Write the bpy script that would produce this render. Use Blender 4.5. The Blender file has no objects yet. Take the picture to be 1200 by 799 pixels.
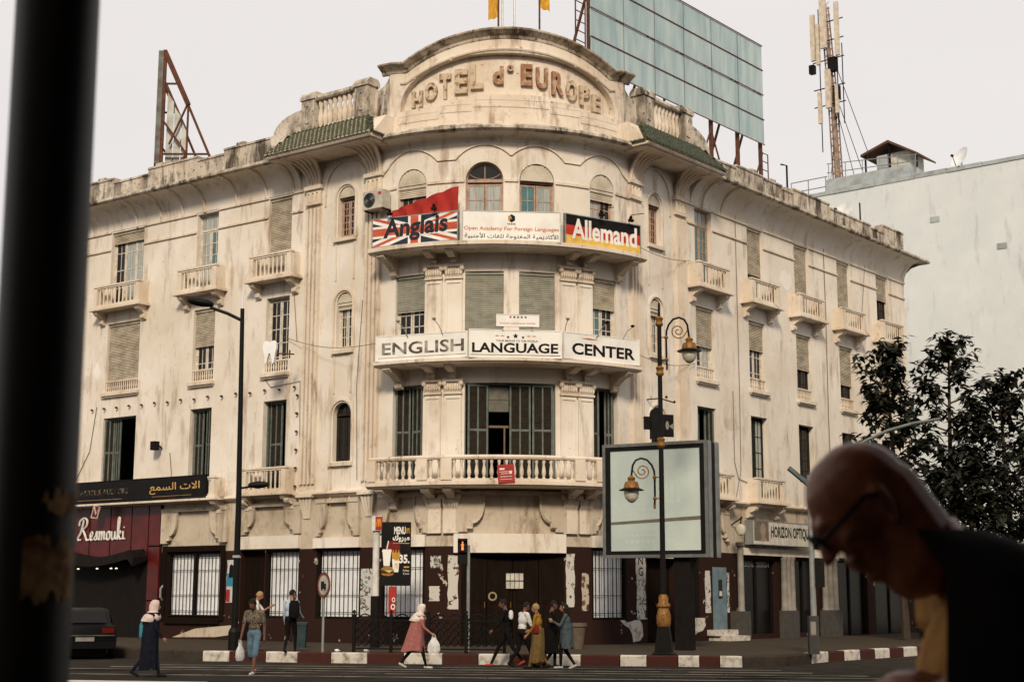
import bpy, bmesh, math, random
from mathutils import Vector, Matrix
from math import sin, cos, pi, radians, sqrt, atan2
random.seed(7)
SC = bpy.context.scene
COL = SC.collection

# ---------------------------------------------------------------- camera
CAM_Z = 1.72
cam_d = bpy.data.cameras.new("camera")
cam = bpy.data.objects.new("camera", cam_d)
COL.objects.link(cam)
cam_d.sensor_width = 36.0
cam_d.lens = 51.8
cam_d.clip_start = 0.1
cam_d.clip_end = 2000
cam_d.dof.use_dof = True
cam_d.dof.focus_distance = 46.0
cam_d.dof.aperture_fstop = 5.0
cam.matrix_world = (Matrix.Translation((0, 0, CAM_Z)) @ Matrix.Rotation(pi / 2 + 0.17202, 4, 'X')
                    @ Matrix.Rotation(0.002044, 4, 'Z'))
SC.camera = cam

# ---------------------------------------------------------------- sky and sun
SUN_DIR = Vector((-0.03, -0.84, 0.54)).normalized()      # towards the sun
elev = math.asin(SUN_DIR.z)
world = bpy.data.worlds.new("World")
SC.world = world
world.use_nodes = True
wn = world.node_tree.nodes
wl = world.node_tree.links
wn.clear()
wo = wn.new("ShaderNodeOutputWorld")
bg = wn.new("ShaderNodeBackground")
sky = wn.new("ShaderNodeTexSky")
sky.sky_type = 'NISHITA'
sky.sun_disc = False
sky.sun_elevation = elev
sky.sun_rotation = atan2(SUN_DIR.x, SUN_DIR.y)
sky.air_density = 1.0
sky.dust_density = 6.0
sky.ozone_density = 1.0
cloud = wn.new("ShaderNodeMix")
cloud.data_type = 'RGBA'
cloud.inputs[0].default_value = 0.88
tcw = wn.new("ShaderNodeTexCoord")
mpw = wn.new("ShaderNodeMapping")
mpw.inputs[3].default_value = (1.0, 1.0, 3.0)
nzw = wn.new("ShaderNodeTexNoise")
nzw.inputs["Scale"].default_value = 2.2
nzw.inputs["Detail"].default_value = 4
veil = wn.new("ShaderNodeMix")
veil.data_type = 'RGBA'
veil.inputs[6].default_value = (8.75, 8.3, 8.1, 1)     # pale overcast veil with faint cloud tone
veil.inputs[7].default_value = (9.8, 9.2, 8.75, 1)
wl.new(tcw.outputs["Generated"], mpw.inputs[0])
wl.new(mpw.outputs[0], nzw.inputs["Vector"])
wl.new(nzw.outputs[0], veil.inputs[0])
wl.new(veil.outputs[2], cloud.inputs[7])
wl.new(sky.outputs[0], cloud.inputs[6])
wl.new(cloud.outputs[2], bg.inputs[0])
bg.inputs[1].default_value = 0.1
wl.new(bg.outputs[0], wo.inputs[0])
sun_d = bpy.data.lights.new("sun", 'SUN')
sun_d.energy = 3.25
sun_d.angle = radians(9)
sun_d.color = (1.0, 0.86, 0.67)
sun = bpy.data.objects.new("sun", sun_d)
COL.objects.link(sun)
sun.rotation_euler = SUN_DIR.to_track_quat('Z', 'Y').to_euler()
SC.view_settings.view_transform = 'Standard'
SC.view_settings.look = 'None'
SC.view_settings.exposure = 0.0
SC.view_settings.gamma = 1.0

# ---------------------------------------------------------------- materials
MATS = {}


def nodes_of(name):
    m = bpy.data.materials.new(name)
    m.use_nodes = True
    nt = m.node_tree
    b = nt.nodes["Principled BSDF"]
    return m, nt, b


def noise(nt, scale, detail=4, stretch=(1, 1, 1), rough=0.6, off=(0, 0, 0)):
    g = nt.nodes.new("ShaderNodeNewGeometry")
    mp = nt.nodes.new("ShaderNodeMapping")
    mp.inputs[3].default_value = stretch
    mp.inputs[1].default_value = off
    n = nt.nodes.new("ShaderNodeTexNoise")
    n.inputs["Scale"].default_value = scale
    n.inputs["Detail"].default_value = detail
    n.inputs["Roughness"].default_value = rough
    nt.links.new(g.outputs["Position"], mp.inputs[0])
    nt.links.new(mp.outputs[0], n.inputs["Vector"])
    return n.outputs[0]


def ramp(nt, src, a, b):
    r = nt.nodes.new("ShaderNodeMapRange")
    r.inputs[1].default_value = a
    r.inputs[2].default_value = b
    nt.links.new(src, r.inputs[0])
    return r.outputs[0]


def mixc(nt, fac, a, b):
    m = nt.nodes.new("ShaderNodeMix")
    m.data_type = 'RGBA'
    for i, v in ((6, a), (7, b)):
        if isinstance(v, tuple):
            m.inputs[i].default_value = (*v, 1)
        else:
            nt.links.new(v, m.inputs[i])
    if isinstance(fac, float):
        m.inputs[0].default_value = fac
    else:
        nt.links.new(fac, m.inputs[0])
    return m.outputs[2]


def bump(nt, b, src, strength=0.3, dist=0.02):
    n = nt.nodes.new("ShaderNodeBump")
    n.inputs["Strength"].default_value = strength
    n.inputs["Distance"].default_value = dist
    nt.links.new(src, n.inputs["Height"])
    nt.links.new(n.outputs[0], b.inputs["Normal"])


def mat(name, col, rough=0.6, metal=0.0, col2=None, scale=4, lo=0.4, hi=0.65, stretch=(1, 1, 1),
        bmp=0.0, spec=None, emit=None, estr=1.0):
    if name in MATS:
        return MATS[name]
    m, nt, b = nodes_of(name)
    b.inputs["Roughness"].default_value = rough
    b.inputs["Metallic"].default_value = metal
    b.inputs["Specular IOR Level"].default_value = spec if spec is not None else (.12 if rough >= .45 else .4)
    if col2 is None:
        col2 = tuple(c * 0.72 for c in col)
    n = noise(nt, scale, 5, stretch)
    nt.links.new(mixc(nt, ramp(nt, n, lo, hi), col, col2), b.inputs["Base Color"])
    if bmp:
        bump(nt, b, n, bmp)
    if emit:
        b.inputs["Emission Color"].default_value = (*emit, 1)
        b.inputs["Emission Strength"].default_value = estr
    MATS[name] = m
    return m


def plaster(name, base, warm, dirt, dirt_lo=0.60, streak_lo=0.56, peel_lo=0.70, amount=0.7):
    m, nt, b = nodes_of(name)
    b.inputs["Roughness"].default_value = 0.9
    b.inputs["Specular IOR Level"].default_value = 0.25
    c = mixc(nt, ramp(nt, noise(nt, 0.55, 5), 0.38, 0.66), base, warm)
    # rain streaks run down the wall
    st = ramp(nt, noise(nt, 1.0, 7, (2.3, 2.3, 0.42), 0.68), streak_lo, streak_lo + 0.13)
    blot = ramp(nt, noise(nt, 0.8, 4, (1, 1, 0.7), 0.6, (9, 4, 2)), 0.36, 0.56)
    mul = nt.nodes.new("ShaderNodeMath")
    mul.operation = 'MULTIPLY'
    nt.links.new(st, mul.inputs[0])
    nt.links.new(blot, mul.inputs[1])
    mul2 = nt.nodes.new("ShaderNodeMath")
    mul2.operation = 'MULTIPLY'
    nt.links.new(mul.outputs[0], mul2.inputs[0])
    mul2.inputs[1].default_value = amount
    c = mixc(nt, mul2.outputs[0], c, dirt)
    # grime blotches
    gr = nt.nodes.new("ShaderNodeMath")
    gr.operation = 'MULTIPLY'
    nt.links.new(ramp(nt, noise(nt, 2.2, 8, (1, 1, 0.8), 0.72, (3, 7, 1)), dirt_lo, dirt_lo + 0.16), gr.inputs[0])
    gr.inputs[1].default_value = amount * 0.7
    c = mixc(nt, gr.outputs[0], c, dirt)
    # small chips where the paint has flaked
    chip = ramp(nt, noise(nt, 7.5, 6, (1, 1, 1), 0.7, (1, 2, 8)), peel_lo, peel_lo + 0.03)
    c = mixc(nt, chip, c, tuple(x * 0.8 for x in dirt))
    nt.links.new(c, b.inputs["Base Color"])
    bump(nt, b, noise(nt, 9, 8, (1, 1, 1), 0.7), 0.25, 0.015)
    MATS[name] = m
    return m


PL = plaster("cream_plaster", (0.71, 0.655, 0.585), (0.61, 0.54, 0.45), (0.27, 0.175, 0.105), .585, .52, .665, .62)
TRIM = plaster("stone_trim", (0.68, 0.60, 0.505), (0.55, 0.45, 0.34), (0.17, 0.10, 0.055), 0.55, 0.54, 0.66, 0.75)
PARA = plaster("weathered_parapet", (0.61, 0.545, 0.46), (0.43, 0.365, 0.29), (0.07, 0.055, 0.04), 0.49, 0.45, 0.60, 1.0)
LOWER = plaster("street_plaster", (0.52, 0.45, 0.36), (0.39, 0.32, 0.235), (0.16, 0.10, 0.06), 0.53, 0.53, 0.65, 0.8)
OLDRED = mat("old_red_paint", (0.050, 0.016, 0.010), 0.7, col2=(0.028, 0.012, 0.009), scale=3)
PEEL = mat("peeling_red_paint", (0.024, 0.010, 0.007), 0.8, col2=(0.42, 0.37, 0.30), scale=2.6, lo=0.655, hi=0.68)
SHOPRED = mat("shop_red_panel", (0.056, 0.006, 0.0045), 0.35, col2=(0.10, 0.008, 0.007), scale=2)
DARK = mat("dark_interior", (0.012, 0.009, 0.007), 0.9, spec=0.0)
DKWOOD = mat("dark_wood", (0.014, 0.009, 0.007), 0.6, scale=8, stretch=(1, 1, .15), spec=0.0)
DKMETAL = mat("dark_metal", (0.011, 0.009, 0.008), 0.6, 0.0, spec=0.06)
BLACKM = mat("black_paint", (0.008, 0.007, 0.006), 0.5, scale=9, spec=.1)
RUST = mat("rusty_steel", (0.14, 0.055, 0.032), 0.8, 0.1, col2=(0.06, 0.035, 0.025), scale=6)
GREYM = mat("grey_metal", (0.32, 0.33, 0.32), 0.45, 0.5, scale=3)
ROLLP = mat("pale_roller_slat", (0.56, 0.50, 0.41), 0.75, col2=(0.42, 0.36, 0.28), scale=2.2)
ROLL = mat("roller_slat", (0.46, 0.40, 0.31), 0.75, col2=(0.28, 0.24, 0.18), scale=2.2, stretch=(1, 1, 2.5))
ROLLG = mat("roller_slat_green", (0.31, 0.30, 0.245), 0.7, col2=(0.22, 0.215, 0.175), scale=2.2, stretch=(1, 1, 2.5))
WFRAME = mat("white_window_paint", (0.62, 0.57, 0.49), 0.6, col2=(0.42, 0.37, 0.30), scale=6)
PFRAME = mat("pink_brown_wood", (0.42, 0.29, 0.22), 0.6, col2=(0.28, 0.18, 0.13), scale=6)
GSHUT = mat("grey_green_shutter", (0.125, 0.145, 0.130), 0.65, col2=(0.08, 0.09, 0.08), scale=5)
LOUV = mat("dark_louvre", (0.034, 0.028, 0.021), 0.7, scale=6, spec=0.0)
GLASS = mat("dark_glass", (0.010, 0.010, 0.010), 0.12, spec=0.28, scale=1)
SHOPG = mat("shop_glass", (0.006, 0.005, 0.005), 0.25, spec=0.12, scale=1)
TGLASS = mat("teal_curtain_glass", (0.055, 0.15, 0.15), 0.12, col2=(0.03, 0.09, 0.095), scale=2, spec=0.7)
CURT = mat("curtained_glass", (0.34, 0.36, 0.33), 0.15, col2=(0.20, 0.23, 0.22), scale=3, stretch=(3, 3, .3), spec=0.7)
TILE = mat("green_glazed_tile", (0.030, 0.040, 0.022), 0.5, col2=(0.085, 0.080, 0.050), scale=11, lo=.5, hi=.62)
TMORT = mat("tile_mortar", (0.36, 0.31, 0.22), 0.8, col2=(0.12, 0.12, 0.07), scale=9, lo=.5, hi=.6)
WHITEP = mat("white_sheet", (0.74, 0.75, 0.77), 0.5, col2=(0.62, 0.62, 0.62), scale=2)
SIGNW = mat("sign_white", (0.74, 0.72, 0.68), 0.45, col2=(0.62, 0.58, 0.52), scale=1.6, lo=.45, hi=.75)
SIGNB = mat("sign_black", (0.010, 0.009, 0.009), 0.5, spec=.08)
INKF = mat("faded_ink", (0.07, 0.06, 0.05), 0.6, col2=(0.33, 0.30, 0.26), scale=2.2, lo=.48, hi=.62)
ORANGE = mat("sign_orange", (0.50, 0.13, 0.03), 0.5)
GOLD = mat("gold_letter", (0.50, 0.30, 0.10), 0.5)
FRED = mat("flag_red", (0.45, 0.035, 0.025), 0.6)
FORANGE = mat("faded_flag_red", (0.52, 0.10, 0.05), 0.6)
FNAVY = mat("flag_navy", (0.025, 0.035, 0.06), 0.5)
FYEL = mat("flag_yellow", (0.70, 0.46, 0.10), 0.6)
BRICKR = mat("red_enamel", (0.36, 0.018, 0.016), 0.4)
CLOTHR = mat("red_cloth", (0.36, 0.032, 0.026), 0.9, scale=1.5)
YCLOTH = mat("yellow_cloth", (0.62, 0.34, 0.05), 0.9)
BRASS = mat("painted_brass", (0.25, 0.125, 0.032), 0.5, 0.15, col2=(0.11, 0.05, 0.018), scale=14)
LAMPG = mat("lamp_glass", (0.55, 0.52, 0.42), 0.2, scale=8)
ROOFM = mat("roof_felt", (0.30, 0.27, 0.24), 0.9)
PANEL = mat("weathered_blue_panel", (0.27, 0.37, 0.40), 0.6, col2=(0.42, 0.50, 0.50), scale=1.3, stretch=(1.6, 1.6, .25), lo=.35, hi=.65)
PALEPANEL = mat("pale_panel", (0.50, 0.52, 0.50), 0.6, col2=(0.30, 0.27, 0.23), scale=1.5)
NBWALL = plaster("neighbour_wall", (0.60, 0.625, 0.63), (0.55, 0.585, 0.595), (0.32, 0.33, 0.33), .60, .55, .72, .55)
NBTRIM = mat("neighbour_trim", (0.36, 0.40, 0.41), 0.9, col2=(0.25, 0.26, 0.26), scale=1.5)
ASPH = mat("asphalt", (0.040, 0.035, 0.030), 0.9, col2=(0.028, 0.025, 0.022), scale=1.4, bmp=.15, spec=0.0)
PAVE = mat("pavement_slab", (0.062, 0.050, 0.038), 0.9, col2=(0.055, 0.045, 0.036), scale=1.8, bmp=.15, spec=0.0)
KWHITE = mat("kerb_white", (0.52, 0.48, 0.42), 0.8, col2=(0.20, 0.17, 0.14), scale=4, lo=.48, hi=.68)
KRED = mat("kerb_red", (0.055, 0.016, 0.012), 0.8, col2=(0.04, 0.016, 0.012), scale=5)
KBLACK = mat("kerb_dark", (0.05, 0.04, 0.032), 0.9, spec=0.0)
ROADP = mat("worn_road_paint", (0.26, 0.23, 0.19), 0.8, col2=(0.05, 0.045, 0.04), scale=1.6, lo=.42, hi=.6, stretch=(.5, 1.5, 1))
BARK = mat("bark", (0.055, 0.042, 0.032), 0.9, scale=9)
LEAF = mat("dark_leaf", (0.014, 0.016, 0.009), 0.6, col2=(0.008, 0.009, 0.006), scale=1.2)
BLUEP = mat("blue_grey_paint", (0.14, 0.20, 0.23), 0.5, scale=3)
CONC = mat("grey_stone", (0.24, 0.22, 0.19), 0.8, scale=3, bmp=.1)


# ---------------------------------------------------------------- mesh helpers
class MB:
    def __init__(self):
        self.v = []
        self.f = []
        self.m = []
        self.cur = 0

    def add(self, vs, fs, m=None):
        o = len(self.v)
        self.v += [tuple(p) for p in vs]
        for f in fs:
            self.f.append(tuple(i + o for i in f))
            self.m.append(self.cur if m is None else m)

    def box(self, x0, x1, y0, y1, z0, z1, M=None, m=None):
        vs = [(x, y, z) for z in (z0, z1) for y in (y0, y1) for x in (x0, x1)]
        if M is not None:
            vs = [M @ Vector(p) for p in vs]
        self.add(vs, [(0, 2, 3, 1), (4, 5, 7, 6), (0, 1, 5, 4), (2, 6, 7, 3), (0, 4, 6, 2), (1, 3, 7, 5)], m)

    def loft(self, rings, cap=True, closed=True, m=None):
        o = len(self.v)
        n = len(rings[0])
        for r in rings:
            self.v += [tuple(p) for p in r]
        mm = self.cur if m is None else m
        k = n if closed else n - 1
        for i in range(len(rings) - 1):
            for j in range(k):
                a = o + i * n + j
                b = o + i * n + (j + 1) % n
                self.f.append((a, b, b + n, a + n))
                self.m.append(mm)
        if cap and closed:
            self.f.append(tuple(o + j for j in reversed(range(n))))
            self.f.append(tuple(o + (len(rings) - 1) * n + j for j in range(n)))
            self.m += [mm, mm]

    def tube(self, pts, r, n=8, r1=None, m=None):
        pts = [Vector(p) for p in pts]
        rings = []
        up = None
        for i, p in enumerate(pts):
            t = (pts[min(i + 1, len(pts) - 1)] - pts[max(i - 1, 0)]).normalized()
            if up is None:
                up = Vector((0, 0, 1)) if abs(t.z) < 0.9 else Vector((1, 0, 0))
            a = (up - t * up.dot(t))
            if a.length < 1e-4:
                a = Vector((0, 1, 0)) - t * t.y
            a.normalize()
            up = a
            b = t.cross(a)
            if isinstance(r, (list, tuple)):
                rr = r[i]
            else:
                rr = r if r1 is None else r + (r1 - r) * i / max(1, len(pts) - 1)
            rings.append([p + (a * cos(2 * pi * j / n) + b * sin(2 * pi * j / n)) * rr for j in range(n)])
        self.loft(rings, True, True, m)

    def lathe(self, prof, n=12, c=(0, 0, 0), m=None):
        rings = [[(c[0] + r * cos(2 * pi * j / n), c[1] + r * sin(2 * pi * j / n), c[2] + z) for j in range(n)] for r, z in prof]
        self.loft(rings, True, True, m)

    def prism(self, poly, fn, d0, d1, m=None, back=True):
        n = len(poly)
        vs = [fn(x, z, d0) for x, z in poly] + [fn(x, z, d1) for x, z in poly]
        fs = [(i, (i + 1) % n, (i + 1) % n + n, i + n) for i in range(n)] + [tuple(range(n, 2 * n))]
        if back:
            fs.append(tuple(reversed(range(n))))
        self.add(vs, fs, m)

    def mesh(self, name, mats, smooth=False):
        me = bpy.data.meshes.new(name)
        me.from_pydata(self.v, [], self.f)
        if not isinstance(mats, (list, tuple)):
            mats = [mats]
        for x in mats:
            me.materials.append(x)
        if len(mats) > 1:
            me.polygons.foreach_set("material_index", self.m)
        bm = bmesh.new()
        bm.from_mesh(me)
        bmesh.ops.recalc_face_normals(bm, faces=bm.faces)
        bm.to_mesh(me)
        bm.free()
        if smooth:
            me.polygons.foreach_set("use_smooth", [True] * len(me.polygons))
            me.set_sharp_from_angle(angle=radians(38))
        me.update()
        return me


WM = {}


def link(o, parent=None, M=None):
    COL.objects.link(o)
    M = Matrix.Identity(4) if M is None else M
    if parent is not None:
        o.parent = parent
        o.matrix_parent_inverse = WM[parent.name].inverted()
    o.matrix_basis = M
    WM[o.name] = M
    return o


def part(name, mb, mats, parent=None, M=None, smooth=False, kind=None, label=None):
    me = mb if isinstance(mb, bpy.types.Mesh) else mb.mesh(name, mats, smooth)
    o = bpy.data.objects.new(name, me)
    link(o, parent, M)
    if kind:
        o["kind"] = kind
    if label:
        o["label"] = label
    return o


def tag(o, label, cat, group=None):
    o["label"] = label
    o["category"] = cat
    if group:
        o["group"] = group
    return o


def thing(name, label, cat, M=None, group=None):
    o = bpy.data.objects.new(name, None)
    o.empty_display_size = 0.3
    link(o, None, M)
    return tag(o, label, cat, group)


def solo(name, mb, mats, label, cat, M=None, group=None, smooth=False):
    return tag(part(name, mb, mats, None, M, smooth), label, cat, group)


def structure(name, mb, mats, M=None, smooth=False):
    return part(name, mb, mats, None, M, smooth, kind="structure")


def copy_tree(o, M, parent=None):
    c = o.copy()
    COL.objects.link(c)
    if parent is not None:
        c.parent = parent
    c.matrix_basis = M
    WM[c.name] = M

    def rec(src, dst):
        for ch in [x for x in ALLKIDS(src)]:
            d = ch.copy()
            COL.objects.link(d)
            d.parent = dst
            WM[d.name] = M @ WM[src.name].inverted() @ WM[ch.name] if src.name in WM else M
            rec(ch, d)
    rec(o, c)
    return c


def ALLKIDS(o):
    return [x for x in o.children]


def T(x, y, z, rz=0.0):
    return Matrix.Translation((x, y, z)) @ Matrix.Rotation(rz, 4, 'Z')


# ---------------------------------------------------------------- the hotel's developed front
# s runs along the front from left to right (0 = middle of the bow), z up, w outwards
AL, AR, RB = 0.9404272 - pi / 2, pi / 2 - 0.6909411, 5.9
CX, CY, SH = -0.5870, 52.4512, 0.19
MIDA, ARC = (AL + AR) / 2, RB * (AR - AL) / 2


def fr(s):
    r = s - SH
    if r < -ARC:
        a, e = AL, r + ARC
    elif r > ARC:
        a, e = AR, r - ARC
    else:
        a, e = MIDA + r / RB, 0.0
    return CX + sin(a) * RB + cos(a) * e, CY - cos(a) * RB + sin(a) * e, a


def P(s, z, w=0.0):
    x, y, a = fr(s)
    return Vector((x + sin(a) * w, y - cos(a) * w, z))


def PLN(a, sg):
    def f(s, z, w=0.0):
        e = (s - SH) - sg * ARC
        return Vector((CX + sin(a) * (RB + w) + cos(a) * e, CY - cos(a) * (RB + w) + sin(a) * e, z))
    return f


PLF, PRF = PLN(AL, -1), PLN(AR, 1)        # the two straight fronts, extended


def F(s, z, w=0.0):
    """local frame on the front: x along it, y inwards, z up"""
    p = P(s, z, w)
    return T(p.x, p.y, p.z, fr(s)[2])


def ssub(s0, s1, step=0.3):
    lo, hi = SH - ARC, SH + ARC
    c = [s0]
    a, b = max(s0, lo), min(s1, hi)
    if a < b:
        n = max(1, math.ceil((b - a) / step))
        c += [a + (b - a) * i / n for i in range(n + 1)]
    c.append(s1)
    out = []
    for x in sorted(c):
        if not out or x - out[-1] > 1e-4:
            out.append(x)
    return out


def sweep(mb, s0, s1, prof, fn=P, m=None):
    rings = [[fn(s, z, w) for w, z in prof] for s in (ssub(s0, s1) if fn is P else (s0, s1))]
    mb.loft(rings, True, True, m)


def sbox(mb, s0, s1, z0, z1, w0, w1, fn=P, m=None):
    sweep(mb, s0, s1, [(w0, z0), (w1, z0), (w1, z1), (w0, z1)], fn, m)


def wall(mb, s0, s1, z0, z1, holes, depth=0.28, arches=()):
    """sheet with openings and their reveals; arches = (s centre, spring z, radius, sill z)"""
    hs = list(holes) + [(c - r, c + r, zb, zs + r) for c, zs, r, zb in arches]
    ss = ssub(s0, s1) + [x for h in hs for x in h[:2] if s0 < x < s1]
    zs_ = [z0, z1] + [x for h in hs for x in h[2:] if z0 < x < z1]

    def uniq(v):
        o = []
        for x in sorted(v):
            if not o or x - o[-1] > 1e-3:
                o.append(x)
        return o
    ss, zs_ = uniq(ss), uniq(zs_)
    for i in range(len(ss) - 1):
        for j in range(len(zs_) - 1):
            cs, cz = (ss[i] + ss[i + 1]) / 2, (zs_[j] + zs_[j + 1]) / 2
            if any(a < cs < b and c < cz < d for a, b, c, d in hs):
                continue
            mb.add([P(ss[i], zs_[j]), P(ss[i + 1], zs_[j]), P(ss[i + 1], zs_[j + 1]), P(ss[i], zs_[j + 1])], [(0, 1, 2, 3)])
    for a, b, c, d in holes:
        for x in (a, b):
            mb.add([P(x, c), P(x, d), P(x, d, -depth), P(x, c, -depth)], [(0, 1, 2, 3)])
        for z in (c, d):
            mb.add([P(a, z), P(b, z), P(b, z, -depth), P(a, z, -depth)], [(0, 1, 2, 3)])
    for c, zs, r, zb in arches:
        n = 16
        arc = [(c + r * cos(pi * k / n), zs + r * sin(pi * k / n)) for k in range(n + 1)]
        for k in range(n):
            (xa, za), (xb, zb2) = arc[k], arc[k + 1]
            mb.add([P(xa, za), P(xb, zb2), P(xb, zs + r), P(xa, zs + r)], [(0, 1, 2, 3)])
            mb.add([P(xa, za), P(xb, zb2), P(xb, zb2, -depth), P(xa, za, -depth)], [(0, 1, 2, 3)])
        for x in (c - r, c + r):
            mb.add([P(x, zb), P(x, zs), P(x, zs, -depth), P(x, zb, -depth)], [(0, 1, 2, 3)])
        mb.add([P(c - r, zb), P(c + r, zb), P(c + r, zb, -depth), P(c - r, zb, -depth)], [(0, 1, 2, 3)])


def strip(mb, pts, w0, w1, th, fn=P, m=None):
    """moulding of height th following a polyline (s,z) on the wall"""
    rings = []
    for i, (s, z) in enumerate(pts):
        a = pts[max(i - 1, 0)]
        b = pts[min(i + 1, len(pts) - 1)]
        dx, dz = b[0] - a[0], b[1] - a[1]
        L = sqrt(dx * dx + dz * dz) or 1
        nx, nz = -dz / L * th / 2, dx / L * th / 2
        rings.append([fn(s - nx, z - nz, w0), fn(s - nx, z - nz, w1), fn(s + nx, z + nz, w1 * .75), fn(s + nx, z + nz, w0)])
    mb.loft(rings, True, True, m)


# ---------------------------------------------------------------- text
_tc = {}


def text_mesh(body, bold=0.0, shear=0.0, res=3):
    key = (body, bold, shear)
    if key in _tc:
        return _tc[key]
    cu = bpy.data.curves.new("lettering", 'FONT')
    cu.body = body
    cu.size = 1.0
    cu.offset = bold
    cu.shear = shear
    cu.resolution_u = res
    cu.fill_mode = 'FRONT'
    o = bpy.data.objects.new("lettering", cu)
    COL.objects.link(o)
    dg = bpy.context.evaluated_depsgraph_get()
    me = bpy.data.meshes.new_from_object(o.evaluated_get(dg))
    vs = [tuple(v.co) for v in me.vertices]
    fs = [tuple(p.vertices) for p in me.polygons]
    bpy.data.objects.remove(o)
    bpy.data.curves.remove(cu)
    bpy.data.meshes.remove(me)
    xs = [v[0] for v in vs] or [0, 1]
    ys = [v[1] for v in vs] or [0, 1]
    r = (vs, fs, min(xs), max(xs), min(ys), max(ys))
    _tc[key] = r
    return r


def put_text(mb, body, x0, x1, z0, z1, fn, d=0.0, thick=0.0, bold=0.0, shear=0.0, m=None, keep=False):
    """fit the words into the rectangle x0..x1, z0..z1 of fn(x,z,d)"""
    vs, fs, a, b, c, e = text_mesh(body, bold, shear)
    sx, sz = (x1 - x0) / max(1e-6, b - a), (z1 - z0) / max(1e-6, e - c)
    if keep:
        sx = min(sx, sz)
    q = [(x0 + (v[0] - a) * sx, z0 + (v[1] - c) * sz) for v in vs]
    mb.add([fn(x, z, d + thick) for x, z in q], fs, m)
    if thick:
        cnt = {}
        for f in fs:
            for i in range(len(f)):
                ed = (f[i], f[(i + 1) % len(f)])
                cnt[ed] = 1
        vv, ff = [], []
        for (i, j) in list(cnt):
            if (j, i) in cnt:
                continue
            k = len(vv)
            vv += [fn(*q[i], d), fn(*q[j], d), fn(*q[j], d + thick), fn(*q[i], d + thick)]
            ff.append((k, k + 1, k + 2, k + 3))
        mb.add(vv, ff, m)


FORMS = {'ا': (0xFE8D, 0), 'أ': (0xFE83, 0), 'ل': (0xFEDD, 1), 'ت': (0xFE95, 1), 'س': (0xFEB1, 1), 'م': (0xFEE1, 1), 'ع': (0xFEC9, 1),
         'ك': (0xFED9, 1), 'د': (0xFEA9, 0), 'ي': (0xFEF1, 1), 'ة': (0xFE93, 0), 'ف': (0xFED1, 1), 'و': (0xFEED, 0), 'ح': (0xFEA1, 1),
         'غ': (0xFECD, 1), 'ج': (0xFE9D, 1), 'ن': (0xFEE5, 1), 'ب': (0xFE8F, 1), 'ر': (0xFEAD, 0)}


def arabic(words):
    """join the letters and order them left to right for the font"""
    out = []
    for w in words.split():
        g = []
        i = 0
        prev = False
        while i < len(w):
            ch = w[i]
            if ch == 'ل' and i + 1 < len(w) and w[i + 1] in 'اأ':
                base = 0xFEFB if w[i + 1] == 'ا' else 0xFEF7
                g.append(chr(base + (1 if prev else 0)))
                prev = False
                i += 2
                continue
            base, dual = FORMS[ch]
            nxt = i + 1 < len(w)
            joinn = bool(dual) and nxt
            if dual:
                k = (3 if prev else 2) if joinn else (1 if prev else 0)
            else:
                k = 1 if prev else 0
            g.append(chr(base + k))
            prev = bool(dual)
            i += 1
        out.append(''.join(reversed(g)))
    return ' '.join(reversed(out))

# ================================================================ HOTEL
HB = F(0, 0.25)
hotel = thing("hotel_building", "cream corner hotel with rounded bow front, lettered arched pediment and stained plaster", "building",
              T(P(0, 0).x, P(0, 0).y, 0.25))
S_L, S_R = -22.5, 26.3
ZC = 16.65           # underside of the eaves
RC = [9.37, 13.05, 16.70, 20.35, 24.02]
LC = [(-17.65, 1.90), (-13.15, 1.13), (-9.40, 1.13)]
NARROW = [-6.25, 6.22]
BOWA = [(-3.40, 0.55), (-0.87, 0.62), (0.87, 0.59), (3.34, 0.54)]
B3 = [(-3.98, -2.86), (-1.48, -0.23), (0.27, 1.47), (2.80, 3.93)]
B2 = [(-4.03, -2.88), (-1.47, 1.48), (2.77, 3.94)]

# --- upper walls
holesL, holesR = [], []
for c, wd in LC:
    holesL += [(c - wd / 2, c + wd / 2, 12.75, 15.70), (c - wd / 2, c + wd / 2, 9.40, 12.08)]
    holesL.append((c - wd / 2, c + wd / 2, 5.22 if c > -10 else 5.6, 8.42))
for c in RC:
    holesR += [(c - .58, c + .58, 12.75, 15.71), (c - .6, c + .6, 9.42, 12.05)]
    holesR.append((c - .61, c + .61, 5.22 if c < 14 else 6.16, 8.42))
EDGE = 4.62


def narrow_arches(c):
    return [(c, 15.2, .38, 13.8), (c, 11.52, .35, 9.93), (c, 7.72, .40, 6.15)]


mb = MB(); wall(mb, S_L, -EDGE, 5.1, 15.74, holesL, arches=narrow_arches(NARROW[0]))
part("wall", mb, PL, hotel, smooth=False)
mb = MB(); wall(mb, EDGE + .05, S_R, 5.1, 15.74, holesR, arches=narrow_arches(NARROW[1]))
part("wall", mb, PL, hotel)
mb = MB()
wall(mb, -EDGE, EDGE + .05, 5.1, 9.0, [(a, b, 5.26, 8.46) for a, b in B2])
wall(mb, -EDGE, EDGE + .05, 9.0, 12.7, [(a, b, 9.16, 12.1) for a, b in B3])
wall(mb, -EDGE, EDGE + .05, 12.7, 16.42, [], arches=[(c, 15.15, r, 12.92) for c, r in BOWA])
part("bow_wall", mb, PL, hotel)

for a, b in ((-8.6, -EDGE), (EDGE + .05, 8.7)):
    mb = MB(); sbox(mb, a, b, 15.742, ZC + .02, -.3, -.004)
    part("bay_wall", mb, PL, hotel)

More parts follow.
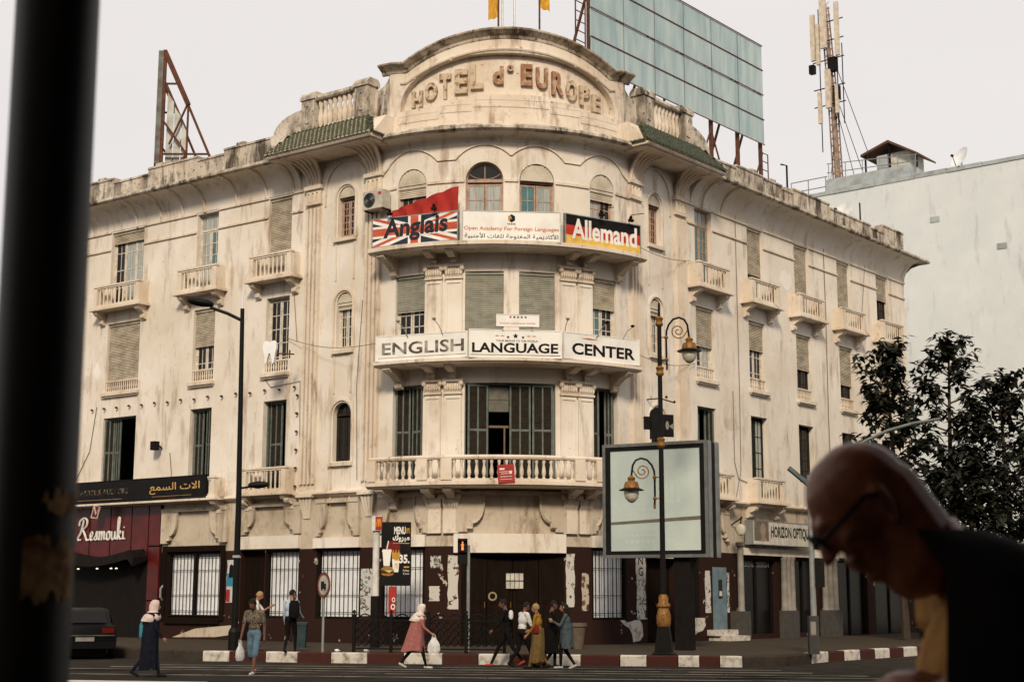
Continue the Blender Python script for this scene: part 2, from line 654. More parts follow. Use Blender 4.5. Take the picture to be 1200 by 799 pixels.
# --- street level walls: cream band above, painted piers below
GHL = [(-19.6, -15.6, .25, 3.0), (-14.62, -11.80, 1.0, 3.3), (-10.82, -9.66, .25, 3.3), (-9.62, -8.05, 1.02, 3.28), (-7.25, -5.32, 1.02, 3.28)]
GHB = [(-4.41, -2.75, 1.04, 3.27), (-1.53, 1.74, .25, 3.07), (2.77, 4.30, 1.02, 3.27)]
GHR = [(5.45, 7.12, .25, 3.0), (7.98, 8.70, 1.05, 3.1), (11.5, 13.92, .42, 3.12), (15.2, 17.25, .42, 3.2), (18.8, 21.5, .25, 3.2), (22.2, 25.4, .25, 3.2)]
mb = MB()
mb.cur = 0; wall(mb, S_L, S_R, 3.30, 5.1, [])
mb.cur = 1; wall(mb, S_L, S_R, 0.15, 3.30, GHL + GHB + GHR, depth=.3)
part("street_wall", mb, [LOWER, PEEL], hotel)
# end walls, back, roof and floors close the body so that the rooms are dark
mb = MB()
pe = [PLF(S_L, 0, 0), PLF(S_L, 0, -13), PRF(S_R, 0, -13), PRF(S_R, 0, 0)]
for a, b in ((0, 1), (3, 2), (1, 2)):
    p, q = pe[a], pe[b]
    mb.add([(p.x, p.y, .2), (q.x, q.y, .2), (q.x, q.y, 16.9), (p.x, p.y, 16.9)], [(0, 1, 2, 3)])
part("rear_wall", mb, PL, hotel)
ssr = ssub(S_L, S_R)
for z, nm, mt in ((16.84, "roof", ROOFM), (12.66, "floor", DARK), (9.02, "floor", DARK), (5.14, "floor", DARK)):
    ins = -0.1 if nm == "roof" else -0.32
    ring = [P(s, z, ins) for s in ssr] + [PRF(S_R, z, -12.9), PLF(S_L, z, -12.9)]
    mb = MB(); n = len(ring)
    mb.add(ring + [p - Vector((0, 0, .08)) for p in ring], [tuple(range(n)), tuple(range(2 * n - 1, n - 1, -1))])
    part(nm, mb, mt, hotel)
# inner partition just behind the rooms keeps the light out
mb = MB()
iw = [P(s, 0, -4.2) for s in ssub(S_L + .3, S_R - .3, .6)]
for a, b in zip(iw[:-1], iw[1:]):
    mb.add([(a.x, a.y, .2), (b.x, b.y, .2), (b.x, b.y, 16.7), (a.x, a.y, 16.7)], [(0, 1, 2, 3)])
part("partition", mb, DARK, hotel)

# --- cove, eaves and parapet
def cove(s0, s1, fn=P, proj=.82, zb=15.74):
    mb = MB()
    prof = [(0.0, zb)]
    n = 8
    for k in range(n + 1):
        t = pi / 2 * k / n
        prof.append((.02 + proj * (1 - cos(t)), zb + .02 + (ZC - zb - .02) * sin(t)))
    prof += [(proj + .02, ZC + .001), (-.05, ZC + .001)]
    sweep(mb, s0, s1, prof, fn)
    return mb


part("cove", cove(S_L, -8.4), PL, hotel, smooth=True)
part("cove", cove(8.55, S_R), PL, hotel, smooth=True)
part("cove", cove(-EDGE + .02, EDGE + .03, P, .52, 16.42), PL, hotel, smooth=True)
for a, b in ((S_L - .1, -8.9), (9.0, S_R + .75)):
    mb = MB(); sweep(mb, a, b, [(-.2, ZC + .003), (.92, ZC + .003), (.98, ZC + .05), (.98, ZC + .13), (.90, ZC + .18), (-.2, ZC + .24)])
    part("eaves", mb, PARA, hotel)
mb = MB(); sweep(mb, -EDGE - .15, EDGE + .2, [(-.2, ZC + .003), (.62, ZC + .003), (.70, ZC + .06), (.70, ZC + .14), (.55, ZC + .24), (-.2, ZC + .26)])
part("bow_cornice", mb, PARA, hotel)
# end return of the eaves on the right
mb = MB()
rings = []
for w, z in ((0, 15.76), (.02, 15.95), (.08, 16.2), (.25, 16.45), (.5, 16.6), (.72, ZC)):
    rings.append([PRF(S_R + w, z, .82 if z > 16.6 else w * 1.12), PRF(S_R + w, z, -12)])
mb.loft(rings, False, False)
part("cove", mb, PL, hotel, smooth=True)
for c in (-17.1, -15.7, -14.5, -13.3, -11.6, -10.1, -8.75, 9.3, 10.6):
    mb = MB()
    mb.tube([P(c, 15.74 + (ZC - 15.76) * sin(t), .03 + .80 * (1 - cos(t))) for t in [pi / 2 * k / 8 for k in range(9)]], .06, 6)
    part("cove_rib", mb, TRIM, hotel, smooth=True)
rnd = random.Random(3)
parL = [(-22.5, -20.4, 17.75), (-20.4, -18.5, 17.92), (-18.5, -16.5, 17.74), (-16.5, -13.7, 17.96), (-13.7, -12.3, 17.80), (-12.3, -9.9, 17.97)]
parR = [(9.9, 11.6, 17.80), (11.6, 13.6, 17.92), (13.6, 15.1, 17.86), (15.1, 16.0, 17.76), (16.0, 19.1, 17.95), (19.1, 22.9, 17.80), (22.9, 24.1, 17.70), (24.1, 26.2, 18.05)]
for a, b, z in parL + parR:
    mb = MB()
    sbox(mb, a + .004, b - .004, ZC + .15, z - .07, -.25, .12)
    sbox(mb, a + .004, b - .004, z - .07, z, -.29, .16)
    if rnd.random() < .5:
        c = a + (b - a) * rnd.uniform(.2, .8)
        sbox(mb, c - .2, c + .2, z, z + .12, -.22, .10)
    part("parapet", mb, PARA, hotel)
for s, z, sg in ((-9.9, 17.97, 1), (9.9, 17.8, -1)):      # swept scroll up to the balustrade
    mb = MB()
    e = -8.15 if sg > 0 else 8.2
    pts = [(s, 16.8), (e, 16.8), (e, 18.72)] + [(s + (e - s) * (1 - sin(pi / 2 * k / 6) * .85 - .06), 18.68 - (18.68 - z) * (1 - cos(pi / 2 * k / 6))) for k in range(7)] + [(s, z)]
    mb.prism(pts, P, -.25, .14)
    part("parapet", mb, PARA, hotel)

rp = random.Random(21)
REPAIR = [plaster("repair_plaster_%d" % k, c, tuple(x * .88 for x in c), (.25, .17, .11), .6, .55, .68, .6) for k, c in enumerate(((.66, .60, .53), (.60, .52, .43), (.76, .72, .66)))]
blocked = holesL + holesR
for k in range(60):
    s_ = rp.uniform(-20, 25.5); z_ = rp.uniform(5.5, 15.0); rx, rz = rp.uniform(.2, .7), rp.uniform(.12, .5)
    if -8.4 < s_ + rx and s_ - rx < 8.4:
        continue
    if any(a - .25 < s_ + rx and s_ - rx < b + .25 and c - .75 < z_ + rz and z_ - rz < d + .25 for a, b, c, d in blocked):
        continue
    pts = [(s_ + rx * cos(t) * rp.uniform(.6, 1.1), z_ + rz * sin(t) * rp.uniform(.6, 1.1)) for t in [2 * pi * q / 11 for q in range(11)]]
    mb = MB(); mb.prism(pts, P, -.002, .005); part("plaster_patch", mb, REPAIR[k % 3], hotel)

# --- string courses
def strings(z, holes, s0, s1, th=.07, w=.06):
    cuts = sorted((a, b) for a, b, c, d in holes if c - .05 < z < d + .04)
    x = s0
    for a, b in cuts + [(s1, s1)]:
        if a - .02 > x:
            mb = MB(); sbox(mb, x, min(a, s1) - .02, z - th / 2, z + th / 2, -.01, w)
            part("string_course", mb, TRIM, hotel)
        x = max(x, b + .02)


for z in (15.03, 15.735):
    strings(z, holesL, S_L, -8.25)
    strings(z, holesR, 8.3, S_R)
for a, b in ((S_L, -4.3), (4.3, S_R)):
    mb = MB(); sweep(mb, a, b, [(-.01, 5.0), (.10, 5.02), (.20, 5.09), (.20, 5.15), (.12, 5.19), (-.01, 5.2)])
    part("string_course", mb, TRIM, hotel)
x = -EDGE
for c, r in BOWA + [(EDGE + .05 + .05, .05)]:
    mb = MB(); sbox(mb, x, c - r - .04, 15.09, 15.17, -.01, .05)
    part("string_course", mb, TRIM, hotel)
    x = c + r + .04
# wavy hood mould over the bow arches
pts = [(-4.55, 15.72)]
zlow = 15.86
for c, r in BOWA:
    for k in range(25):
        t = pi - pi * k / 24
        z = 15.15 + 1.2 * sin(t)
        x = c + 1.2 * cos(t)
        if z < zlow - .001:
            continue
        if c < 0 and x > 0 or c > 0 and x < 0:
            continue
        if abs(x) < 4.5:
            pts.append((x, z))
pts = sorted(pts) + [(4.55, 15.72)]
mb = MB(); strip(mb, pts, -.01, .055, .05)
part("hood_mould", mb, TRIM, hotel)
for i, c in enumerate(NARROW):
    mb = MB(); strip(mb, [(c - .95, 15.0), (c - .93, 15.55)] + [(c + .93 * cos(t), 15.6 + .9 * sin(t)) for t in [pi - pi * k / 16 for k in range(17)]] + [(c + .93, 15.55), (c + .95, 15.0)], -.01, .06, .05)
    part("hood_mould", mb, TRIM, hotel)
    for zs, r, zb in ((15.2, .38, 13.8), (11.52, .35, 9.93), (7.72, .40, 6.15)):
        mb = MB(); strip(mb, [(c - r - .1, zb - .05)] + [(c + (r + .1) * cos(t), zs + (r + .1) * sin(t)) for t in [pi - pi * k / 14 for k in range(15)]] + [(c + r + .1, zb - .05)], -.01, .05, .08)
        part("window_surround", mb, TRIM, hotel)
        mb = MB(); sbox(mb, c - r - .12, c + r + .12, zb - .16, zb - .04, -.01, .12)
        sbox(mb, c - r - .06, c - r, zb - 1.5, zb - .16, -.01, .03); sbox(mb, c + r, c + r + .06, zb - 1.5, zb - .16, -.01, .03)
        part("sill", mb, TRIM, hotel)

# --- fluted pilasters with capitals and fanned brackets
for c in (-7.72, -4.95, 4.98, 7.76):
    fn = PLF if c < 0 else PRF
    mb = MB()
    sbox(mb, c - .33, c + .33, 5.2, 15.12, -.01, .03, fn)
    for k in range(4):
        x = c - .27 + .18 * k
        sbox(mb, x - .05, x + .05, 5.45, 15.0, .03, .12, fn)
    part("pilaster", mb, TRIM, hotel)
    mb = MB()
    sbox(mb, c - .36, c + .36, 15.12, 15.2, -.01, .15, fn)
    sbox(mb, c - .34, c + .34, 15.2, 15.66, -.01, .10, fn)
    for k in range(3):
        x = c - .2 + .2 * k
        strip(mb, [(x - .065, 15.25), (x - .065, 15.5)] + [(x + .065 * cos(t), 15.5 + .065 * sin(t)) for t in (pi * .75, pi / 2, pi / 4)] + [(x + .065, 15.5), (x + .065, 15.25)], .09, .14, .03, fn)
    sbox(mb, c - .40, c + .40, 15.66, 15.8, -.01, .18, fn)
    part("capital", mb, TRIM, hotel)
    mb = MB()
    for k in range(5):
        e = (k - 2)
        x0 = c + e * .12
        pts = []
        for j in range(9):
            t = pi / 2 * j / 8
            pts.append(fn(x0 + e * .17 * (1 - cos(t)), 15.8 + (ZC - 15.8) * sin(t), .06 + 1.0 * (1 - cos(t))))
        mb.tube(pts, .055, 6)
    rings = []
    for j in range(9):
        t = pi / 2 * j / 8
        hw = .32 + .36 * (1 - cos(t))
        rings.append([fn(c - hw, 15.8 + (ZC - 15.8) * sin(t), 1.0 * (1 - cos(t)) + .02), fn(c + hw, 15.8 + (ZC - 15.8) * sin(t), 1.0 * (1 - cos(t)) + .02)])
    mb.loft(rings, False, False)
    part("fan_bracket", mb, TRIM, hotel, smooth=True)

# --- tiled eaves over the narrow bays, with the attic balustrades
def baluster_mesh(h, r):
    mb = MB()
    mb.lathe([(r * .8, 0), (r * .8, h * .06), (r * .45, h * .1), (r * .95, h * .3), (r * .85, h * .42), (r * .42, h * .75), (r * .75, h * .84), (r * .75, h)], 8)
    return mb.mesh("baluster", TRIM, True)


BAL = baluster_mesh(.62, .085)
mb = MB()
mb.loft([[(x * k, y * k, z) for x, y in ((-.036, -.008), (-.022, -.018), (.022, -.018), (.036, -.008), (.036, .008), (.022, .018), (-.022, .018), (-.036, .008))] for z, k in ((0, 1.2), (.05, 1.05), (.09, .92), (.3, 1.0), (.5, .92), (.55, 1.2), (.60, 1.6))])
BALS = mb.mesh("baluster", TRIM, False)
for sg, fn, e0, e1 in ((-1, PLF, -8.95, -4.08), (1, PRF, 3.98, 8.98)):
    mb = MB()
    sbox(mb, e0 + .1, e1 - .1, ZC - .04, ZC + .02, -.02, 1.16, fn)
    sweep(mb, e0, e1, [(.0, ZC + .02), (1.25, ZC + .02), (1.28, ZC + .06), (1.28, ZC + .11), (1.2, ZC + .13), (.50, ZC + .92), (.0, ZC + .92)], fn)
    eave = part("tiled_eave", mb, TRIM, hotel)
    mb = MB()
    rows, tw = 7, .19
    for r in range(rows):
        w1 = 1.36 - r * .108
        z1 = ZC + .13 + r * .122
        x = e0 + .1 * r
        while x < e1 - .1 * r - tw * .6:
            pr = []
            for k in range(5):
                t = pi * k / 4
                pr.append((x + tw / 2 - tw * .42 * cos(t), .078 * sin(t)))
            mb.add([fn(a, z1 + b, w1) for a, b in pr] + [fn(a, z1 + .140 + b, w1 - .14) for a, b in pr],
                   [(k, k + 1, k + 6, k + 5) for k in range(4)])
            mb.add([fn(a, z1 + b * .92, w1 + .004) for a, b in pr], [(0, 1, 2, 3, 4)], 1)
            x += tw
    for ex, dr in ((e0, 1), (e1, -1)):            # hipped ends
        for r in range(rows):
            x = .1
            ex_r = ex - dr * .08 + dr * r * .105
            z1 = ZC + .13 + r * .122
            while x < 1.2 - r * .10:
                pr = [(x + tw / 2 - tw / 2 * cos(pi * k / 4), .055 * sin(pi * k / 4)) for k in range(5)]
                mb.add([fn(ex_r, z1 + b, a) for a, b in pr] + [fn(ex_r + dr * .18, z1 + .125 + b, a) for a, b in pr],
                       [(k, k + 1, k + 6, k + 5) for k in range(4)] + [(0, 1, 2, 3, 4)])
                x += tw
    part("roof_tiles", mb, [TILE, TMORT if sg < 0 else TILE], eave, kind="stuff")
    lo, hi = (-8.12, -4.98) if sg < 0 else (5.02, 8.15)
    mb = MB()
    sbox(mb, lo, hi, 17.25, 17.76, .02, .40, fn)
    rail = part("balustrade", mb, PARA, hotel)
    mb = MB(); sweep(mb, lo + .6, hi - .6, [(.06, 18.78), (.38, 18.78), (.42, 18.84), (.40, 18.95), (.06, 18.98)], fn)
    part("handrail", mb, PARA, rail)
    for c in (lo + .32, hi - .32):
        mb = MB()
        sbox(mb, c - .3, c + .3, 17.7, 18.85, -.1, .42, fn)
        sbox(mb, c - .35, c + .35, 18.85, 18.98, -.15, .47, fn)
        sweep(mb, c - .35, c + .35, [(-.15, 18.98), (.47, 18.98), (.36, 19.12), (-.04, 19.12)], fn)
        for q in (0,):
            strip(mb, [(c - .1, 18.0), (c - .1, 18.5), (c - .07, 18.6), (c, 18.65), (c + .07, 18.6), (c + .1, 18.5), (c + .1, 18.0), (c, 17.95), (c - .1, 18.0)], .41, .46, .05, fn)
        part("pedestal", mb, PARA, rail)
    n = 8
    for k in range(n):
        s = lo + .78 + (hi - lo - 1.56) * k / (n - 1)
        p = fn(s, 17.74, .22)
        part("baluster", BAL, None, rail, Matrix.Translation(p) @ Matrix.Diagonal((1.45, 1.45, 1.7, 1)))

# --- pediment
def ztop(s):
    a = abs(s - .0)
    Rr = (3.6 ** 2 + .93 ** 2) / (2 * .93)
    if a < 3.6:
        return 20.18 - (Rr - sqrt(Rr * Rr - a * a))
    return 19.25 + .10 * min(1, (a - 3.6) / .6)


def ztym(s):
    t = min(1, abs(s) / 3.84)
    return 17.72 + 1.76 * (1 - t ** 2.3) ** (1 / 2.3)


def zbot(s):
    a = abs(s)
    return 17.72 if a > 2.35 else (17.90 if a > 1.25 else 18.04)


ss = sorted(set([-4.3, 4.3] + [3.84 * sin(pi / 2 * k / 26) * sg for k in range(27) for sg in (-1, 1)] + [2.35, -2.35, 2.36, -2.36, 1.25, -1.25, 1.26, -1.26, 4.05, -4.05]))
mb = MB()
W0, W1, WB = .10, -.14, -.40
for a, b in zip(ss[:-1], ss[1:]):
    def q(f0, f1, wl, wh):
        mb.add([P(a, f0(a), wl), P(b, f0(b), wl), P(b, f1(b), wh), P(a, f1(a), wh)], [(0, 1, 2, 3)])
    if b - a < 1e-5:
        continue
    base = lambda s: 16.85
    if abs(a) <= 3.8401 and abs(b) <= 3.8401:
        c = (a + b) / 2
        zb_ = lambda s, c=c: zbot(c)
        zt_ = lambda s, zb_=zb_: max(ztym(s), zb_(s) + .001)
        q(base, zb_, W0, W0); q(zb_, zt_, W1, W1); q(zt_, ztop, W0, W0)
        q(zb_, zb_, W1, W0); q(zt_, zt_, W1, W0)
    else:
        q(base, ztop, W0, W0)
    q(base, ztop, WB, WB)
    q(ztop, ztop, W0, WB)
for e in (-4.3, 4.3):
    mb.add([P(e, 16.85, W0), P(e, ztop(e), W0), P(e, ztop(e), WB), P(e, 16.85, WB)], [(0, 1, 2, 3)])
ped = part("pediment", mb, plaster("pediment_plaster", (0.69, 0.61, 0.515), (0.57, 0.475, 0.37), (0.25, 0.14, 0.07), .55, .54, .635, .75), hotel)
cs = [-4.62, -4.45] + [x for x in ss if abs(x) <= 4.3] + [4.45, 4.62]
mb = MB()
mb.loft([[P(s, ztop(s) - .30 + dz, w) for w, dz in ((.09, .06), (.13, .10), (.16, .18), (.30, .28), (.38, .33), (.40, .38), (.34, .42), (-.45, .42), (-.45, .28))] for s in cs])
part("pediment_cap", mb, plaster("cap_plaster", (0.62, 0.54, 0.44), (0.44, 0.35, 0.26), (0.08, 0.055, 0.035), .48, .45, .60, .95), ped)
mb = MB(); mb.loft([[P(s, ztop(s) - .62 + dz, w) for w, dz in ((.09, 0), (.14, 0.01), (.16, .06), (.09, .09))] for s in ss if abs(s) < 3.9])
part("moulding", mb, TRIM, ped)
mb = MB(); strip(mb, [(x, ztym(x) + .05) for x in [3.84 * sin(pi / 2 * k / 26) for k in range(-26, 27)]], .09, .115, .04)
part("moulding", mb, TRIM, ped)
for z, w in ((17.42, .118), ):
    mb = MB()
    for a, b, dz in ((-3.9, -2.4, -.12), (-2.35, -1.3, .06), (-1.25, 1.25, .2), (1.3, 2.35, .06), (2.4, 3.9, -.12)):
        sbox(mb, a, b, z + dz - .02, z + dz + .05, .09, w)
        sbox(mb, a, b, z + dz + .22, z + dz + .26, .09, w - .01)
    part("moulding", mb, TRIM, ped)
for s in (-2.0, 0.55, 2.2, 3.05, 3.6, -3.3):
    mb = MB(); sbox(mb, s - .05, s + .05, ztym(s) + .14, ztop(s) - .64, .09, .125)
    part("moulding", mb, TRIM, ped)
for sg, fn in ((-1, PLF), (1, PRF)):
    mb = MB()
    pts = [(sg * 5.2, 16.8), (sg * 5.2, 18.62)] + [(sg * (5.1 - .75 * sin(pi / 2 * k / 6)), 18.66 + .55 * (1 - cos(pi / 2 * k / 6))) for k in range(7)] + [(sg * 4.25, 19.2), (sg * 4.25, 16.8)]
    mb.prism(pts, fn, -.36, .05)
    part("parapet", mb, PARA, hotel)

# raised letters on the pediment
LETRED = mat("rusty_letter", (0.27, 0.135, 0.075), 0.8, col2=(0.42, 0.31, 0.22), scale=5, lo=.45, hi=.62)
LETPALE = mat("bare_letter", (0.50, 0.40, 0.29), 0.8, col2=(0.25, 0.14, 0.08), scale=6, lo=.5, hi=.62)
LETT = [("H", -3.47, -3.07, 17.84, 18.40, 1), ("O", -2.96, -2.52, 18.01, 18.63, 1), ("T", -2.44, -2.04, 17.99, 18.88, 1), ("E", -1.90, -1.46, 18.15, 18.98, 1),
        ("L", -1.36, -.92, 18.28, 19.12, 1), ("d", -.62, -.25, 18.43, 19.05, 0), ("°", -.14, .08, 18.88, 19.10, 0), ("E", .33, .73, 18.42, 19.16, 0),
        ("U", .85, 1.26, 18.35, 19.08, 0), ("R", 1.41, 1.83, 18.2, 19.0, 0), ("O", 1.93, 2.34, 18.06, 18.79, 1), ("P", 2.45, 2.85, 17.98, 18.67, 1), ("E", 2.96, 3.32, 17.84, 18.44, 1)]
for ch, a, b, z0, z1, k in LETT:
    mb = MB()
    if ch == "°":
        ch = "o"
    put_text(mb, ch, a, b, z0, z1, P, -.142, .13, bold=.045)
    if ch in "HTELP":                 # slab serifs
        sl = .035
    part("letter", mb, LETPALE if k else LETRED, ped)

# ---------------------------------------------------------------- windows
def window(s, z0, z1, wd, roll=0.0, frame=WFRAME, glass=GLASS, rollm=ROLL, rows=4, cols=2, transom=0, dp=.19, bal=False, arch=False, glass2=None, half=False, open_leaf=False):
    """casement window in a wall opening; for arch=True, z1 is the springing"""
    M = F(s, z0)
    h, hw = z1 - z0, wd / 2
    mb = MB()
    fr_ = .055
    mb.box(-hw, -hw + fr_, dp, dp + .08, 0, h); mb.box(hw - fr_, hw, dp, dp + .08, 0, h)
    mb.box(-hw + fr_, hw - fr_, dp, dp + .08, h - fr_, h); mb.box(-hw + fr_, hw - fr_, dp, dp + .08, 0, fr_)
    zt = h - fr_
    if transom:
        zt = h - transom
        mb.box(-hw + fr_, hw - fr_, dp - .01, dp + .08, zt - .04, zt + .04)
        for k in (1, 2, 3):
            x = -hw + wd * k / 4
            mb.box(x - .015, x + .015, dp + .02, dp + .06, zt + .04, h - fr_)
    leafs = [(-hw + fr_, -.01), (.01, hw - fr_)] if cols == 2 else [(-hw + fr_, -hw * .34), (-hw * .33, hw * .33), (hw * .34, hw - fr_)]
    for (a, b) in leafs:
        for x in (a, b - .055):
            mb.box(x, x + .055, dp + .005, dp + .055, fr_, zt - .04)
        x = (a + b) / 2
        mb.box(x - .013, x + .013, dp + .02, dp + .05, fr_ + .05, zt - .05)
        for k in range(rows + 1):
            z = fr_ + .03 + (zt - .1 - fr_) * k / rows
            t = .03 if k in (0, rows) else .014
            mb.box(a + .055, x - .013, dp + .015, dp + .052, z - t, z + t)
            mb.box(x + .013, b - .055, dp + .015, dp + .052, z - t, z + t)
    if arch:
        pts = [(-hw, h)] + [(hw * cos(t), h + hw * sin(t)) for t in [pi - pi * k / 14 for k in range(15)]]
        for (r0, r1) in ((hw - .05, hw),):
            n = 14
            a = [(r1 * cos(pi * k / n), h + r1 * sin(pi * k / n)) for k in range(n + 1)]
            b = [(r0 * cos(pi * k / n), h + r0 * sin(pi * k / n)) for k in range(n + 1)]
            for k in range(n):
                mb.loft([[(a[k][0], dp, a[k][1]), (a[k][0], dp + .07, a[k][1]), (b[k][0], dp + .07, b[k][1]), (b[k][0], dp, b[k][1])],
                         [(a[k + 1][0], dp, a[k + 1][1]), (a[k + 1][0], dp + .07, a[k + 1][1]), (b[k + 1][0], dp + .07, b[k + 1][1]), (b[k + 1][0], dp, b[k + 1][1])]])
        mb.box(-hw + .02, hw - .02, dp - .03, dp + .07, h - .04, h + .06)
    w = part("window", mb, frame, hotel, M)
    for i, (a, b) in enumerate(leafs):
        mb = MB(); mb.box(a + .05, b - .05, dp + .03, dp + .036, fr_ + .02, zt - .04)
        part("pane", mb, (glass2 if glass2 and i else glass), w, M)
    if transom:
        mb = MB(); mb.box(-hw + fr_, hw - fr_, dp + .03, dp + .036, zt + .03, h - fr_)
        part("pane", mb, CURT, w, M)
    if arch:
        n = 14
        mb = MB()
        if arch == "shutter":            # slats fill the round head
            z = 0
            while z < hw - .04:
                x = sqrt(max(0, (hw - .03) ** 2 - (z + .02) ** 2))
                mb.box(-x, x, dp - .15, dp - .115, h + z if z else h + .005, h + z + .057)
                z += .06
            part("roller_shutter", mb, rollm, w, M)
        else:
            mb.add([(0, dp + .03, h + .06)] + [((hw - .04) * cos(pi * k / n), dp + .03, h + .06 + (hw - .08) * sin(pi * k / n)) for k in range(n + 1)], [(0, k + 1, k + 2) for k in range(n)])
            part("pane", mb, GLASS, w, M)
            mb = MB()
            mb.box(-.015, .015, dp + .0, dp + .05, h + .06, h + hw - .05)
            for sx in (-1, 1):
                mb.tube([(sx * (hw - .06) * sin(t), dp + .02, h + .08 + (hw * .5) * (1 - cos(t))) for t in [pi / 2 * k / 6 for k in range(7)]], .012, 5)
            part("fanlight_bars", mb, frame, w, M)
    if roll:
        mb = MB()
        z = h - .02
        zb = h - roll * h
        mb.box(-hw + .01, hw - .01, dp - .12, dp - .02, h - .1, h - .005)
        z = h - .1
        while z > zb:
            zn = max(z - .062, zb)
            mb.loft([[(-hw + .015, dp - .07, zn + .004), (-hw + .015, dp - .088, (zn + z) / 2), (-hw + .015, dp - .07, z), (-hw + .015, dp - .055, (z + zn) / 2)],
                     [(hw - .015, dp - .07, zn + .004), (hw - .015, dp - .088, (zn + z) / 2), (hw - .015, dp - .07, z), (hw - .015, dp - .055, (z + zn) / 2)]])
            z = zn
        mb.box(-hw + .012, hw - .012, dp - .09, dp - .05, zb - .04, zb + .004)
        part("roller_shutter", mb, rollm, w, M)
    if bal:
        mb = MB()
        mb.box(-hw - .1, hw + .1, -.16, .1, -.14, -.02)
        mb.box(-hw - .06, hw + .06, -.10, .1, -.2, -.14)
        part("sill", mb, TRIM, w, M)
        mb = MB()
        mb.box(-hw + .005, hw - .005, .02, .10, .40, .46); mb.box(-hw + .005, hw - .005, .02, .10, 0.0, .05)
        n = int(wd / .125)
        for k in range(n + 1):
            x = -hw + .04 + (wd - .08) * k / n
            mb.lathe([(.03, .05), (.022, .12), (.036, .2), (.024, .3), (.032, .40)], 6, (x, .06, 0))
        part("balustrade", mb, TRIM, w, M, smooth=True)
    return w


def shutter_leaf(w, M, x0, x1, h, y0, y1, fm=GSHUT):
    """louvred leaf standing from (x0,y0) to (x1,y1)"""
    d = Vector((x1 - x0, y1 - y0, 0))
    L = d.length
    A = Matrix.Translation((x0, y0, 0)) @ Matrix.Rotation(atan2(d.y, d.x), 4, 'Z')
    mb = MB()
    for a, b in ((0, .06), (L - .06, L), (L / 2 - .025, L / 2 + .025)):
        mb.box(a, b, 0, .045, .03, h - .03, A)
    for z in (.03, h * .52, h - .1):
        mb.box(.06, L / 2 - .025, .002, .043, z, z + .07, A); mb.box(L / 2 + .025, L - .06, .002, .043, z, z + .07, A)
    lf = part("shutter", mb, fm, w, M)
    mb = MB()
    for za, zb in ((.10, h * .52), (h * .52 + .07, h - .1)):
        n = max(2, int((zb - za) / .07))
        for k in range(n):
            z = za + (zb - za) * k / n
            for xa, xb in ((.06, L / 2 - .025), (L / 2 + .025, L - .06)):
                mb.add([A @ Vector(p) for p in ((xa, .008, z), (xb, .008, z), (xb, .038, z + .07), (xa, .038, z + .07))], [(0, 1, 2, 3)])
    mb2 = mb
    part("louvres", mb2, LOUV, w, M, kind="stuff")
    return lf


def shutter_window(s, z0, z1, wd, leaves, back=DARK):
    M = F(s, z0)
    h, hw = z1 - z0, wd / 2
    mb = MB()
    mb.box(-hw, -hw + .05, .2, .28, 0, h); mb.box(hw - .05, hw, .2, .28, 0, h); mb.box(-hw + .05, hw - .05, .2, .28, h - .06, h)
    w = part("window", mb, GSHUT, hotel, M)
    for x0, y0, x1, y1 in leaves:
        shutter_leaf(w, M, x0, x1, h, y0, y1)
    return w


# top floor, straight fronts
window(-17.65, 12.75, 15.70, 1.90, roll=.14, glass=GLASS, glass2=CURT, cols=3, rows=4)
window(-13.15, 12.75, 15.70, 1.13, transom=.62, glass=CURT, glass2=TGLASS, rows=5)
window(-9.40, 12.75, 15.70, 1.13, roll=.97)
window(RC[0], 12.75, 15.71, 1.16, transom=.6, frame=PFRAME, glass=TGLASS, rows=5)
window(RC[1], 12.75, 15.71, 1.16, roll=.60, glass=TGLASS)
window(RC[2], 12.75, 15.71, 1.16, roll=.95)
window(RC[3], 12.75, 15.71, 1.16, roll=.66)
window(RC[4], 12.75, 15.71, 1.16, roll=.36, glass=GLASS, frame=LOUV)
# third storey
window(-17.65, 9.40, 12.08, 1.90, roll=.83, bal=True, cols=3)
window(-13.15, 9.40, 12.08, 1.13, roll=.50, bal=True)
window(-9.40, 9.40, 12.08, 1.13, bal=True, rows=5)
for c, r in zip(RC, (.53, .40, .52, .60, .55)):
    window(c, 9.42, 12.05, 1.2, roll=r, bal=True, glass=GLASS, glass2=CURT if c < 10 else None, frame=WFRAME if c < 14 else LOUV)
# second storey: louvred shutters, most ajar on dark rooms
for c, wd in LC:
    z0 = 5.22 if c > -10 else 5.6
    hw = wd / 2
    if wd > 1.5:
        shutter_window(c, z0, 8.42, wd, [(-hw + .05, .05, -hw + .42, .24), (-hw + .44, .25, -hw + .80, .2), (hw - .30, .24, hw - .05, .1)])
    elif c < -10:
        shutter_window(c, z0, 8.42, wd, [(-hw + .05, .2, -.06, .22), (.10, .2, hw - .05, .08)])
    else:
        shutter_window(c, z0, 8.42, wd, [(-hw + .12, .24, .16, .22), (hw - .2, .26, hw - .06, .03)])
for i, c in enumerate(RC):
    z0 = 5.22 if c < 14 else 6.16
    if i == 0:
        shutter_window(c, z0, 8.42, 1.22, [(-.56, .12, -.14, .24), (.22, .26, .56, .06)])
    else:
        window(c, z0, 8.42, 1.22, glass=GLASS, frame=LOUV, rows=5, dp=.22, glass2=GLASS if i != 1 else CURT)
        w_ = None
# narrow arched windows
for c in NARROW:
    window(c, 13.8, 15.2, .76, frame=PFRAME, arch="shutter", rows=5, rollm=ROLLP)
    window(c, 9.93, 11.52, .70, frame=WFRAME, arch="shutter", roll=.12, rows=4, rollm=ROLLP)
    window(c, 6.15, 7.72, .80, frame=LOUV, arch=True, rows=2)
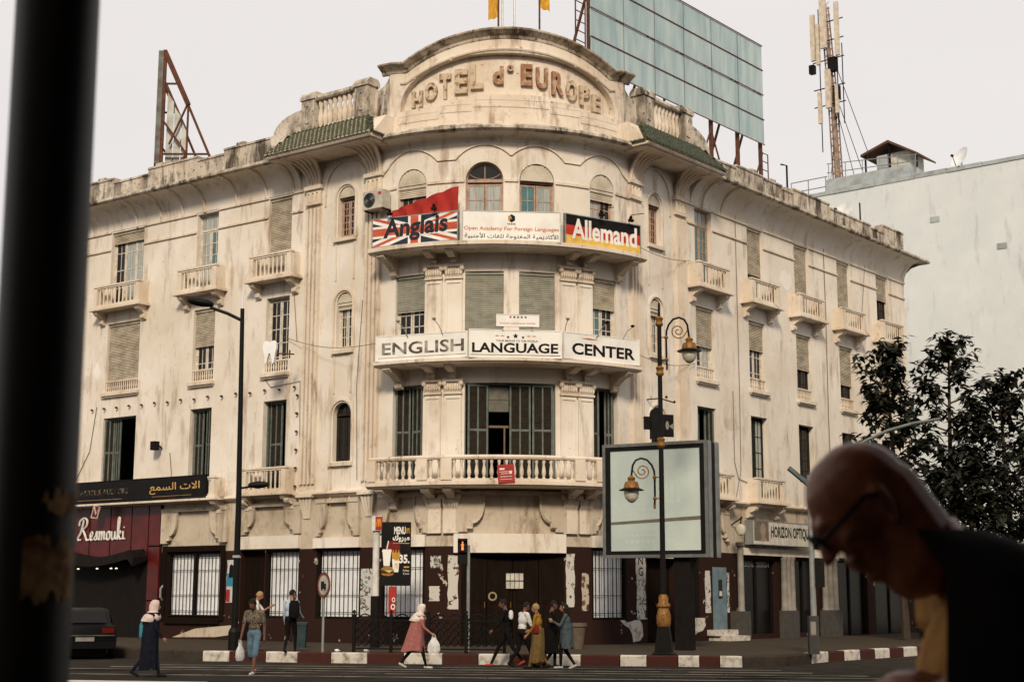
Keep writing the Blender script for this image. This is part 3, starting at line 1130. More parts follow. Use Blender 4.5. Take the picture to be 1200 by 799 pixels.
# bow, top floor
window(BOWA[0][0], 12.92, 15.15, 1.10, frame=PFRAME, arch="shutter", rollm=ROLLP, glass=GLASS, glass2=TGLASS, roll=.16, rows=4)
window(BOWA[1][0], 12.92, 15.15, 1.24, frame=PFRAME, arch=True, glass=CURT, glass2=CURT, rows=4)
window(BOWA[2][0], 12.92, 15.15, 1.18, frame=PFRAME, arch="shutter", rollm=ROLLP, glass=TGLASS, glass2=CURT, rows=4)
window(BOWA[3][0], 12.92, 15.15, 1.08, frame=PFRAME, arch="shutter", rollm=ROLLP, glass=CURT, glass2=GLASS, roll=.15, rows=4)
# bow, middle floor
window(-3.42, 9.16, 12.1, 1.12, roll=.40, rollm=ROLLG, rows=7)
window(-.855, 9.16, 12.1, 1.25, roll=.97, rollm=ROLLG)
window(.87, 9.16, 12.1, 1.20, roll=.97, rollm=ROLLG)
window(3.365, 9.16, 12.1, 1.13, roll=.33, rollm=ROLL, glass=TGLASS, glass2=GLASS, rows=7)
# bow, lower floor
shutter_window(-3.455, 5.26, 8.46, 1.15, [(-.50, .10, -.02, .24), (.04, .24, .50, .1)])
shutter_window(3.355, 5.26, 8.46, 1.17, [(-.54, .24, -.2, .06), (.18, .24, .42, .08)])
wbig = shutter_window(0.005, 5.26, 8.46, 2.95, [(-1.36, .14, -.70, .2), (-.02, .2, .66, .18), (.71, .18, 1.38, .2)])
mb = MB()
M_ = F(0.005, 5.26)
mb.box(-.68, -.04, .3, .34, 2.3, 3.1); mb.box(-.38, -.35, .28, .3, 2.3, 3.1); mb.box(-.68, -.04, .28, .3, 2.68, 2.71)
part("blind", mb, mat("dim_blind", (.15, .14, .115), .8), wbig, M_)
mb = MB(); mb.box(-.68, -.04, .26, .34, 1.78, 1.85); mb.box(-.2, -.15, .26, .33, 0, 1.78)
part("door_frame", mb, mat("dim_wood", (.16, .11, .07), .7), wbig, M_)
for c in (-1.47, 1.48):
    pass

# coupled pilasters of the bow, corbels and capitals
def scroll_bracket(mb, s, z0, z1, w, hw=.1, fn=P):
    poly = [(0, z0), (.10, z0), (.16, z0 + .05), (.17, z0 + .14), (.14, z0 + .2), (w * .55, z1 - .2), (w * .9, z1 - .14), (w, z1 - .07), (w, z1), (0, z1)]
    n = len(poly)
    mb.loft([[fn(s + x, z, ww) for ww, z in poly] for x in (-hw, hw)])


for c in (-2.52, -1.84, 1.92, 2.56):
    for z0, z1 in ((5.26, 8.1), (9.14, 11.86)):
        mb = MB()
        sbox(mb, c - .28, c + .28, z0, z1, -.01, .06)
        for x in (c - .25, c + .21):
            sbox(mb, x, x + .04, z0 + .1, z1 - .12, .06, .085)
        sbox(mb, c - .25, c + .25, z1 - .14, z1 - .1, .06, .09)
        pil = part("bow_pilaster", mb, PL, hotel)
        mb = MB()
        sbox(mb, c - .30, c + .30, z1, z1 + .07, -.01, .12)
        for k in range(7):
            x = c - .24 + .08 * k
            mb.lathe([(.01, -.1), (.045, -.02), (.055, .08), (.03, .15), (.0, .18)], 6, P(x, z1 + .18, .11))
        for x in (c - .27, c + .27):
            mb.lathe([(.0, -.09), (.07, -.06), (.09, 0), (.07, .06), (.0, .09)], 7, P(x, z1 + .34, .12))
        sbox(mb, c - .33, c + .33, z1 + .40, z1 + .48, -.01, .17)
        sbox(mb, c - .27, c + .27, z1 + .07, z1 + .40, -.01, .09)
        part("capital", mb, TRIM, pil)
        mb = MB(); scroll_bracket(mb, c, z1 + .48, 9.0 if z1 < 9 else 12.72, .78, .105)
        part("bracket", mb, TRIM, pil)


def bow_slab(z0, z1, w, e, name="balcony"):
    mb = MB()
    sweep(mb, -e, e, [(-.02, z0), (w - .1, z0), (w - .04, z0 + .05), (w, z0 + .07), (w, z1), (-.02, z1)])
    b = part(name, mb, TRIM, hotel)
    for s in (-e + .35, e - .35):
        mb = MB(); scroll_bracket(mb, s, z0 - .62, z0 + .001, w * .85, .13)
        part("bracket", mb, TRIM, b)
    return b


b = bow_slab(12.70, 12.90, 1.0, 4.35)
mb = MB(); sweep(mb, -4.2, 4.2, [(.56, 12.90), (.66, 12.90), (.66, 13.55), (.56, 13.55)]); part("parapet", mb, PL, b)
b = bow_slab(8.96, 9.13, .98, 4.08)
mb = MB(); sweep(mb, -3.95, 3.95, [(.56, 9.13), (.66, 9.13), (.66, 9.75), (.56, 9.75)]); part("parapet", mb, PL, b)
b = bow_slab(5.08, 5.26, 1.05, 4.22)
mb = MB(); sweep(mb, -4.15, 4.15, [(.80, 5.94), (1.0, 5.94), (1.03, 6.0), (1.0, 6.07), (.80, 6.07)]); part("handrail", mb, TRIM, b)
mb = MB(); sweep(mb, -4.15, 4.15, [(.82, 5.26), (1.0, 5.26), (1.0, 5.34), (.82, 5.34)]); part("plinth", mb, TRIM, b)
peds = [-4.05, -2.47, -1.79, 1.85, 2.5, 4.05]
for c in peds:
    mb = MB(); sbox(mb, c - .15, c + .15, 5.3, 5.96, .78, 1.045); part("pedestal", mb, TRIM, b)
for a, c in zip(peds[:-1], peds[1:]):
    n = max(2, round((c - a - .2) / .2))
    for k in range(n):
        s = a + .1 + (c - a - .2) * (k + .5) / n
        part("baluster", BAL, None, b, Matrix.Translation(P(s, 5.33, .91)) @ Matrix.Diagonal((.84, .84, 1.0, 1)))
for sgn in (-1, 1):
    for w in (.35, .6):
        part("baluster", BAL, None, b, Matrix.Translation(P(sgn * 4.05, 5.33, w)))
    mb = MB(); rings = [[P(sgn * 4.05 - .08, z, w), P(sgn * 4.05 + .08, z, w)] for w, z in ((0, 5.94), (.8, 5.94), (.8, 6.07), (0, 6.07))]
    mb.loft([[r[0] for r in rings], [r[1] for r in rings]]); part("handrail", mb, TRIM, b)


# small balconies of the straight fronts: slab, pedestals, rail, balusters, brackets
def small_balcony(hw, pr=.45, h=.95, brackets=True):
    mb = MB()
    mb.box(-hw - .16, hw + .16, -pr - .12, .01, 0.0, .07); mb.box(-hw - .10, hw + .10, -pr - .06, .01, .07, .14)
    b = part("balcony", mb, TRIM, hotel)
    I = None
    mb = MB()
    mb.box(-hw, hw, -pr, -pr + .1, h - .1, h); mb.box(-hw - .03, hw + .03, -pr - .03, -pr + .13, h - .04, h + .02)
    for sx in (-1, 1):
        x = sx * (hw - .05)
        mb.box(x - .045, x + .045, -pr + .1, 0.01, h - .1, h - .002)
    part("handrail", mb, TRIM, b)
    mb = MB(); mb.box(-hw, hw, -pr, -pr + .1, .14, .22)
    part("plinth", mb, TRIM, b)
    for sx in (-1, 1):
        mb = MB(); x = sx * (hw - .09)
        mb.box(x - .1, x + .1, -pr - .015, -pr + .115, .14, h - .1)
        mb.box(sx * hw - .02 if sx < 0 else hw - .08, sx * hw + .08 if sx < 0 else hw + .02, -pr + .115, 0.01, .14, h - .1)
        part("pedestal", mb, TRIM, b)
    n = round((2 * hw - .4) / .215)
    for k in range(n):
        x = -hw + .2 + (2 * hw - .4) * (k + .5) / n
        part("baluster", BALS, None, b, Matrix.Translation((x, -pr + .05, .22)) @ Matrix.Diagonal((1, 1, (h - .32) / .6, 1)))
    if brackets:
        for sx in (-1, 1):
            mb = MB()
            scroll_bracket(mb, sx * (hw - .12), -.5, .001, pr + .02, .11, lambda s, z, w: Vector((s, -w, z)))
            part("bracket", mb, TRIM, b)
    return b


def put_balcony(proto, s, z, first):
    M = F(s, z)
    if first:
        kids = [(k, WM[k.name].copy()) for k in proto.children]
        proto.matrix_basis = M
        WM[proto.name] = M
        for k, km in kids:
            # child's world = M @ inv(identity) @ local
            WM[k.name] = M @ km
        return proto
    return copy_tree_part(proto, M)


def copy_tree_part(o, M):
    c = o.copy(); COL.objects.link(c); c.matrix_basis = M
    for ch in o.children:
        d = ch.copy(); COL.objects.link(d); d.parent = c
    return c


pb = small_balcony(1.02)
for i, s in enumerate([-13.15, -9.40] + RC):
    put_balcony(pb, s, 12.60, i == 0)
put_balcony(small_balcony(1.32), -17.65, 12.55, True)
pc = small_balcony(1.04, .45, .93)
for i, s in enumerate([-9.40, RC[0], RC[1]]):
    put_balcony(pc, s, 5.12, i == 0)
put_balcony(small_balcony(4.35, .5, .80), -16.1, 5.06, True)

# ---------------------------------------------------------------- street level of the hotel
for a, b, z0, z1, w in ((-1.75, 1.76, 3.09, 3.68, .12), (-10.88, -8.0, 3.33, 3.76, .08), (-7.32, -5.28, 3.31, 3.64, .08), (-4.5, -2.7, 3.29, 3.66, .08),
                        (2.7, 4.4, 3.29, 3.66, .08), (5.3, 7.2, 3.02, 3.6, .08), (11.3, 18.6, 3.25, 3.5, .16)):
    mb = MB(); sbox(mb, a, b, z0, z1, -.01, w + .05); part("lintel", mb, PL, hotel)


def moor(c, hw, zb, zt):
    d = [(hw, zb), (hw * .80, zb), (hw * .80, zb + .12), (hw * .70, zb + .12), (hw * .70, zb + .28)]
    d += [(hw * (.70 - .2 * sin(pi / 2 * k / 5)), zb + .28 + (zt - zb - .55) * (1 - cos(pi / 2 * k / 5))) for k in range(6)]
    d += [(hw * .5, zt)]
    for sg in (-1, 1):                  # proud stepped spandrels either side of the recessed field
        pts = [(c + sg * x, z) for x, z in d] + [(c + sg * hw, zt)]
        mb = MB(); mb.prism(pts, P, -.01, .13)
        part("arch_spandrel", mb, LOWER, hotel)
        inner = [(c + sg * x, z) for x, z in d[1:]]
        mb = MB(); strip(mb, inner, .12, .19, .06)
        part("arch_moulding", mb, LOWER, hotel)
    mb = MB(); sbox(mb, c - hw, c + hw, zt + .003, zt + .12, -.01, .16)
    part("arch_moulding", mb, LOWER, hotel)


for c, hw, zb, zt in ((0.05, 1.75, 3.74, 4.88), (-13.2, 1.7, 3.6, 4.72), (-9.4, 1.45, 3.82, 4.75), (-6.28, .95, 3.7, 4.78), (-3.55, .95, 3.72, 4.85), (3.55, .95, 3.72, 4.85), (6.28, .95, 3.66, 4.78), (9.37, 1.2, 3.7, 4.75)):
    moor(c, hw, zb, zt)
for c in (-7.72, -4.95, 4.98, 7.76):
    mb = MB()
    for k in range(4):
        x = c - .24 + .16 * k
        mb.loft([[P(x - .06, 5.0, .0), P(x + .06, 5.0, .0), P(x + .06, 5.0, .16), P(x - .06, 5.0, .16)],
                 [P(c + (x - c) * .45 - .03, 4.3, .0), P(c + (x - c) * .45 + .03, 4.3, .0), P(c + (x - c) * .45 + .03, 4.3, .04), P(c + (x - c) * .45 - .03, 4.3, .04)]])
    sbox(mb, c - .36, c + .36, 5.0, 5.09, -.01, .24)
    part("corbel", mb, TRIM, hotel)
for c in (-2.14, 2.22):
    mb = MB()
    for q in (-.28, .28):
        for k in range(6):
            mb.lathe([(.01, -.16), (.06, -.04), (.075, .1), (.04, .2), (.0, .24)], 6, P(c + q - .2 + .08 * k, 4.62, .14))
        for x in (-.24, .24):
            mb.lathe([(0, -.11), (.09, -.07), (.11, 0), (.09, .07), (0, .11)], 7, P(c + q + x, 4.84, .16))
        sbox(mb, c + q - .24, c + q + .24, 3.7, 4.95, -.01, .12)
    sbox(mb, c - .6, c + .6, 4.95, 5.06, -.01, .25)
    part("capital", mb, TRIM, hotel)
    for q in (-.32, .32):
        mb = MB(); scroll_bracket(mb, c + q, 4.55, 5.085, .85, .12); part("bracket", mb, TRIM, hotel)
for c in (-10.45, -8.35, 8.35, 10.4, 12.0, 14.0):
    mb = MB(); scroll_bracket(mb, c, 4.6, 5.0, .42, .1); part("bracket", mb, TRIM, hotel)


def grille_window(s0, s1, z0, z1, mull=False, name="shop_window"):
    c, hw, h = (s0 + s1) / 2, (s1 - s0) / 2, z1 - z0
    M = F(c, z0)
    mb = MB()
    for x in (-hw, hw - .05):
        mb.box(x, x + .05, .05, .14, 0, h)
    mb.box(-hw + .05, hw - .05, .05, .14, h - .05, h); mb.box(-hw + .05, hw - .05, .05, .14, 0, .05)
    if mull:
        mb.box(-.06, .06, .04, .14, .05, h - .05)
    w = part(name, mb, DKMETAL, hotel, M)
    mb = MB()
    n = max(4, round(2 * hw / .13))
    for k in range(n):                     # ribbed white sheet
        x = -hw + .05 + (2 * hw - .1) * k / n
        d = (2 * hw - .1) / n
        mb.add([(x, .20, .05), (x + d * .8, .20, .05), (x + d * .8, .20, h - .05), (x, .20, h - .05)], [(0, 1, 2, 3)])
        mb.add([(x + d * .8, .20, .05), (x + d, .215, .05), (x + d, .215, h - .05), (x + d * .8, .20, h - .05)], [(0, 1, 2, 3)])
    part("sheet", mb, WHITEP, w, M)
    n = max(3, round(2 * hw / .185))
    for k in range(1, n):
        mb = MB(); x = -hw + 2 * hw * k / n
        mb.box(x - .006, x + .006, .10, .122, .05, h - .05)
        part("bar", mb, DKMETAL, w, M)
    for f in (.08, .33, .72, .93):
        mb = MB(); mb.box(-hw + .05, hw - .05, .122, .138, h * f, h * f + .018); part("rail", mb, DKMETAL, w, M)
    return w


grille_window(-14.58, -11.84, 1.04, 3.26, True)
grille_window(-9.60, -8.07, 1.04, 3.26)
grille_window(-7.23, -5.34, 1.04, 3.26)
grille_window(-4.39, -2.77, 1.06, 3.25)
grille_window(2.79, 4.28, 1.04, 3.25)
grille_window(8.0, 8.68, 1.07, 3.08)
mb = MB()
sbox(mb, -14.85, -14.62, .9, 3.5, -.01, .06); sbox(mb, -11.80, -11.6, .9, 3.5, -.01, .06); sbox(mb, -14.62, -11.8, 3.3, 3.5, -.01, .06); sbox(mb, -14.62, -11.8, .78, 1.0, -.01, .1)
part("window_surround", mb, DKWOOD, hotel)


def panel_door(s0, s1, z0, z1, n=2, mt=DKWOOD):
    c, hw, h = (s0 + s1) / 2, (s1 - s0) / 2, z1 - z0
    M = F(c, z0)
    for k in range(n):
        a = -hw + 2 * hw * k / n
        b = -hw + 2 * hw * (k + 1) / n
        mb = MB()
        mb.box(a + .01, b - .01, .22, .27, 0, h)
        for za, zb in ((.12, h * .42), (h * .46, h * .9)):
            mb.box(a + .1, b - .1, .205, .22, za, zb); mb.box(a + .16, b - .16, .19, .205, za + .07, zb - .07)
        d = part("door", mb, mt, hotel, M)
        mb = MB(); mb.tube([(b - .07, .20, h * .40), (b - .07, .16, h * .41), (b - .07, .16, h * .46), (b - .07, .2, h * .47)], .012, 6); part("handle", mb, BRASS, d, M)


panel_door(-10.82, -9.66, .25, 3.28)
panel_door(-1.53, 1.74, .25, 3.05, 4)
panel_door(5.45, 7.12, .25, 2.98)
M = F(.16, 1.98)
mb = MB(); mb.box(-.28, .28, .17, .185, 0, .5); bw = part("door_pane", mb, mat("lit_pane", (.55, .52, .45), .5), hotel, M)
mb = MB()
for k in range(5):
    mb.box(-.28 + .14 * k - .008, -.28 + .14 * k + .008, .155, .17, 0, .5)
for k in range(3):
    mb.box(-.28, .28, .15, .155, .25 * k - .01, .25 * k + .01)
part("pane_bars", mb, DKMETAL, bw, M)
mb = MB()
mb.lathe([(.0, 0), (.14, 0), (.14, .03), (.09, .03), (.09, .01), (0, .01)], 14)
part("door_ornament", mb, mat("brass_ring", (.35, .28, .17), .4, .5), hotel, F(-.55, 1.75) @ Matrix.Translation((0, .18, 0)) @ Matrix.Rotation(pi / 2, 4, 'X'))
# optician's and further shop fronts: dark glass, slim bars, columns
for a, b, z0, z1 in ((11.5, 13.92, .42, 3.12), (15.2, 17.25, .42, 3.2), (18.8, 21.5, .25, 3.2), (22.2, 25.4, .25, 3.2)):
    c, hw, h = (a + b) / 2, (b - a) / 2, z1 - z0
    M = F(c, z0)
    mb = MB()
    for x in (-hw, -.04, hw - .08):
        mb.box(x, x + .08, .12, .22, 0, h)
    mb.box(-hw + .08, hw - .08, .12, .22, h - .08, h)
    w = part("shop_window", mb, DKMETAL, hotel, M)
    mb = MB(); mb.box(-hw + .08, hw - .08, .18, .19, 0, h - .08); part("pane", mb, SHOPG, w, M)
mb = MB()
put_text(mb, "PORSCHE DESIGN", 11.45, 13.75, 2.84, 2.98, lambda s, z, d: P(s, z, -.17 + d), 0, .004)
part("lettering", mb, mat("pale_lettering", (.45, .45, .45), .5), hotel)
for s0, s1, zb in ((14.15, 15.05, 1.25), (17.32, 18.55, 1.25)):
    n = 3
    for k in range(n):
        s = s0 + (s1 - s0) * (k + .5) / n
        mb = MB(); mb.lathe([(.15, zb), (.15, zb + .06), (.125, zb + .1), (.115, 3.1), (.15, 3.16), (.15, 3.25)], 12, P(s, 0, .16)); part("column", mb, CONC, hotel, smooth=True)
    mb = MB(); sbox(mb, s0, s1, .25, zb, -.01, .34); part("column_base", mb, mat("dark_stone", (.07, .066, .06), .7), hotel)
mb = MB(); mb.lathe([(.13, 1.25), (.12, 1.3), (.11, 3.5), (.17, 3.56), (.17, 3.68)], 12, P(10.9, 0, .32)); part("column", mb, CONC, hotel, smooth=True)
mb = MB(); sbox(mb, 10.66, 11.14, .25, 1.25, -.01, .56); part("column_base", mb, mat("dark_stone", (.07, .066, .06)), hotel)
mb = MB(); sbox(mb, 9.51, 10.33, .62, 2.78, -.01, .07); bd = part("blue_panel", mb, BLUEP, hotel)
mb = MB(); sbox(mb, 9.78, 10.02, 1.7, 2.35, .07, .085); part("notice", mb, LOUV, bd)
mb = MB(); sbox(mb, 9.82, 9.98, 1.78, 1.95, .085, .095); part("notice", mb, PALEPANEL, bd)
for a, b, z0, z1, w in ((9.2, 10.55, .25, .42, .85), (9.1, 10.35, .42, .62, .5)):
    mb = MB(); sbox(mb, a, b, z0, z1, .0, w); part("step", mb, KWHITE, hotel)
for pts in ([(3.95, 1.0), (5.0, 1.0), (5.15, .85), (5.18, .5), (5.0, .34), (4.62, .3), (4.55, .55), (4.4, .75), (4.15, .85)],
            [(7.35, 1.05), (8.95, 1.03), (9.0, .78), (8.8, .6), (8.5, .55), (8.3, .45), (7.9, .5), (7.4, .45)],
            [(-14.2, .30), (-13.0, .62), (-11.2, .75), (-10.95, .72), (-10.95, .45), (-12.0, .34)]):
    mb = MB(); mb.prism(pts, P, -.005, .012); part("bare_patch", mb, KWHITE if pts[0][0] > 0 else LOWER, hotel)

# red shop front on the far left
mb = MB()
edges = [-20.4, -18.95, -17.75, -16.55, -15.6]
def awn(s):
    return 3.05 + .32 * abs((s + 18.0) / 2.4) ** 1.6 if s < -15.7 else 3.05
for a, b in zip(edges[:-1], edges[1:]):
    mb = MB()
    n = 5
    top = [(a + .03 + (b - a - .06) * k / n) for k in range(n + 1)]
    mb.prism([(x, awn(x) + .1) for x in top] + [(b - .03, 5.0), (a + .03, 5.0)], P, .0, .10)
    part("panel", mb, SHOPRED, hotel)
for z0, z1 in ((.3, 1.55), (1.6, 3.5), (3.55, 5.0)):
    mb = MB(); sbox(mb, -15.57, -14.98, z0, z1, .0, .10); part("panel", mb, SHOPRED, hotel)
mb = MB(); sbox(mb, S_L, -14.93, .25, 5.04, -.005, .03); part("panel_backing", mb, DKMETAL, hotel)
mb = MB()
rings = []
for k in range(17):
    s = -20.5 + 4.9 * k / 16
    rings.append([P(s, awn(s) + .12, .1), P(s, awn(s) + .06, .75), P(s, awn(s) - .25, .78), P(s, awn(s) - .25, .74), P(s, awn(s) - .02, .1)])
mb.loft(rings)
part("awning", mb, DKMETAL, hotel)
for s in (-19.2, -18.1, -17.3, -17.0):
    mb = MB(); mb.lathe([(0, 0), (.04, .0), (.05, .03), (0, .05)], 8, P(s, 2.72, .35)); part("downlight", mb, mat("spot_glow", (1, .9, .75), emit=(1, .85, .6), estr=1.6), hotel)
mb = MB(); sbox(mb, -19.6, -15.6, .25, 3.0, -.29, -.25); part("door", mb, DARK, hotel)
mb = MB()
for x in (-18.6, -17.6, -16.6):
    sbox(mb, x - .04, x + .04, .25, 3.0, -.25, -.19)
part("door_frame", mb, DKMETAL, hotel)
mb = MB(); mb.tube([P(-14.75, 1.6, .05), P(-14.75, 1.7, .15), P(-14.75, 2.0, .15), P(-14.75, 2.1, .05)], .04, 6); part("handle", mb, GREYM, hotel)

# cables, drain pipes and old lamp holders on the plaster
CAB = mat("old_cable", (.20, .155, .12), .8)
for pts, r in (([(11.6, 16.3), (11.6, 13.5), (11.62, 9.2), (11.58, 6.3), (11.2, 5.3)], .014), ([(18.6, 16.2), (18.62, 13.0), (18.55, 9.0), (18.6, 5.3)], .018),
               ([(22.4, 16.1), (21.9, 13.6), (22.2, 12.9)], .012), ([(11.15, 9.2), (11.15, 6.6), (11.4, 6.0), (12.0, 5.9)], .014),
               ([(-19.0, 8.9), (-19.3, 7.2), (-20.2, 5.9)], .014), ([(-9.9, 9.2), (-9.6, 8.9), (-8.2, 9.0), (-8.15, 7.2), (-8.0, 5.4)], .012), ([(-8.35, 12.3), (-8.6, 12.1), (-8.4, 10.4)], .012),
               ([(-14.7, 6.9), (-14.5, 5.7)], .014), ([(-5.4, 11.5), (-5.6, 8.6), (-5.5, 5.5)], .012)):
    mb = MB(); mb.tube([P(s, z, .03) for s, z in pts], r, 5); part("cable", mb, CAB, hotel)
mb = MB(); mb.lathe([(.0, 0), (.035, 0), (.05, .05), (.03, .1), (0, .1)], 7); hm = mb.mesh("lamp_holder", RUST, True)
for a_, b_, sag in ((P(-4.0, 9.75, .95), P(-9.0, 10.6, .05), .25), (P(3.95, 9.55, .9), P(8.6, 9.9, .05), .2), (P(3.95, 13.2, .9), P(8.4, 13.6, .05), .15)):
    mbw = MB(); mbw.tube([a_ + (b_ - a_) * (k / 8) - Vector((0, 0, sag * sin(pi * k / 8))) for k in range(9)], .011, 4); part("wire", mbw, CAB, hotel)
for k in range(16):
    s = -19.2 + .72 * k
    if s < -8.2:
        part("lamp_holder", hm, None, hotel, F(s, 8.78 + .02 * sin(k * 3)) @ Matrix.Translation((0, -.05, 0)) @ Matrix.Rotation(pi / 2, 4, 'X'))
for k in range(6):
    part("lamp_holder", hm, None, hotel, F(-8.25, 8.5 - .62 * k) @ Matrix.Translation((0, -.05, 0)) @ Matrix.Rotation(pi / 2, 4, 'X'))

# ================================================================ SIGNS ON THE HOTEL
def board(name, label, cat, sa, sb, w, z0, z1, th=.10, face=SIGNW, edge=GREYM, wb=None, fr_=.03):
    a, b = P(sa, z0, w), P(sb, z0, w if wb is None else wb)
    M = T(a.x, a.y, z0, atan2(b.y - a.y, b.x - a.x))
    L, H = (b - a).length, z1 - z0
    r = thing(name, label, cat, M)
    mb = MB(); mb.box(fr_, L - fr_, .0, th, fr_, H - fr_); part("panel", mb, face, r, M)
    mb = MB()
    mb.box(0, L, -.012, th + .01, 0, fr_); mb.box(0, L, -.012, th + .01, H - fr_, H)
    mb.box(0, fr_, -.012, th + .01, fr_, H - fr_); mb.box(L - fr_, L, -.012, th + .01, fr_, H - fr_)
    part("frame", mb, edge, r, M)
    return r, M, L, H


def FL(x, z, d):
    return Vector((x, -d, z))


def clip(poly, x0, x1, z0, z1):
    for ax, v, sg in ((0, x0, 1), (0, x1, -1), (1, z0, 1), (1, z1, -1)):
        out = []
        for i in range(len(poly)):
            p, q = poly[i], poly[(i + 1) % len(poly)]
            a, b = (p[ax] - v) * sg, (q[ax] - v) * sg
            if a >= 0:
                out.append(p)
            if a * b < 0:
                t = a / (a - b)
                out.append((p[0] + (q[0] - p[0]) * t, p[1] + (q[1] - p[1]) * t))
        poly = out
    return poly


def flat(mb, poly, d, m=None):
    mb.add([FL(x, z, d) for x, z in poly], [tuple(range(len(poly)))], m)


def band(x0, z0, x1, z1, wd):
    dx, dz = x1 - x0, z1 - z0
    L = sqrt(dx * dx + dz * dz)
    nx, nz = -dz / L * wd / 2, dx / L * wd / 2
    return [(x0 + nx, z0 + nz), (x0 - nx, z0 - nz), (x1 - nx, z1 - nz), (x1 + nx, z1 + nz)]


def ink(r, M, mb, mt, name="lettering"):
    return part(name, mb, mt, r, M)


# Union-flag board "Anglais"
r, M, L, H = board("language_sign", "balcony sign painted as a British flag with the dark word Anglais", "sign", -4.20, -1.53, .98, 12.92, 13.89, face=FNAVY)
B = .03
mb = MB()
for p in (band(0, 0, L, H, .30), band(0, H, L, 0, .30)):
    flat(mb, clip(p, B, L - B, B, H - B), .003)
ink(r, M, mb, SIGNW, "saltire")
mb = MB()
for p in (band(.0, .0, L / 2, H / 2, .09), band(L / 2, H / 2, L, H, .09), band(0, H, L / 2, H / 2, .09), band(L / 2, H / 2, L, 0, .09)):
    flat(mb, clip(p, B, L - B, B, H - B), .006)
ink(r, M, mb, FORANGE, "red_saltire")
mb = MB()
flat(mb, [(L / 2 - .23, B), (L / 2 + .23, B), (L / 2 + .23, H - B), (L / 2 - .23, H - B)], .009); flat(mb, [(B, H / 2 - .2), (L - B, H / 2 - .2), (L - B, H / 2 + .2), (B, H / 2 + .2)], .0095)
ink(r, M, mb, SIGNW, "white_cross")
mb = MB()
flat(mb, [(L / 2 - .14, B), (L / 2 + .14, B), (L / 2 + .14, H - B), (L / 2 - .14, H - B)], .0125); flat(mb, [(B, H / 2 - .12), (L - B, H / 2 - .12), (L - B, H / 2 + .12), (B, H / 2 + .12)], .013)
ink(r, M, mb, FORANGE, "red_cross")
mb = MB(); put_text(mb, "Anglais", .42, L - .36, .12, H - .06, lambda x, z, d: FL(x, z + (x - L / 2) * .02, d), .016, bold=.03, shear=.05)
ink(r, M, mb, mat("charcoal_letter", (.025, .025, .035), .5))
# white board "Open Academy"
r, M, L, H = board("academy_sign", "white balcony sign with orange words Open Academy For Foreign Languages above Arabic lettering", "sign", -1.41, 1.31, 1.02, 12.86, 13.88)
mb = MB(); put_text(mb, "Open Academy For Foreign Languages", .06, L - .06, .34, .50, FL, .004, bold=.012); ink(r, M, mb, ORANGE)
mb = MB(); put_text(mb, arabic("الأكاديمية المفتوحة للغات الأجنبية"), .08, L - .08, .08, .29, FL, .004, bold=.01); ink(r, M, mb, SIGNB)
mb = MB()
for k in range(6):
    t = pi / 2 + 2 * pi * k / 6
    cx, cz = L / 2 + .0 + .07 * cos(t), .78 + .07 * sin(t)
    mb.cur = 1 if k in (1, 2) else 0
    flat(mb, [(cx + .055 * cos(q), cz + .065 * sin(q)) for q in [2 * pi * j / 10 for j in range(10)]], .004 + .0004 * k)
part("emblem", mb, [SIGNB, GOLD], r, M)
mb = MB()
for k in range(5):
    mb.add([FL(L / 2 - .13 + .055 * k + x, z, .004) for x, z in ((0, .57), (.035, .57), (.035, .62), (0, .62))], [(0, 1, 2, 3)])
ink(r, M, mb, INKF, "small_print")
# German-flag board
r, M, L, H = board("language_sign", "balcony sign in German flag stripes with the white word Allemand", "sign", 1.45, 4.07, .98, 12.86, 13.89, face=SIGNB)
mb = MB(); flat(mb, [(B, .33), (L - B, .33), (L - B, .66), (B, .66)], .003); ink(r, M, mb, FRED, "red_stripe")
mb = MB(); flat(mb, [(B, B), (L - B, B), (L - B, .33), (B, .33)], .0032); ink(r, M, mb, FYEL, "gold_stripe")
mb = MB(); put_text(mb, "Allemand", .26, L - .16, .22, H - .13, FL, .008, bold=.03); ink(r, M, mb, SIGNW)
# English / Language / Center
r, M, L, H = board("school_sign", "faded white balcony sign reading ENGLISH in worn grey letters", "sign", -3.98, -1.24, 1.0, 9.135, 9.97, edge=SIGNW)
mb = MB(); put_text(mb, "ENGLISH", .22, L - .12, .20, .60, FL, .004, bold=.02); ink(r, M, mb, INKF)
mb = MB(); flat(mb, [(.1, .10), (L - .05, .10), (L - .05, .115), (.1, .115)], .004); ink(r, M, mb, INKF, "rule")
r, M, L, H = board("school_sign", "white balcony sign reading LANGUAGE in black below three stars", "sign", -1.20, 1.33, 1.03, 9.12, 10.02, edge=SIGNW)
mb = MB(); put_text(mb, "LANGUAGE", .10, L - .12, .16, .48, FL, .004, bold=.03); ink(r, M, mb, SIGNB)
mb = MB(); put_text(mb, "YOUR BRIDGE TO THE WORLD", L * .29, L * .74, .51, .575, FL, .004, bold=.015); ink(r, M, mb, SIGNB)
mb = MB()
for x, z, q in ((L * .5, .70, .10), (L * .42, .66, .06), (L * .58, .66, .06)):
    flat(mb, [(x + q * (1 if k % 2 == 0 else .42) * sin(pi * k / 5), z + q * (1 if k % 2 == 0 else .42) * cos(pi * k / 5)) for k in range(10)], .004)
ink(r, M, mb, SIGNB, "stars")
mb = MB()
for x in (L * .30, L * .36, L * .64, L * .70):
    flat(mb, [(x - .08, .70), (x, .68), (x + .08, .70), (x, .72)], .004)
ink(r, M, mb, ORANGE, "flourish")
mb = MB(); flat(mb, [(.05, .08), (L - .05, .08), (L - .05, .10), (.05, .10)], .004); ink(r, M, mb, INKF, "rule")
r, M, L, H = board("school_sign", "white balcony sign reading CENTER in black with an orange flourish", "sign", 1.40, 3.93, 1.0, 9.15, 10.01, edge=SIGNW)
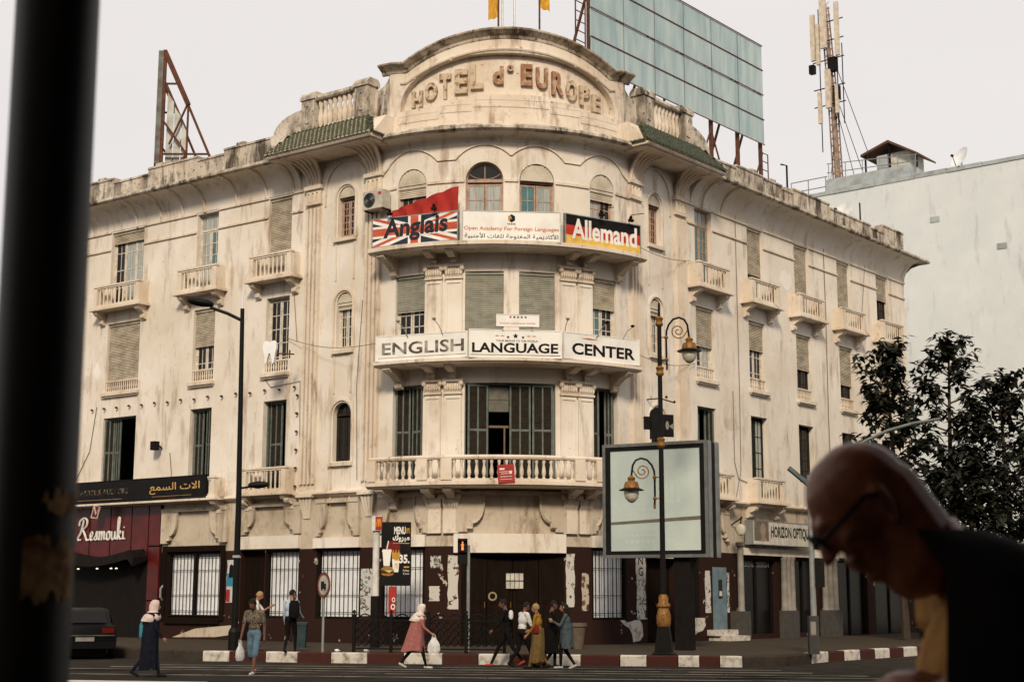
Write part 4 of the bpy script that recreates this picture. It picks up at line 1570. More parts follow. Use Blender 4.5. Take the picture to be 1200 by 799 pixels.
mb = MB(); put_text(mb, "CENTER", .30, L - .18, .16, .54, FL, .004, bold=.03); ink(r, M, mb, SIGNB)
mb = MB(); flat(mb, [(.62, .70), (.95, .67), (1.35, .69), (.98, .725)], .004); ink(r, M, mb, ORANGE, "flourish")
# small white plate above
r, M, L, H = board("small_school_sign", "small white plate with coloured squares standing above the LANGUAGE sign", "sign", -.47, .70, .99, 10.11, 10.50, th=.05, edge=SIGNW, fr_=.015)
SQ = [FRED, FNAVY, mat("square_green", (.05, .2, .12)), BRICKR, mat("square_blue", (.06, .2, .3))]
for k in range(5):
    mb = MB(); x = L / 2 - .26 + .12 * k; flat(mb, [(x, .27), (x + .06, .27), (x + .06, .33), (x, .33)], .004); ink(r, M, mb, SQ[k], "square")
mb = MB(); put_text(mb, "ENGLISH LANGUAGE CENTER", .12, L - .12, .07, .13, FL, .004); ink(r, M, mb, ORANGE)
# legs of the plate
mb = MB(); mb.box(.2, .24, .05, .08, -.12, .05); mb.box(L - .24, L - .2, .05, .08, -.12, .05); part("leg", mb, GREYM, r, M)
# red panel hung on the balcony
a = P(-.40, 5.18, 1.10); M = T(a.x, a.y, 5.18, fr(-.2)[2]) @ Matrix.Rotation(radians(-4), 4, 'Y')
r = thing("balcony_notice", "small tilted red notice hanging on the lower balcony rail", "notice", M)
mb = MB(); mb.box(0, .52, 0, .02, 0, .56); part("panel", mb, BRICKR, r, M)
mb = MB()
for x0, x1, z0, z1 in ((.06, .22, .40, .45), (.06, .46, .33, .345), (.1, .4, .27, .285), (.36, .44, .26, .36), (.08, .44, .18, .195), (.08, .44, .10, .112)):
    flat(mb, [(x0, z0), (x1, z0), (x1, z1), (x0, z1)], .003)
ink(r, M, mb, SIGNW, "small_print")
# black board over the shop on the left
r, M, L, H = board("hearing_aid_sign", "long black balcony sign with gold Arabic lettering above the red shop", "sign", -19.6, -12.1, .56, 5.13, 5.96, face=SIGNB, edge=DKMETAL)
mb = MB(); put_text(mb, arabic("الات السمع"), L * .60, L * .955, .22, .62, FL, .004, bold=.012); ink(r, M, mb, GOLD)
mb = MB(); put_text(mb, "APPAREILS AUDITIFS", L * .02, L * .44, .32, .52, FL, .004, bold=.01); ink(r, M, mb, mat("faded_gold_letter", (.20, .15, .09), .6, col2=(.02, .018, .015), scale=6, lo=.45, hi=.55))
mb = MB(); flat(mb, [(L * .62, .13), (L * .9, .14), (L * .9, .15), (L * .62, .14)], .004); flat(mb, [(L * .05, .13), (L * .4, .13), (L * .4, .14), (L * .05, .14)], .004); ink(r, M, mb, GOLD, "rule")
# optician's box sign
r, M, L, H = board("optician_sign", "cream box sign with a portrait and HORIZON OPTIQUE in dark capitals", "sign", 11.5, 15.95, .50, 3.62, 4.50, th=.32, face=mat("sign_cream", (.56, .52, .45), .5))
mb = MB(); flat(mb, [(.12, .14), (1.15, .14), (1.15, .84), (.12, .84)], .003); ink(r, M, mb, mat("portrait_ground", (.16, .13, .10), .5), "portrait")
mb = MB()
flat(mb, [(.75 + .2 * cos(t), .52 + .27 * sin(t)) for t in [2 * pi * k / 16 for k in range(16)]], .006); flat(mb, [(.55, .14), (1.0, .14), (.9, .3), (.66, .3)], .0065)
ink(r, M, mb, mat("portrait_face", (.30, .22, .16), .5), "portrait_face")
mb = MB(); put_text(mb, "HORIZON OPTIQUE", 1.32, L - .10, .22, .70, FL, .004, bold=.03); ink(r, M, mb, SIGNB)
# script sign of the red shop
def cat_rom(pts, n=5):
    out = []
    for i in range(len(pts) - 1):
        p0, p1, p2, p3 = pts[max(i - 1, 0)], pts[i], pts[i + 1], pts[min(i + 2, len(pts) - 1)]
        for k in range(n):
            t = k / n
            out.append(tuple(.5 * ((2 * p1[j]) + (-p0[j] + p2[j]) * t + (2 * p0[j] - 5 * p1[j] + 4 * p2[j] - p3[j]) * t * t + (-p0[j] + 3 * p1[j] - 3 * p2[j] + p3[j]) * t ** 3) for j in (0, 1)))
    return out + [pts[-1]]


SCRIPT = {
    'R': (.62, [[(.12, .05), (.02, .02), (.0, .15), (.12, .35), (.22, .7), (.27, 1.0)], [(.02, .72), (.08, .95), (.3, 1.08), (.46, .95), (.42, .68), (.22, .52)], [(.24, .52), (.36, .3), (.48, .02), (.60, .04)]]),
    'e': (.22, [[(-.02, .04), (.10, .18), (.15, .32), (.10, .40), (.03, .30), (.03, .1), (.10, .0), (.22, .08)]]),
    's': (.20, [[(-.02, .06), (.08, .25), (.12, .42), (.15, .2), (.12, .03), (.03, .02)], [(.12, .03), (.2, .06)]]),
    'm': (.40, [[(.0, .38), (.05, .36), (.04, .0)], [(.04, .1), (.12, .38), (.18, .34), (.17, .0)], [(.17, .1), (.26, .38), (.32, .34), (.31, .06), (.40, .05)]]),
    'o': (.24, [[(.12, .40), (.03, .30), (.03, .08), (.11, .0), (.19, .1), (.18, .3), (.10, .40), (.24, .34)]]),
    'u': (.28, [[(.02, .4), (.03, .1), (.10, .0), (.18, .12), (.20, .4)], [(.20, .4), (.21, .08), (.28, .04)]]),
    'k': (.28, [[(.0, .06), (.10, .5), (.14, .98), (.06, 1.0), (.04, .5), (.04, .0)], [(.05, .2), (.15, .40), (.19, .32), (.07, .22)], [(.09, .22), (.18, .02), (.28, .05)]]),
    'i': (.14, [[(.02, .4), (.03, .06), (.12, .04)], [(.06, .55), (.07, .6)]]),
}
sroot = thing("shop_script_sign", "white script lettering Resmouki on the red shop front", "sign", F(-18.0, 3.8))
xx = -19.55
for ch in "Resmouki":
    wdt, strokes = SCRIPT[ch]
    sc = 1.06
    mb = MB()
    for st in strokes:
        c = cat_rom(st)
        mb.tube([P(xx + x * sc, 3.80 + z * .78, .15) for x, z in c], .036 if ch != 'R' else .042, 6)
    part("letter", mb, mat("script_white", (.72, .70, .66), .5), sroot)
    xx += (wdt + .02) * sc * 1.02
r = thing("shop_crest", "small white and red crest above the Resmouki script", "emblem", F(-18.0, 4.62))
mb = MB()
for pts in ([(-18.25, 4.62), (-18.1, 5.06), (-17.75, 5.0), (-17.9, 4.58), (-18.25, 4.62)], [(-18.1, 5.06), (-17.98, 4.72), (-17.75, 5.0)]):
    mb.tube([P(s, z, .62) for s, z in pts], .03, 5)
part("crest", mb, mat("crest_pink", (.55, .40, .36), .5), r)
mb = MB(); sbox(mb, -18.2, -17.8, 4.62, 5.03, .58, .60); part("crest_panel", mb, SHOPRED, r)

# posters on the piers
def poster(s0, s1, z0, z1, label, mt, w=.012):
    a = P(s0, z0, w); b = P(s1, z0, w)
    M = T(a.x, a.y, z0, atan2(b.y - a.y, b.x - a.x))
    L, H = (b - a).length, z1 - z0
    rr = random.Random(int(s0 * 100))
    mb = MB()
    n = 7
    left = [(rr.uniform(0, .05), H * k / n) for k in range(n + 1)]
    right = [(L - rr.uniform(0, .05), H * k / n) for k in range(n, -1, -1)]
    mb.prism(left + right, lambda x, z, d: FL(x, z, d), 0, .01)
    return solo("poster", mb, mt, label, "poster", M)


def torn(name, cols, scale, off):
    m, nt, b = nodes_of(name)
    b.inputs["Roughness"].default_value = .8
    rp = nt.nodes.new("ShaderNodeValToRGB")
    rp.color_ramp.interpolation = 'CONSTANT'
    els = rp.color_ramp.elements
    els[0].position = 0; els[0].color = (*cols[0][1], 1)
    els[1].position = cols[1][0]; els[1].color = (*cols[1][1], 1)
    for p, c in cols[2:]:
        e = els.new(p); e.color = (*c, 1)
    nt.links.new(noise(nt, scale, 5, (1, 1, 1), .65, off), rp.inputs[0])
    nt.links.new(rp.outputs[0], b.inputs["Base Color"])
    return m


TORN = [torn("torn_paper_%s" % n, c, sc, o) for n, c, sc, o in (
    ("white", [(0, (.06, .02, .015)), (.40, (.50, .47, .42)), (.60, (.05, .05, .05)), (.64, (.45, .42, .36))], 3.2, (2, 1, 5)),
    ("teal", [(0, (.45, .43, .38)), (.42, (.04, .04, .04)), (.47, (.48, .46, .42)), (.60, (.06, .22, .26))], 2.6, (7, 3, 1)),
    ("brown", [(0, (.05, .018, .012)), (.46, (.42, .36, .29)), (.57, (.10, .05, .03))], 3.6, (4, 8, 2)))]
poster(-5.28, -4.72, 1.12, 2.62, "tall torn white and teal poster on the pier left of the burger poster", TORN[1])
poster(-2.56, -2.18, 2.62, 3.0, "small white and teal bill high on the left entrance pier", TORN[1])
poster(-2.60, -2.20, 1.6, 2.06, "small white bill lower on the left entrance pier", TORN[0])
poster(-1.98, -1.60, 1.35, 3.02, "tall column of torn bills just left of the entrance doors", TORN[0])
poster(1.78, 2.14, 1.42, 3.08, "tall column of torn white bills just right of the entrance doors", TORN[0])
poster(2.34, 2.66, 1.30, 2.48, "short torn bill beside the white grille right of the entrance", TORN[2])
poster(4.78, 5.38, 2.30, 3.12, "white poster with handwritten letters NG", mat("poster_white", (.52, .49, .44), .7))
M_ng = bpy.context.scene.objects["poster.006"].matrix_basis
for ch, z0, z1 in (("N", .48, .74), ("G", .12, .40)):
    mb = MB(); put_text(mb, ch, .15, .42, z0, z1, FL, .014, bold=.01)
    part("letter", mb, SIGNB, bpy.context.scene.objects["poster.006"], M_ng)
poster(4.80, 5.36, 1.02, 2.28, "torn speckled poster directly under the NG poster", TORN[1])
poster(7.40, 7.86, 1.02, 2.50, "narrow torn poster with a teal top left of the small grille", TORN[1])
poster(8.98, 9.36, 1.2, 2.65, "narrow speckled poster between the small grille and the blue panel", TORN[0])
poster(10.42, 10.62, 1.2, 2.6, "very narrow torn poster right of the blue panel", TORN[1])
pl = poster(-11.5, -11.02, 1.52, 2.98, "blue, white and red poster left of the dark door", mat("poster_pale", (.50, .50, .48), .6))
mb = MB()
mb.cur = 0; flat(mb, [(.02, .55), (.46, .55), (.46, 1.0), (.02, 1.0)], .013)
mb.cur = 1; flat(mb, [(.02, .02), (.2, .02), (.2, .45), (.02, .45)], .013)
mb.cur = 2; flat(mb, [(.12, .85), (.36, .85), (.34, 1.25), (.24, 1.32), (.14, 1.25)], .0155)
part("print", mb, [mat("print_blue", (.04, .22, .34)), BRICKR, DKMETAL], pl, pl.matrix_basis)

# red cloth, air conditioner, lamps, cables of the bow
mb = MB()
n, m_ = 24, 6
rings = []
for i in range(n + 1):
    s = -3.72 + 2.12 * i / n
    zt = 14.18 + .62 * (i / n) ** 1.15
    rings.append([P(s, 13.86 + (zt - 13.86) * j / m_, .62 + .05 * sin(i * 1.1 + j * .5) + .02 * sin(i * 2.3)) for j in range(m_ + 1)])
mb.loft(rings, False, False)
solo("red_cloth", mb, CLOTHR, "red cloth stretched above the British flag sign", "cloth", smooth=True)
M = F(-4.62, 14.42)
ac = thing("air_conditioner", "pale outdoor air conditioner unit on the wall left of the bow arches", "air conditioner", M)
mb = MB(); mb.box(-.44, .44, -.50, -.12, 0, .62); part("casing", mb, mat("ac_paint", (.50, .46, .39), .5), ac, M)
mb = MB(); mb.lathe([(0, 0), (.25, 0), (.25, .02), (.0, .02)], 20); part("fan_opening", mb, SIGNB, ac, M @ Matrix.Translation((-.14, -.5, .31)) @ Matrix.Rotation(pi / 2, 4, 'X'))
mb = MB()
for k in range(4):
    rr = .06 + .06 * k
    mb.tube([(-.14 + rr * cos(2 * pi * j / 20), -.53, .31 + rr * sin(2 * pi * j / 20)) for j in range(21)], .006, 4)
part("fan_guard", mb, GREYM, ac, M)
mb = MB(); mb.box(.24, .38, -.507, -.5, .45, .54); part("badge", mb, BRICKR, ac, M)
mb = MB(); mb.box(-.4, -.36, -.45, .0, -.05, 0); mb.box(.36, .4, -.45, 0, -.05, 0); part("bracket", mb, RUST, ac, M)
lampspots = [(-3.55, 13.89, 12.9, "spotlight on a short arm at the left end of the British flag sign"), (-2.2, 13.9, 12.9, "spotlight at the middle of the British flag sign"),
             (2.55, 13.88, 12.9, "spotlight on an arm over the left half of the German flag sign"), (3.6, 13.88, 12.9, "spotlight on an arm over the right half of the German flag sign"),
             (-3.0, 9.97, 9.1, "thin spotlight rising behind the left of the ENGLISH sign"), (-1.95, 9.97, 9.1, "thin spotlight rising behind the right of the ENGLISH sign"),
             (1.45, 10.0, 9.1, "thin upright spotlight at the left end of the CENTER sign"), (2.45, 10.0, 9.1, "thin spotlight leaning over the left of the CENTER sign"), (3.35, 10.0, 9.1, "thin spotlight leaning over the right of the CENTER sign")]
for i, (s, z, zb, lb) in enumerate(lampspots):
    M = F(s, z)
    r = thing("sign_spotlight", lb, "spotlight", M, "spotlights on the balcony signs")
    mb = MB()
    if zb > 11:
        mb.tube([(-.0, -.98, -.05), (-.05, -1.0, .10), (-.12, -1.2, .2), (.22, -1.45, .26)] if s > 0 else [(0, -.98, -.05), (0, -1.0, .12), (0, -1.15, .2)], .014, 5)
        part("arm", mb, DKMETAL, r, M)
        mb = MB(); mb.box(-.08, .08, -1.12, -1.0, .02, .10); mb.lathe([(.03, .1), (.06, .16), (.03, .22)], 8, (0, -1.06, 0)); part("head", mb, DKMETAL, r, M)
    else:
        d = -.22 if s < 0 else (.02 if s < 2 else .24)
        mb.tube([(0, -.86, -.1), (d * .5, -1.0, .22), (d, -1.12, .36)], .014, 5); part("arm", mb, GREYM, r, M)
        mb = MB(); mb.lathe([(.02, 0), (.06, .03), (.07, .07), (.03, .09)], 8, (d, -1.13, .34)); part("head", mb, GREYM if s < 2 else DKMETAL, r, M)
M = F(-15.2, 7.0)
r = thing("wall_floodlight", "dark floodlight box on the plaster between the two left shuttered windows", "floodlight", M)
mb = MB(); mb.box(-.14, .12, -.42, -.2, 0, .32); part("housing", mb, DKMETAL, r, M)
mb = MB(); mb.tube([(0, -.2, .2), (.1, -.1, .12), (.0, .0, .1)], .03, 6); part("arm", mb, DKMETAL, r, M)
# tooth sign
M = T(-8.15, 49.0, 9.42, AL * .45)
r = thing("tooth_sign", "white tooth shaped dentist sign beside a small balustrade", "sign", M)
mb = MB()
half = [(.0, .62), (.06, .66), (.16, .68), (.24, .60), (.25, .45), (.20, .28), (.17, .05), (.11, .0), (.08, .15), (.03, .30), (0, .32)]
mb.prism([(x, z * 1.18) for x, z in half] + [(-x, z * 1.18) for x, z in reversed(half[1:-1])], FL, -.06, .06)
part("tooth", mb, WHITEP, r, M)
mb = MB(); mb.tube([(.0, .02, .38), (.75, .3, .36)], .025, 6); mb.tube([(.6, .25, .22), (.6, .25, .5)], .03, 6); part("bracket", mb, RUST, r, M)
# black projecting sign on the right narrow bay
M = T(4.72, 47.1, 6.72, .25)
r = thing("projecting_sign", "black projecting sign with an arched top behind the ornate lamp post", "sign", M)
mb = MB(); mb.prism([(-.28, 0), (.12, 0), (.12, .8)] + [(-.08 + .2 * cos(t), .8 + .2 * sin(t)) for t in [pi * k / 8 for k in range(9)]] + [(-.28, .8)], FL, -.09, .09); part("panel", mb, SIGNB, r, M)
mb = MB(); mb.box(.14, .50, -.03, .05, .08, .80); part("side_panel", mb, SIGNB, r, M)
mb = MB(); flat(mb, [(.28 + .06 * cos(t), .45 + .14 * sin(t)) for t in [2 * pi * k / 14 for k in range(14)]], .033); flat(mb, [(.34, .42), (.48, .32), (.48, .52)], .034); part("print", mb, CONC, r, M)
mb = MB(); mb.box(-.5, -.28, -.02, .04, .3, .72); mb.tube([(.1, .0, .5), (.9, 1.4, .5)], .04, 6); mb.tube([(-.1, 0, 0), (-.1, .0, -.35)], .03, 6); part("bracket", mb, DKMETAL, r, M)
M = F(6.0, 8.25)
r = thing("wall_bracket", "old iron bracket with two knobs on the narrow bay right of the bow", "bracket", M)
mb = MB(); mb.tube([(-.4, 0, .06), (-.35, -.5, .06), (.35, -.6, -.02)], .022, 5); mb.lathe([(0, 0), (.06, .04), (0, .12)], 7, (-.05, -.55, .08)); mb.lathe([(0, 0), (.06, .04), (0, .12)], 7, (.36, -.6, -.05)); part("arm", mb, DKMETAL, r, M)
# wall lantern by the optician
M = F(10.3, 4.2)
r = thing("wall_lantern", "round glass wall lamp on a curved bracket near the optician's sign", "lamp", M)
mb = MB(); mb.tube([(.55, 0, .1), (.5, -.5, .35), (.1, -.7, .35), (-.05, -.75, .1)], .025, 6); part("bracket", mb, DKMETAL, r, M)
mb = MB(); mb.lathe([(0, -.3), (.13, -.26), (.2, -.1), (.18, .04), (.08, .1), (0, .12)], 12, (-.05, -.75, -.02)); part("globe", mb, LAMPG, r, M, True)

# ================================================================ ON THE ROOF
def rot_to(a, b):
    return (Vector(b) - Vector(a))


def PR(s, z, w):
    return PRF(s, z, w)


o = PR(8.0, 16.9, -4); M0 = T(o.x, o.y, 16.9, AR)
r = thing("roof_billboard", "large weathered blue-grey panelled billboard standing on the right roof", "billboard", M0)
Z0, ZS, CW = 21.80, 1.17, 2.185
for i in range(6):
    for j in range(4):
        mb = MB()
        mb.box(CW * i + .022, CW * (i + 1) - .022, (j % 2) * .02, .05 + (j % 2) * .02, Z0 - 16.9 + ZS * j + .02, Z0 - 16.9 + ZS * (j + 1) - .015)
        part("panel", mb, PANEL, r, M0)
for i in range(1, 6):
    mb = MB(); mb.box(CW * i - .010, CW * i + .010, -.012, .0, Z0 - 16.9, Z0 - 16.9 + 4 * ZS); part("seam", mb, mat("seam_grey", (.16, .17, .17), .7), r, M0)
for j in range(5):
    mb = MB(); mb.box(0, CW * 6, -.03 if j else -.02, .0, Z0 - 16.9 + ZS * j - .02, Z0 - 16.9 + ZS * j + .02); part("rail", mb, RUST, r, M0)
for i in range(7):
    x = min(CW * i + .1, CW * 6 - .1)
    mb = MB(); mb.box(x - .07, x + .07, .10, .24, 0, Z0 - 16.9 + 4 * ZS - .1); part("post", mb, RUST, r, M0)
    mb = MB(); mb.tube([(x, .2, Z0 - 16.9 + 3.2), (x, 3.0, 0)], .06, 5); mb.tube([(x, .2, 2.4), (x, 2.0, 2.0)], .04, 5); part("brace", mb, RUST, r, M0)
    if i < 6:
        mb = MB(); mb.tube([(x, .17, .4), (x + CW, .17, Z0 - 17.2)] if i % 2 else [(x, .17, Z0 - 17.2), (x + CW, .17, .4)], .04, 5); part("brace", mb, RUST, r, M0)
for z in (1.7, 3.3):
    mb = MB(); mb.box(0, CW * 6, .16, .22, z, z + .07); part("rail", mb, RUST, r, M0)
for x0 in (-.75, CW * 6 - .05):
    mb = MB()
    for x in (x0, x0 + .62):
        mb.box(x - .02, x + .02, .16, .2, 0, 9.5 if x0 < 0 else 4.6)
    for k in range(24 if x0 < 0 else 12):
        mb.box(x0, x0 + .62, .165, .195, .3 + .39 * k, .33 + .39 * k)
    part("ladder", mb, RUST, r, M0)
# left billboard seen from the side
M0 = T(-14.1, 55.9, 16.9)
r = thing("roof_billboard", "rusty billboard frame seen edge-on above the left roof", "billboard", M0)
mb = MB()
dv = Vector((-.245, .97, 0))
mb.loft([[(0, 0, z), (.2, .02, z), (dv.x * 5 + .2, dv.y * 5, z), (dv.x * 5, dv.y * 5, z)] for z in (1.6, 6.25)])
part("face_panel", mb, mat("old_panel_back", (.16, .17, .15), .8, col2=(.10, .075, .06), scale=2), r, M0)
for k, y in enumerate((0.05, 3.6)):
    ox = dv.x * y + .25
    mb = MB()
    mb.box(ox - .07, ox + .07, y, y + .12, -.1, 6.3)
    part("post", mb, RUST, r, M0)
    mb = MB()
    mb.tube([(ox, y + .06, 6.2), (ox + 1.0, y + .06, 4.0)], .11, 5); mb.tube([(ox + 1.0, y + .06, 4.0), (ox + 2.75, y + .06, 0)], .055, 5)
    part("brace", mb, RUST, r, M0)
    mb = MB()
    for p, q in (((ox, 2.0), (ox + 1.9, 2.0)), ((ox, .6), (ox + 2.2, .6)), ((ox, 3.4), (ox + 1.0, 2.0)), ((ox, .6), (ox + 1.0, 2.0)), ((ox + 1.0, 0), (ox + 1.0, 4.0)), ((ox, 4.9), (ox + .62, 4.9)), ((ox + .95, 4.0), (ox + .3, 2.4)), ((ox + 1.9, 2.0), (ox + 2.4, .0))):
        mb.tube([(p[0], y + .06, p[1]), (q[0], y + .06, q[1])], .045, 5)
    part("truss", mb, RUST, r, M0)
for x0, x1, zt0, zt1 in ((.36, .62, 4.6, 4.2), (.66, .92, 4.0, 3.6), (.96, 1.2, 3.4, 2.9)):
    mb = MB(); mb.prism([(x0, .5), (x1, .5), (x1, zt1), (x0, zt0)], lambda x, z, d: Vector((x, .3 + d, z)), 0, .03); part("sheet", mb, PALEPANEL, r, M0)
# flags behind the pediment
for i, (x, y, h, cl, lb) in enumerate(((-.52, 51.0, 6.6, 1, "flag pole with a limp yellow flag behind the pediment top, leftmost"), (-.38, 51.2, 6.4, 0, "bare flag pole close beside the leftmost yellow flag"),
                                       (.06, 51.0, 6.5, 0, "bare thin flag pole standing alone behind the pediment top"), (.98, 51.0, 6.8, 1, "flag pole with a small yellow flag, rightmost behind the pediment"))):
    M = T(x, y, 16.9)
    r = thing("flag_pole", lb, "flag pole", M, "flag poles behind the pediment")
    mb = MB(); mb.tube([(0, 0, 0), (0, 0, h)], .035, 6); part("pole", mb, RUST if i % 3 == 0 else GREYM, r, M)
    if cl:
        mb = MB()
        sg = -1 if i == 0 else 1
        zb = 5.65 if i == 0 else 6.0
        rings = []
        for k in range(7):
            u = k / 6
            rings.append([(sg * (.03 + .34 * u), .06 * sin(u * 9 + j * .7), h - .05 - (h - .05 - zb) * j / 6 - .10 * u) for j in range(7)])
        mb.loft(rings, False, False); part("flag", mb, YCLOTH, r, M, True)
# dishes and roof posts
def dish(M, rad, label, yaw, tilt=25):
    r = thing("satellite_dish", label, "satellite dish", M, "satellite dishes on the roofs")
    Q = M @ Matrix.Rotation(yaw, 4, 'Z') @ Matrix.Translation((0, 0, .55)) @ Matrix.Rotation(radians(90 - tilt), 4, 'X')
    mb = MB(); mb.lathe([(0, .0), (rad * .5, .03), (rad, .13), (rad, .15), (rad * .5, .05), (0, .02)], 18); part("reflector", mb, WHITEP, r, Q, True)
    mb = MB(); mb.tube([(0, -rad * .9, .14), (0, -.15, .55)], .02, 5); mb.box(-.05, .05, -.2, -.1, .5, .62); part("feed_arm", mb, DKMETAL, r, Q)
    mb = MB(); mb.tube([(0, 0, 0), (0, 0, .55)], .03, 6); part("mast", mb, GREYM, r, M)


p = PR(22.7, 17.6, -1.0); dish(T(p.x, p.y, 17.9), .52, "white satellite dish behind the right parapet of the hotel", radians(-55))
for s, h, k in ((15.7, 1.0, 0), (20.8, .8, 0)):
    pass
p = PR(16.5, 17.6, -.4); M = T(p.x, p.y, 16.9)
mb = MB(); mb.tube([(0, 0, 0), (0, 0, 2.2), (-.25, 0, 2.25)], .04, 6); solo("roof_pipe", mb, DKMETAL, "thin dark bent pipe rising behind the right parapet", "pipe", M)
p = PR(23.0, 17.6, -.4); M = T(p.x, p.y, 16.9)
mb = MB(); mb.tube([(0, 0, 0), (0, 0, 2.0)], .035, 6); solo("roof_pipe", mb, DKMETAL, "thin straight dark pipe near the right end of the parapet", "pipe", M)

# ================================================================ NEIGHBOUR BUILDING
NU = 30.0
dR = Vector((0.63726, 0.77065, 0)); nR = Vector((0.77065, -0.63726, 0))
NP = Vector((23.078, 71.812, 0))
NM = Matrix(((nR.x, dR.x, 0, NP.x), (nR.y, dR.y, 0, NP.y), (0, 0, 1, 0), (0, 0, 0, 1)))       # x along the wall, y away, z up
nb = thing("pale_building", "tall pale blue-grey blank wall of the building behind the hotel", "building", NM)
mb = MB(); mb.box(-30, 16, 0, 20, 0, 23.1); part("wall", mb, NBWALL, nb, NM)
rq = random.Random(11)
x = -30.0
while x < 16:
    w_ = rq.uniform(1.4, 2.6)
    mb = MB(); mb.box(x, x + w_ - .02, -.03 - rq.uniform(0, .03), .3, 23.08, 23.30 + rq.uniform(-.03, .04)); part("coping_stone", mb, NBTRIM, nb, NM)
    x += w_
mb = MB(); mb.tube([(4.6, -.08, 23.1), (4.6, -.08, 12), (4.7, -.08, 3)], .06, 6); part("drain_pipe", mb, NBTRIM, nb, NM)
for x, z in ((-2.2, 20.6), (1.2, 18.7), (6.8, 20.9), (9.0, 17.5)):
    mb = MB(); mb.box(x, x + .5, -.03, .01, z, z + .3); part("vent", mb, NBTRIM, nb, NM)
mb = MB(); mb.box(-8.2, -3.35, .4, 3.5, 23.1, 24.05); part("parapet", mb, NBTRIM, nb, NM)
mb = MB()
x = -10.2
for z in (23.75, 24.3):
    mb.tube([(-10.4, .6, z), (-8.2, .6, z)], .03, 5)
for k in range(3):
    mb.tube([(-10.4 + 1.05 * k, .6, 23.1), (-10.4 + 1.05 * k, .6, 24.3)], .03, 5)
for z in (24.5, 25.0):
    mb.tube([(-8.2, .6, z), (-3.0, .6, z - .45 if z > 24.9 else z - .3)], .025, 5)
for k in range(6):
    mb.tube([(-8.1 + k, .6, 24.0), (-8.1 + k, .6, 25.0 - .08 * k)], .025, 5)
part("railing", mb, GREYM, nb, NM)
HM = NM
hut = thing("rooftop_hut", "small rooftop cabin with a brown lean-to roof beside the antenna mast", "hut", NM @ Matrix.Translation((-4.7, 1.5, 24.05)))
mb = MB()
mb.loft([[(-6.3, .8, 25.2), (-4.7, .8, 25.72), (-3.1, .8, 24.75), (-3.1, .8, 24.65), (-4.7, .8, 25.58), (-6.3, .8, 25.08)], [(-6.3, 3.2, 25.2), (-4.7, 3.2, 25.72), (-3.1, 3.2, 24.75), (-3.1, 3.2, 24.65), (-4.7, 3.2, 25.58), (-6.3, 3.2, 25.08)]])
part("roof", mb, mat("brown_roof", (.11, .06, .04), .8), hut, NM)
mb = MB(); mb.box(-5.6, -3.7, 1.3, 3.0, 24.05, 25.1); part("cabin", mb, mat("cabin_white", (.55, .53, .48), .7), hut, NM)
mb = MB(); mb.box(-5.5, -4.9, 1.1, 1.3, 24.2, 25.0); part("unit", mb, NBTRIM, hut, NM)
mb = MB()
for x, zt in ((-6.1, 25.1), (-4.7, 25.6), (-3.2, 24.7)):
    mb.box(x - .04, x + .04, .95, 1.03, 24.0, zt)
part("post", mb, DKMETAL, hut, NM)
# antenna mast
AM = NM @ Matrix.Translation((-7.95, 1.4, 23.9))
an = thing("antenna_mast", "tall rusty telecom mast with white panel antennas and guy wires", "antenna", AM)
mb = MB(); mb.tube([(0, 0, 0), (-.15, 0, 5), (-.45, 0, 10.6)], .19, 8, .11)
for k in range(26):
    z = .3 + .4 * k
    c0 = -.03 * z - (.012 * z if z > 5 else 0)
    mb.box(c0 - .28, c0 + .28, -.03, .03, z, z + .035)
    mb.tube([(c0 - .27, 0, z), (c0 + .27, 0, z + .4)], .018, 4)
for sx in (-1, 1):
    mb.tube([(sx * .28, 0, 0), (-.15 + sx * .27, 0, 5), (-.45 + sx * .22, 0, 10.4)], .045, 5)
part("mast", mb, mat("mast_rust", (.30, .22, .16), .7, col2=(.12, .08, .06), scale=3), an, AM, True)
ANT = mat("antenna_cover", (.58, .50, .40), .5)
for dx, z0, z1, w in ((-1.05, 7.3, 10.0, .26), (-.75, 7.0, 9.4, .2), (-.40, 7.9, 11.2, .36), (.42, 7.3, 10.4, .24), (-.75, 3.6, 5.4, .20), (-.22, 4.4, 6.6, .32), (.30, 4.0, 5.6, .18)):
    mb = MB(); mb.box(dx - w / 2, dx + w / 2, -.45, -.28, z0, z1); part("panel_antenna", mb, ANT, an, AM)
mb = MB()
for z in (4.6, 5.6, 7.2, 8.3, 9.4):
    mb.tube([(-1.15, -.25, z), (.75, -.25, z + .05)], .035, 5)
for x, z0, z1 in ((-1.2, 7.6, 9.4), (-.75, 2.0, 10.3), (.3, 3.2, 10.2), (.62, 3.4, 8.0)):
    mb.tube([(x, -.22, z0), (x, -.22, z1)], .03, 5)
mb.box(-1.35, -1.05, -.4, -.1, 6.6, 7.1); mb.box(.1, .4, -.4, -.1, 4.8, 5.6); mb.box(-.2, .25, -.35, 0, 6.5, 7.3)
part("bracket", mb, DKMETAL, an, AM)
mb = MB()
for q in ((1.6, .0, .1), (2.1, -.2, .9), (.9, .3, .1), (-.35, -.3, .0)):
    mb.tube([(.1, 0, 6.9 if q[0] > 1.9 else (5.0 if q[0] > 1 else 4.2)), q], .02, 4)
part("guy_wire", mb, DKMETAL, an, AM)
q = NM @ Vector((-.5, .3, 23.3)); dish(T(q.x, q.y, 23.2), .62, "white satellite dish on the edge of the pale building", radians(-70))

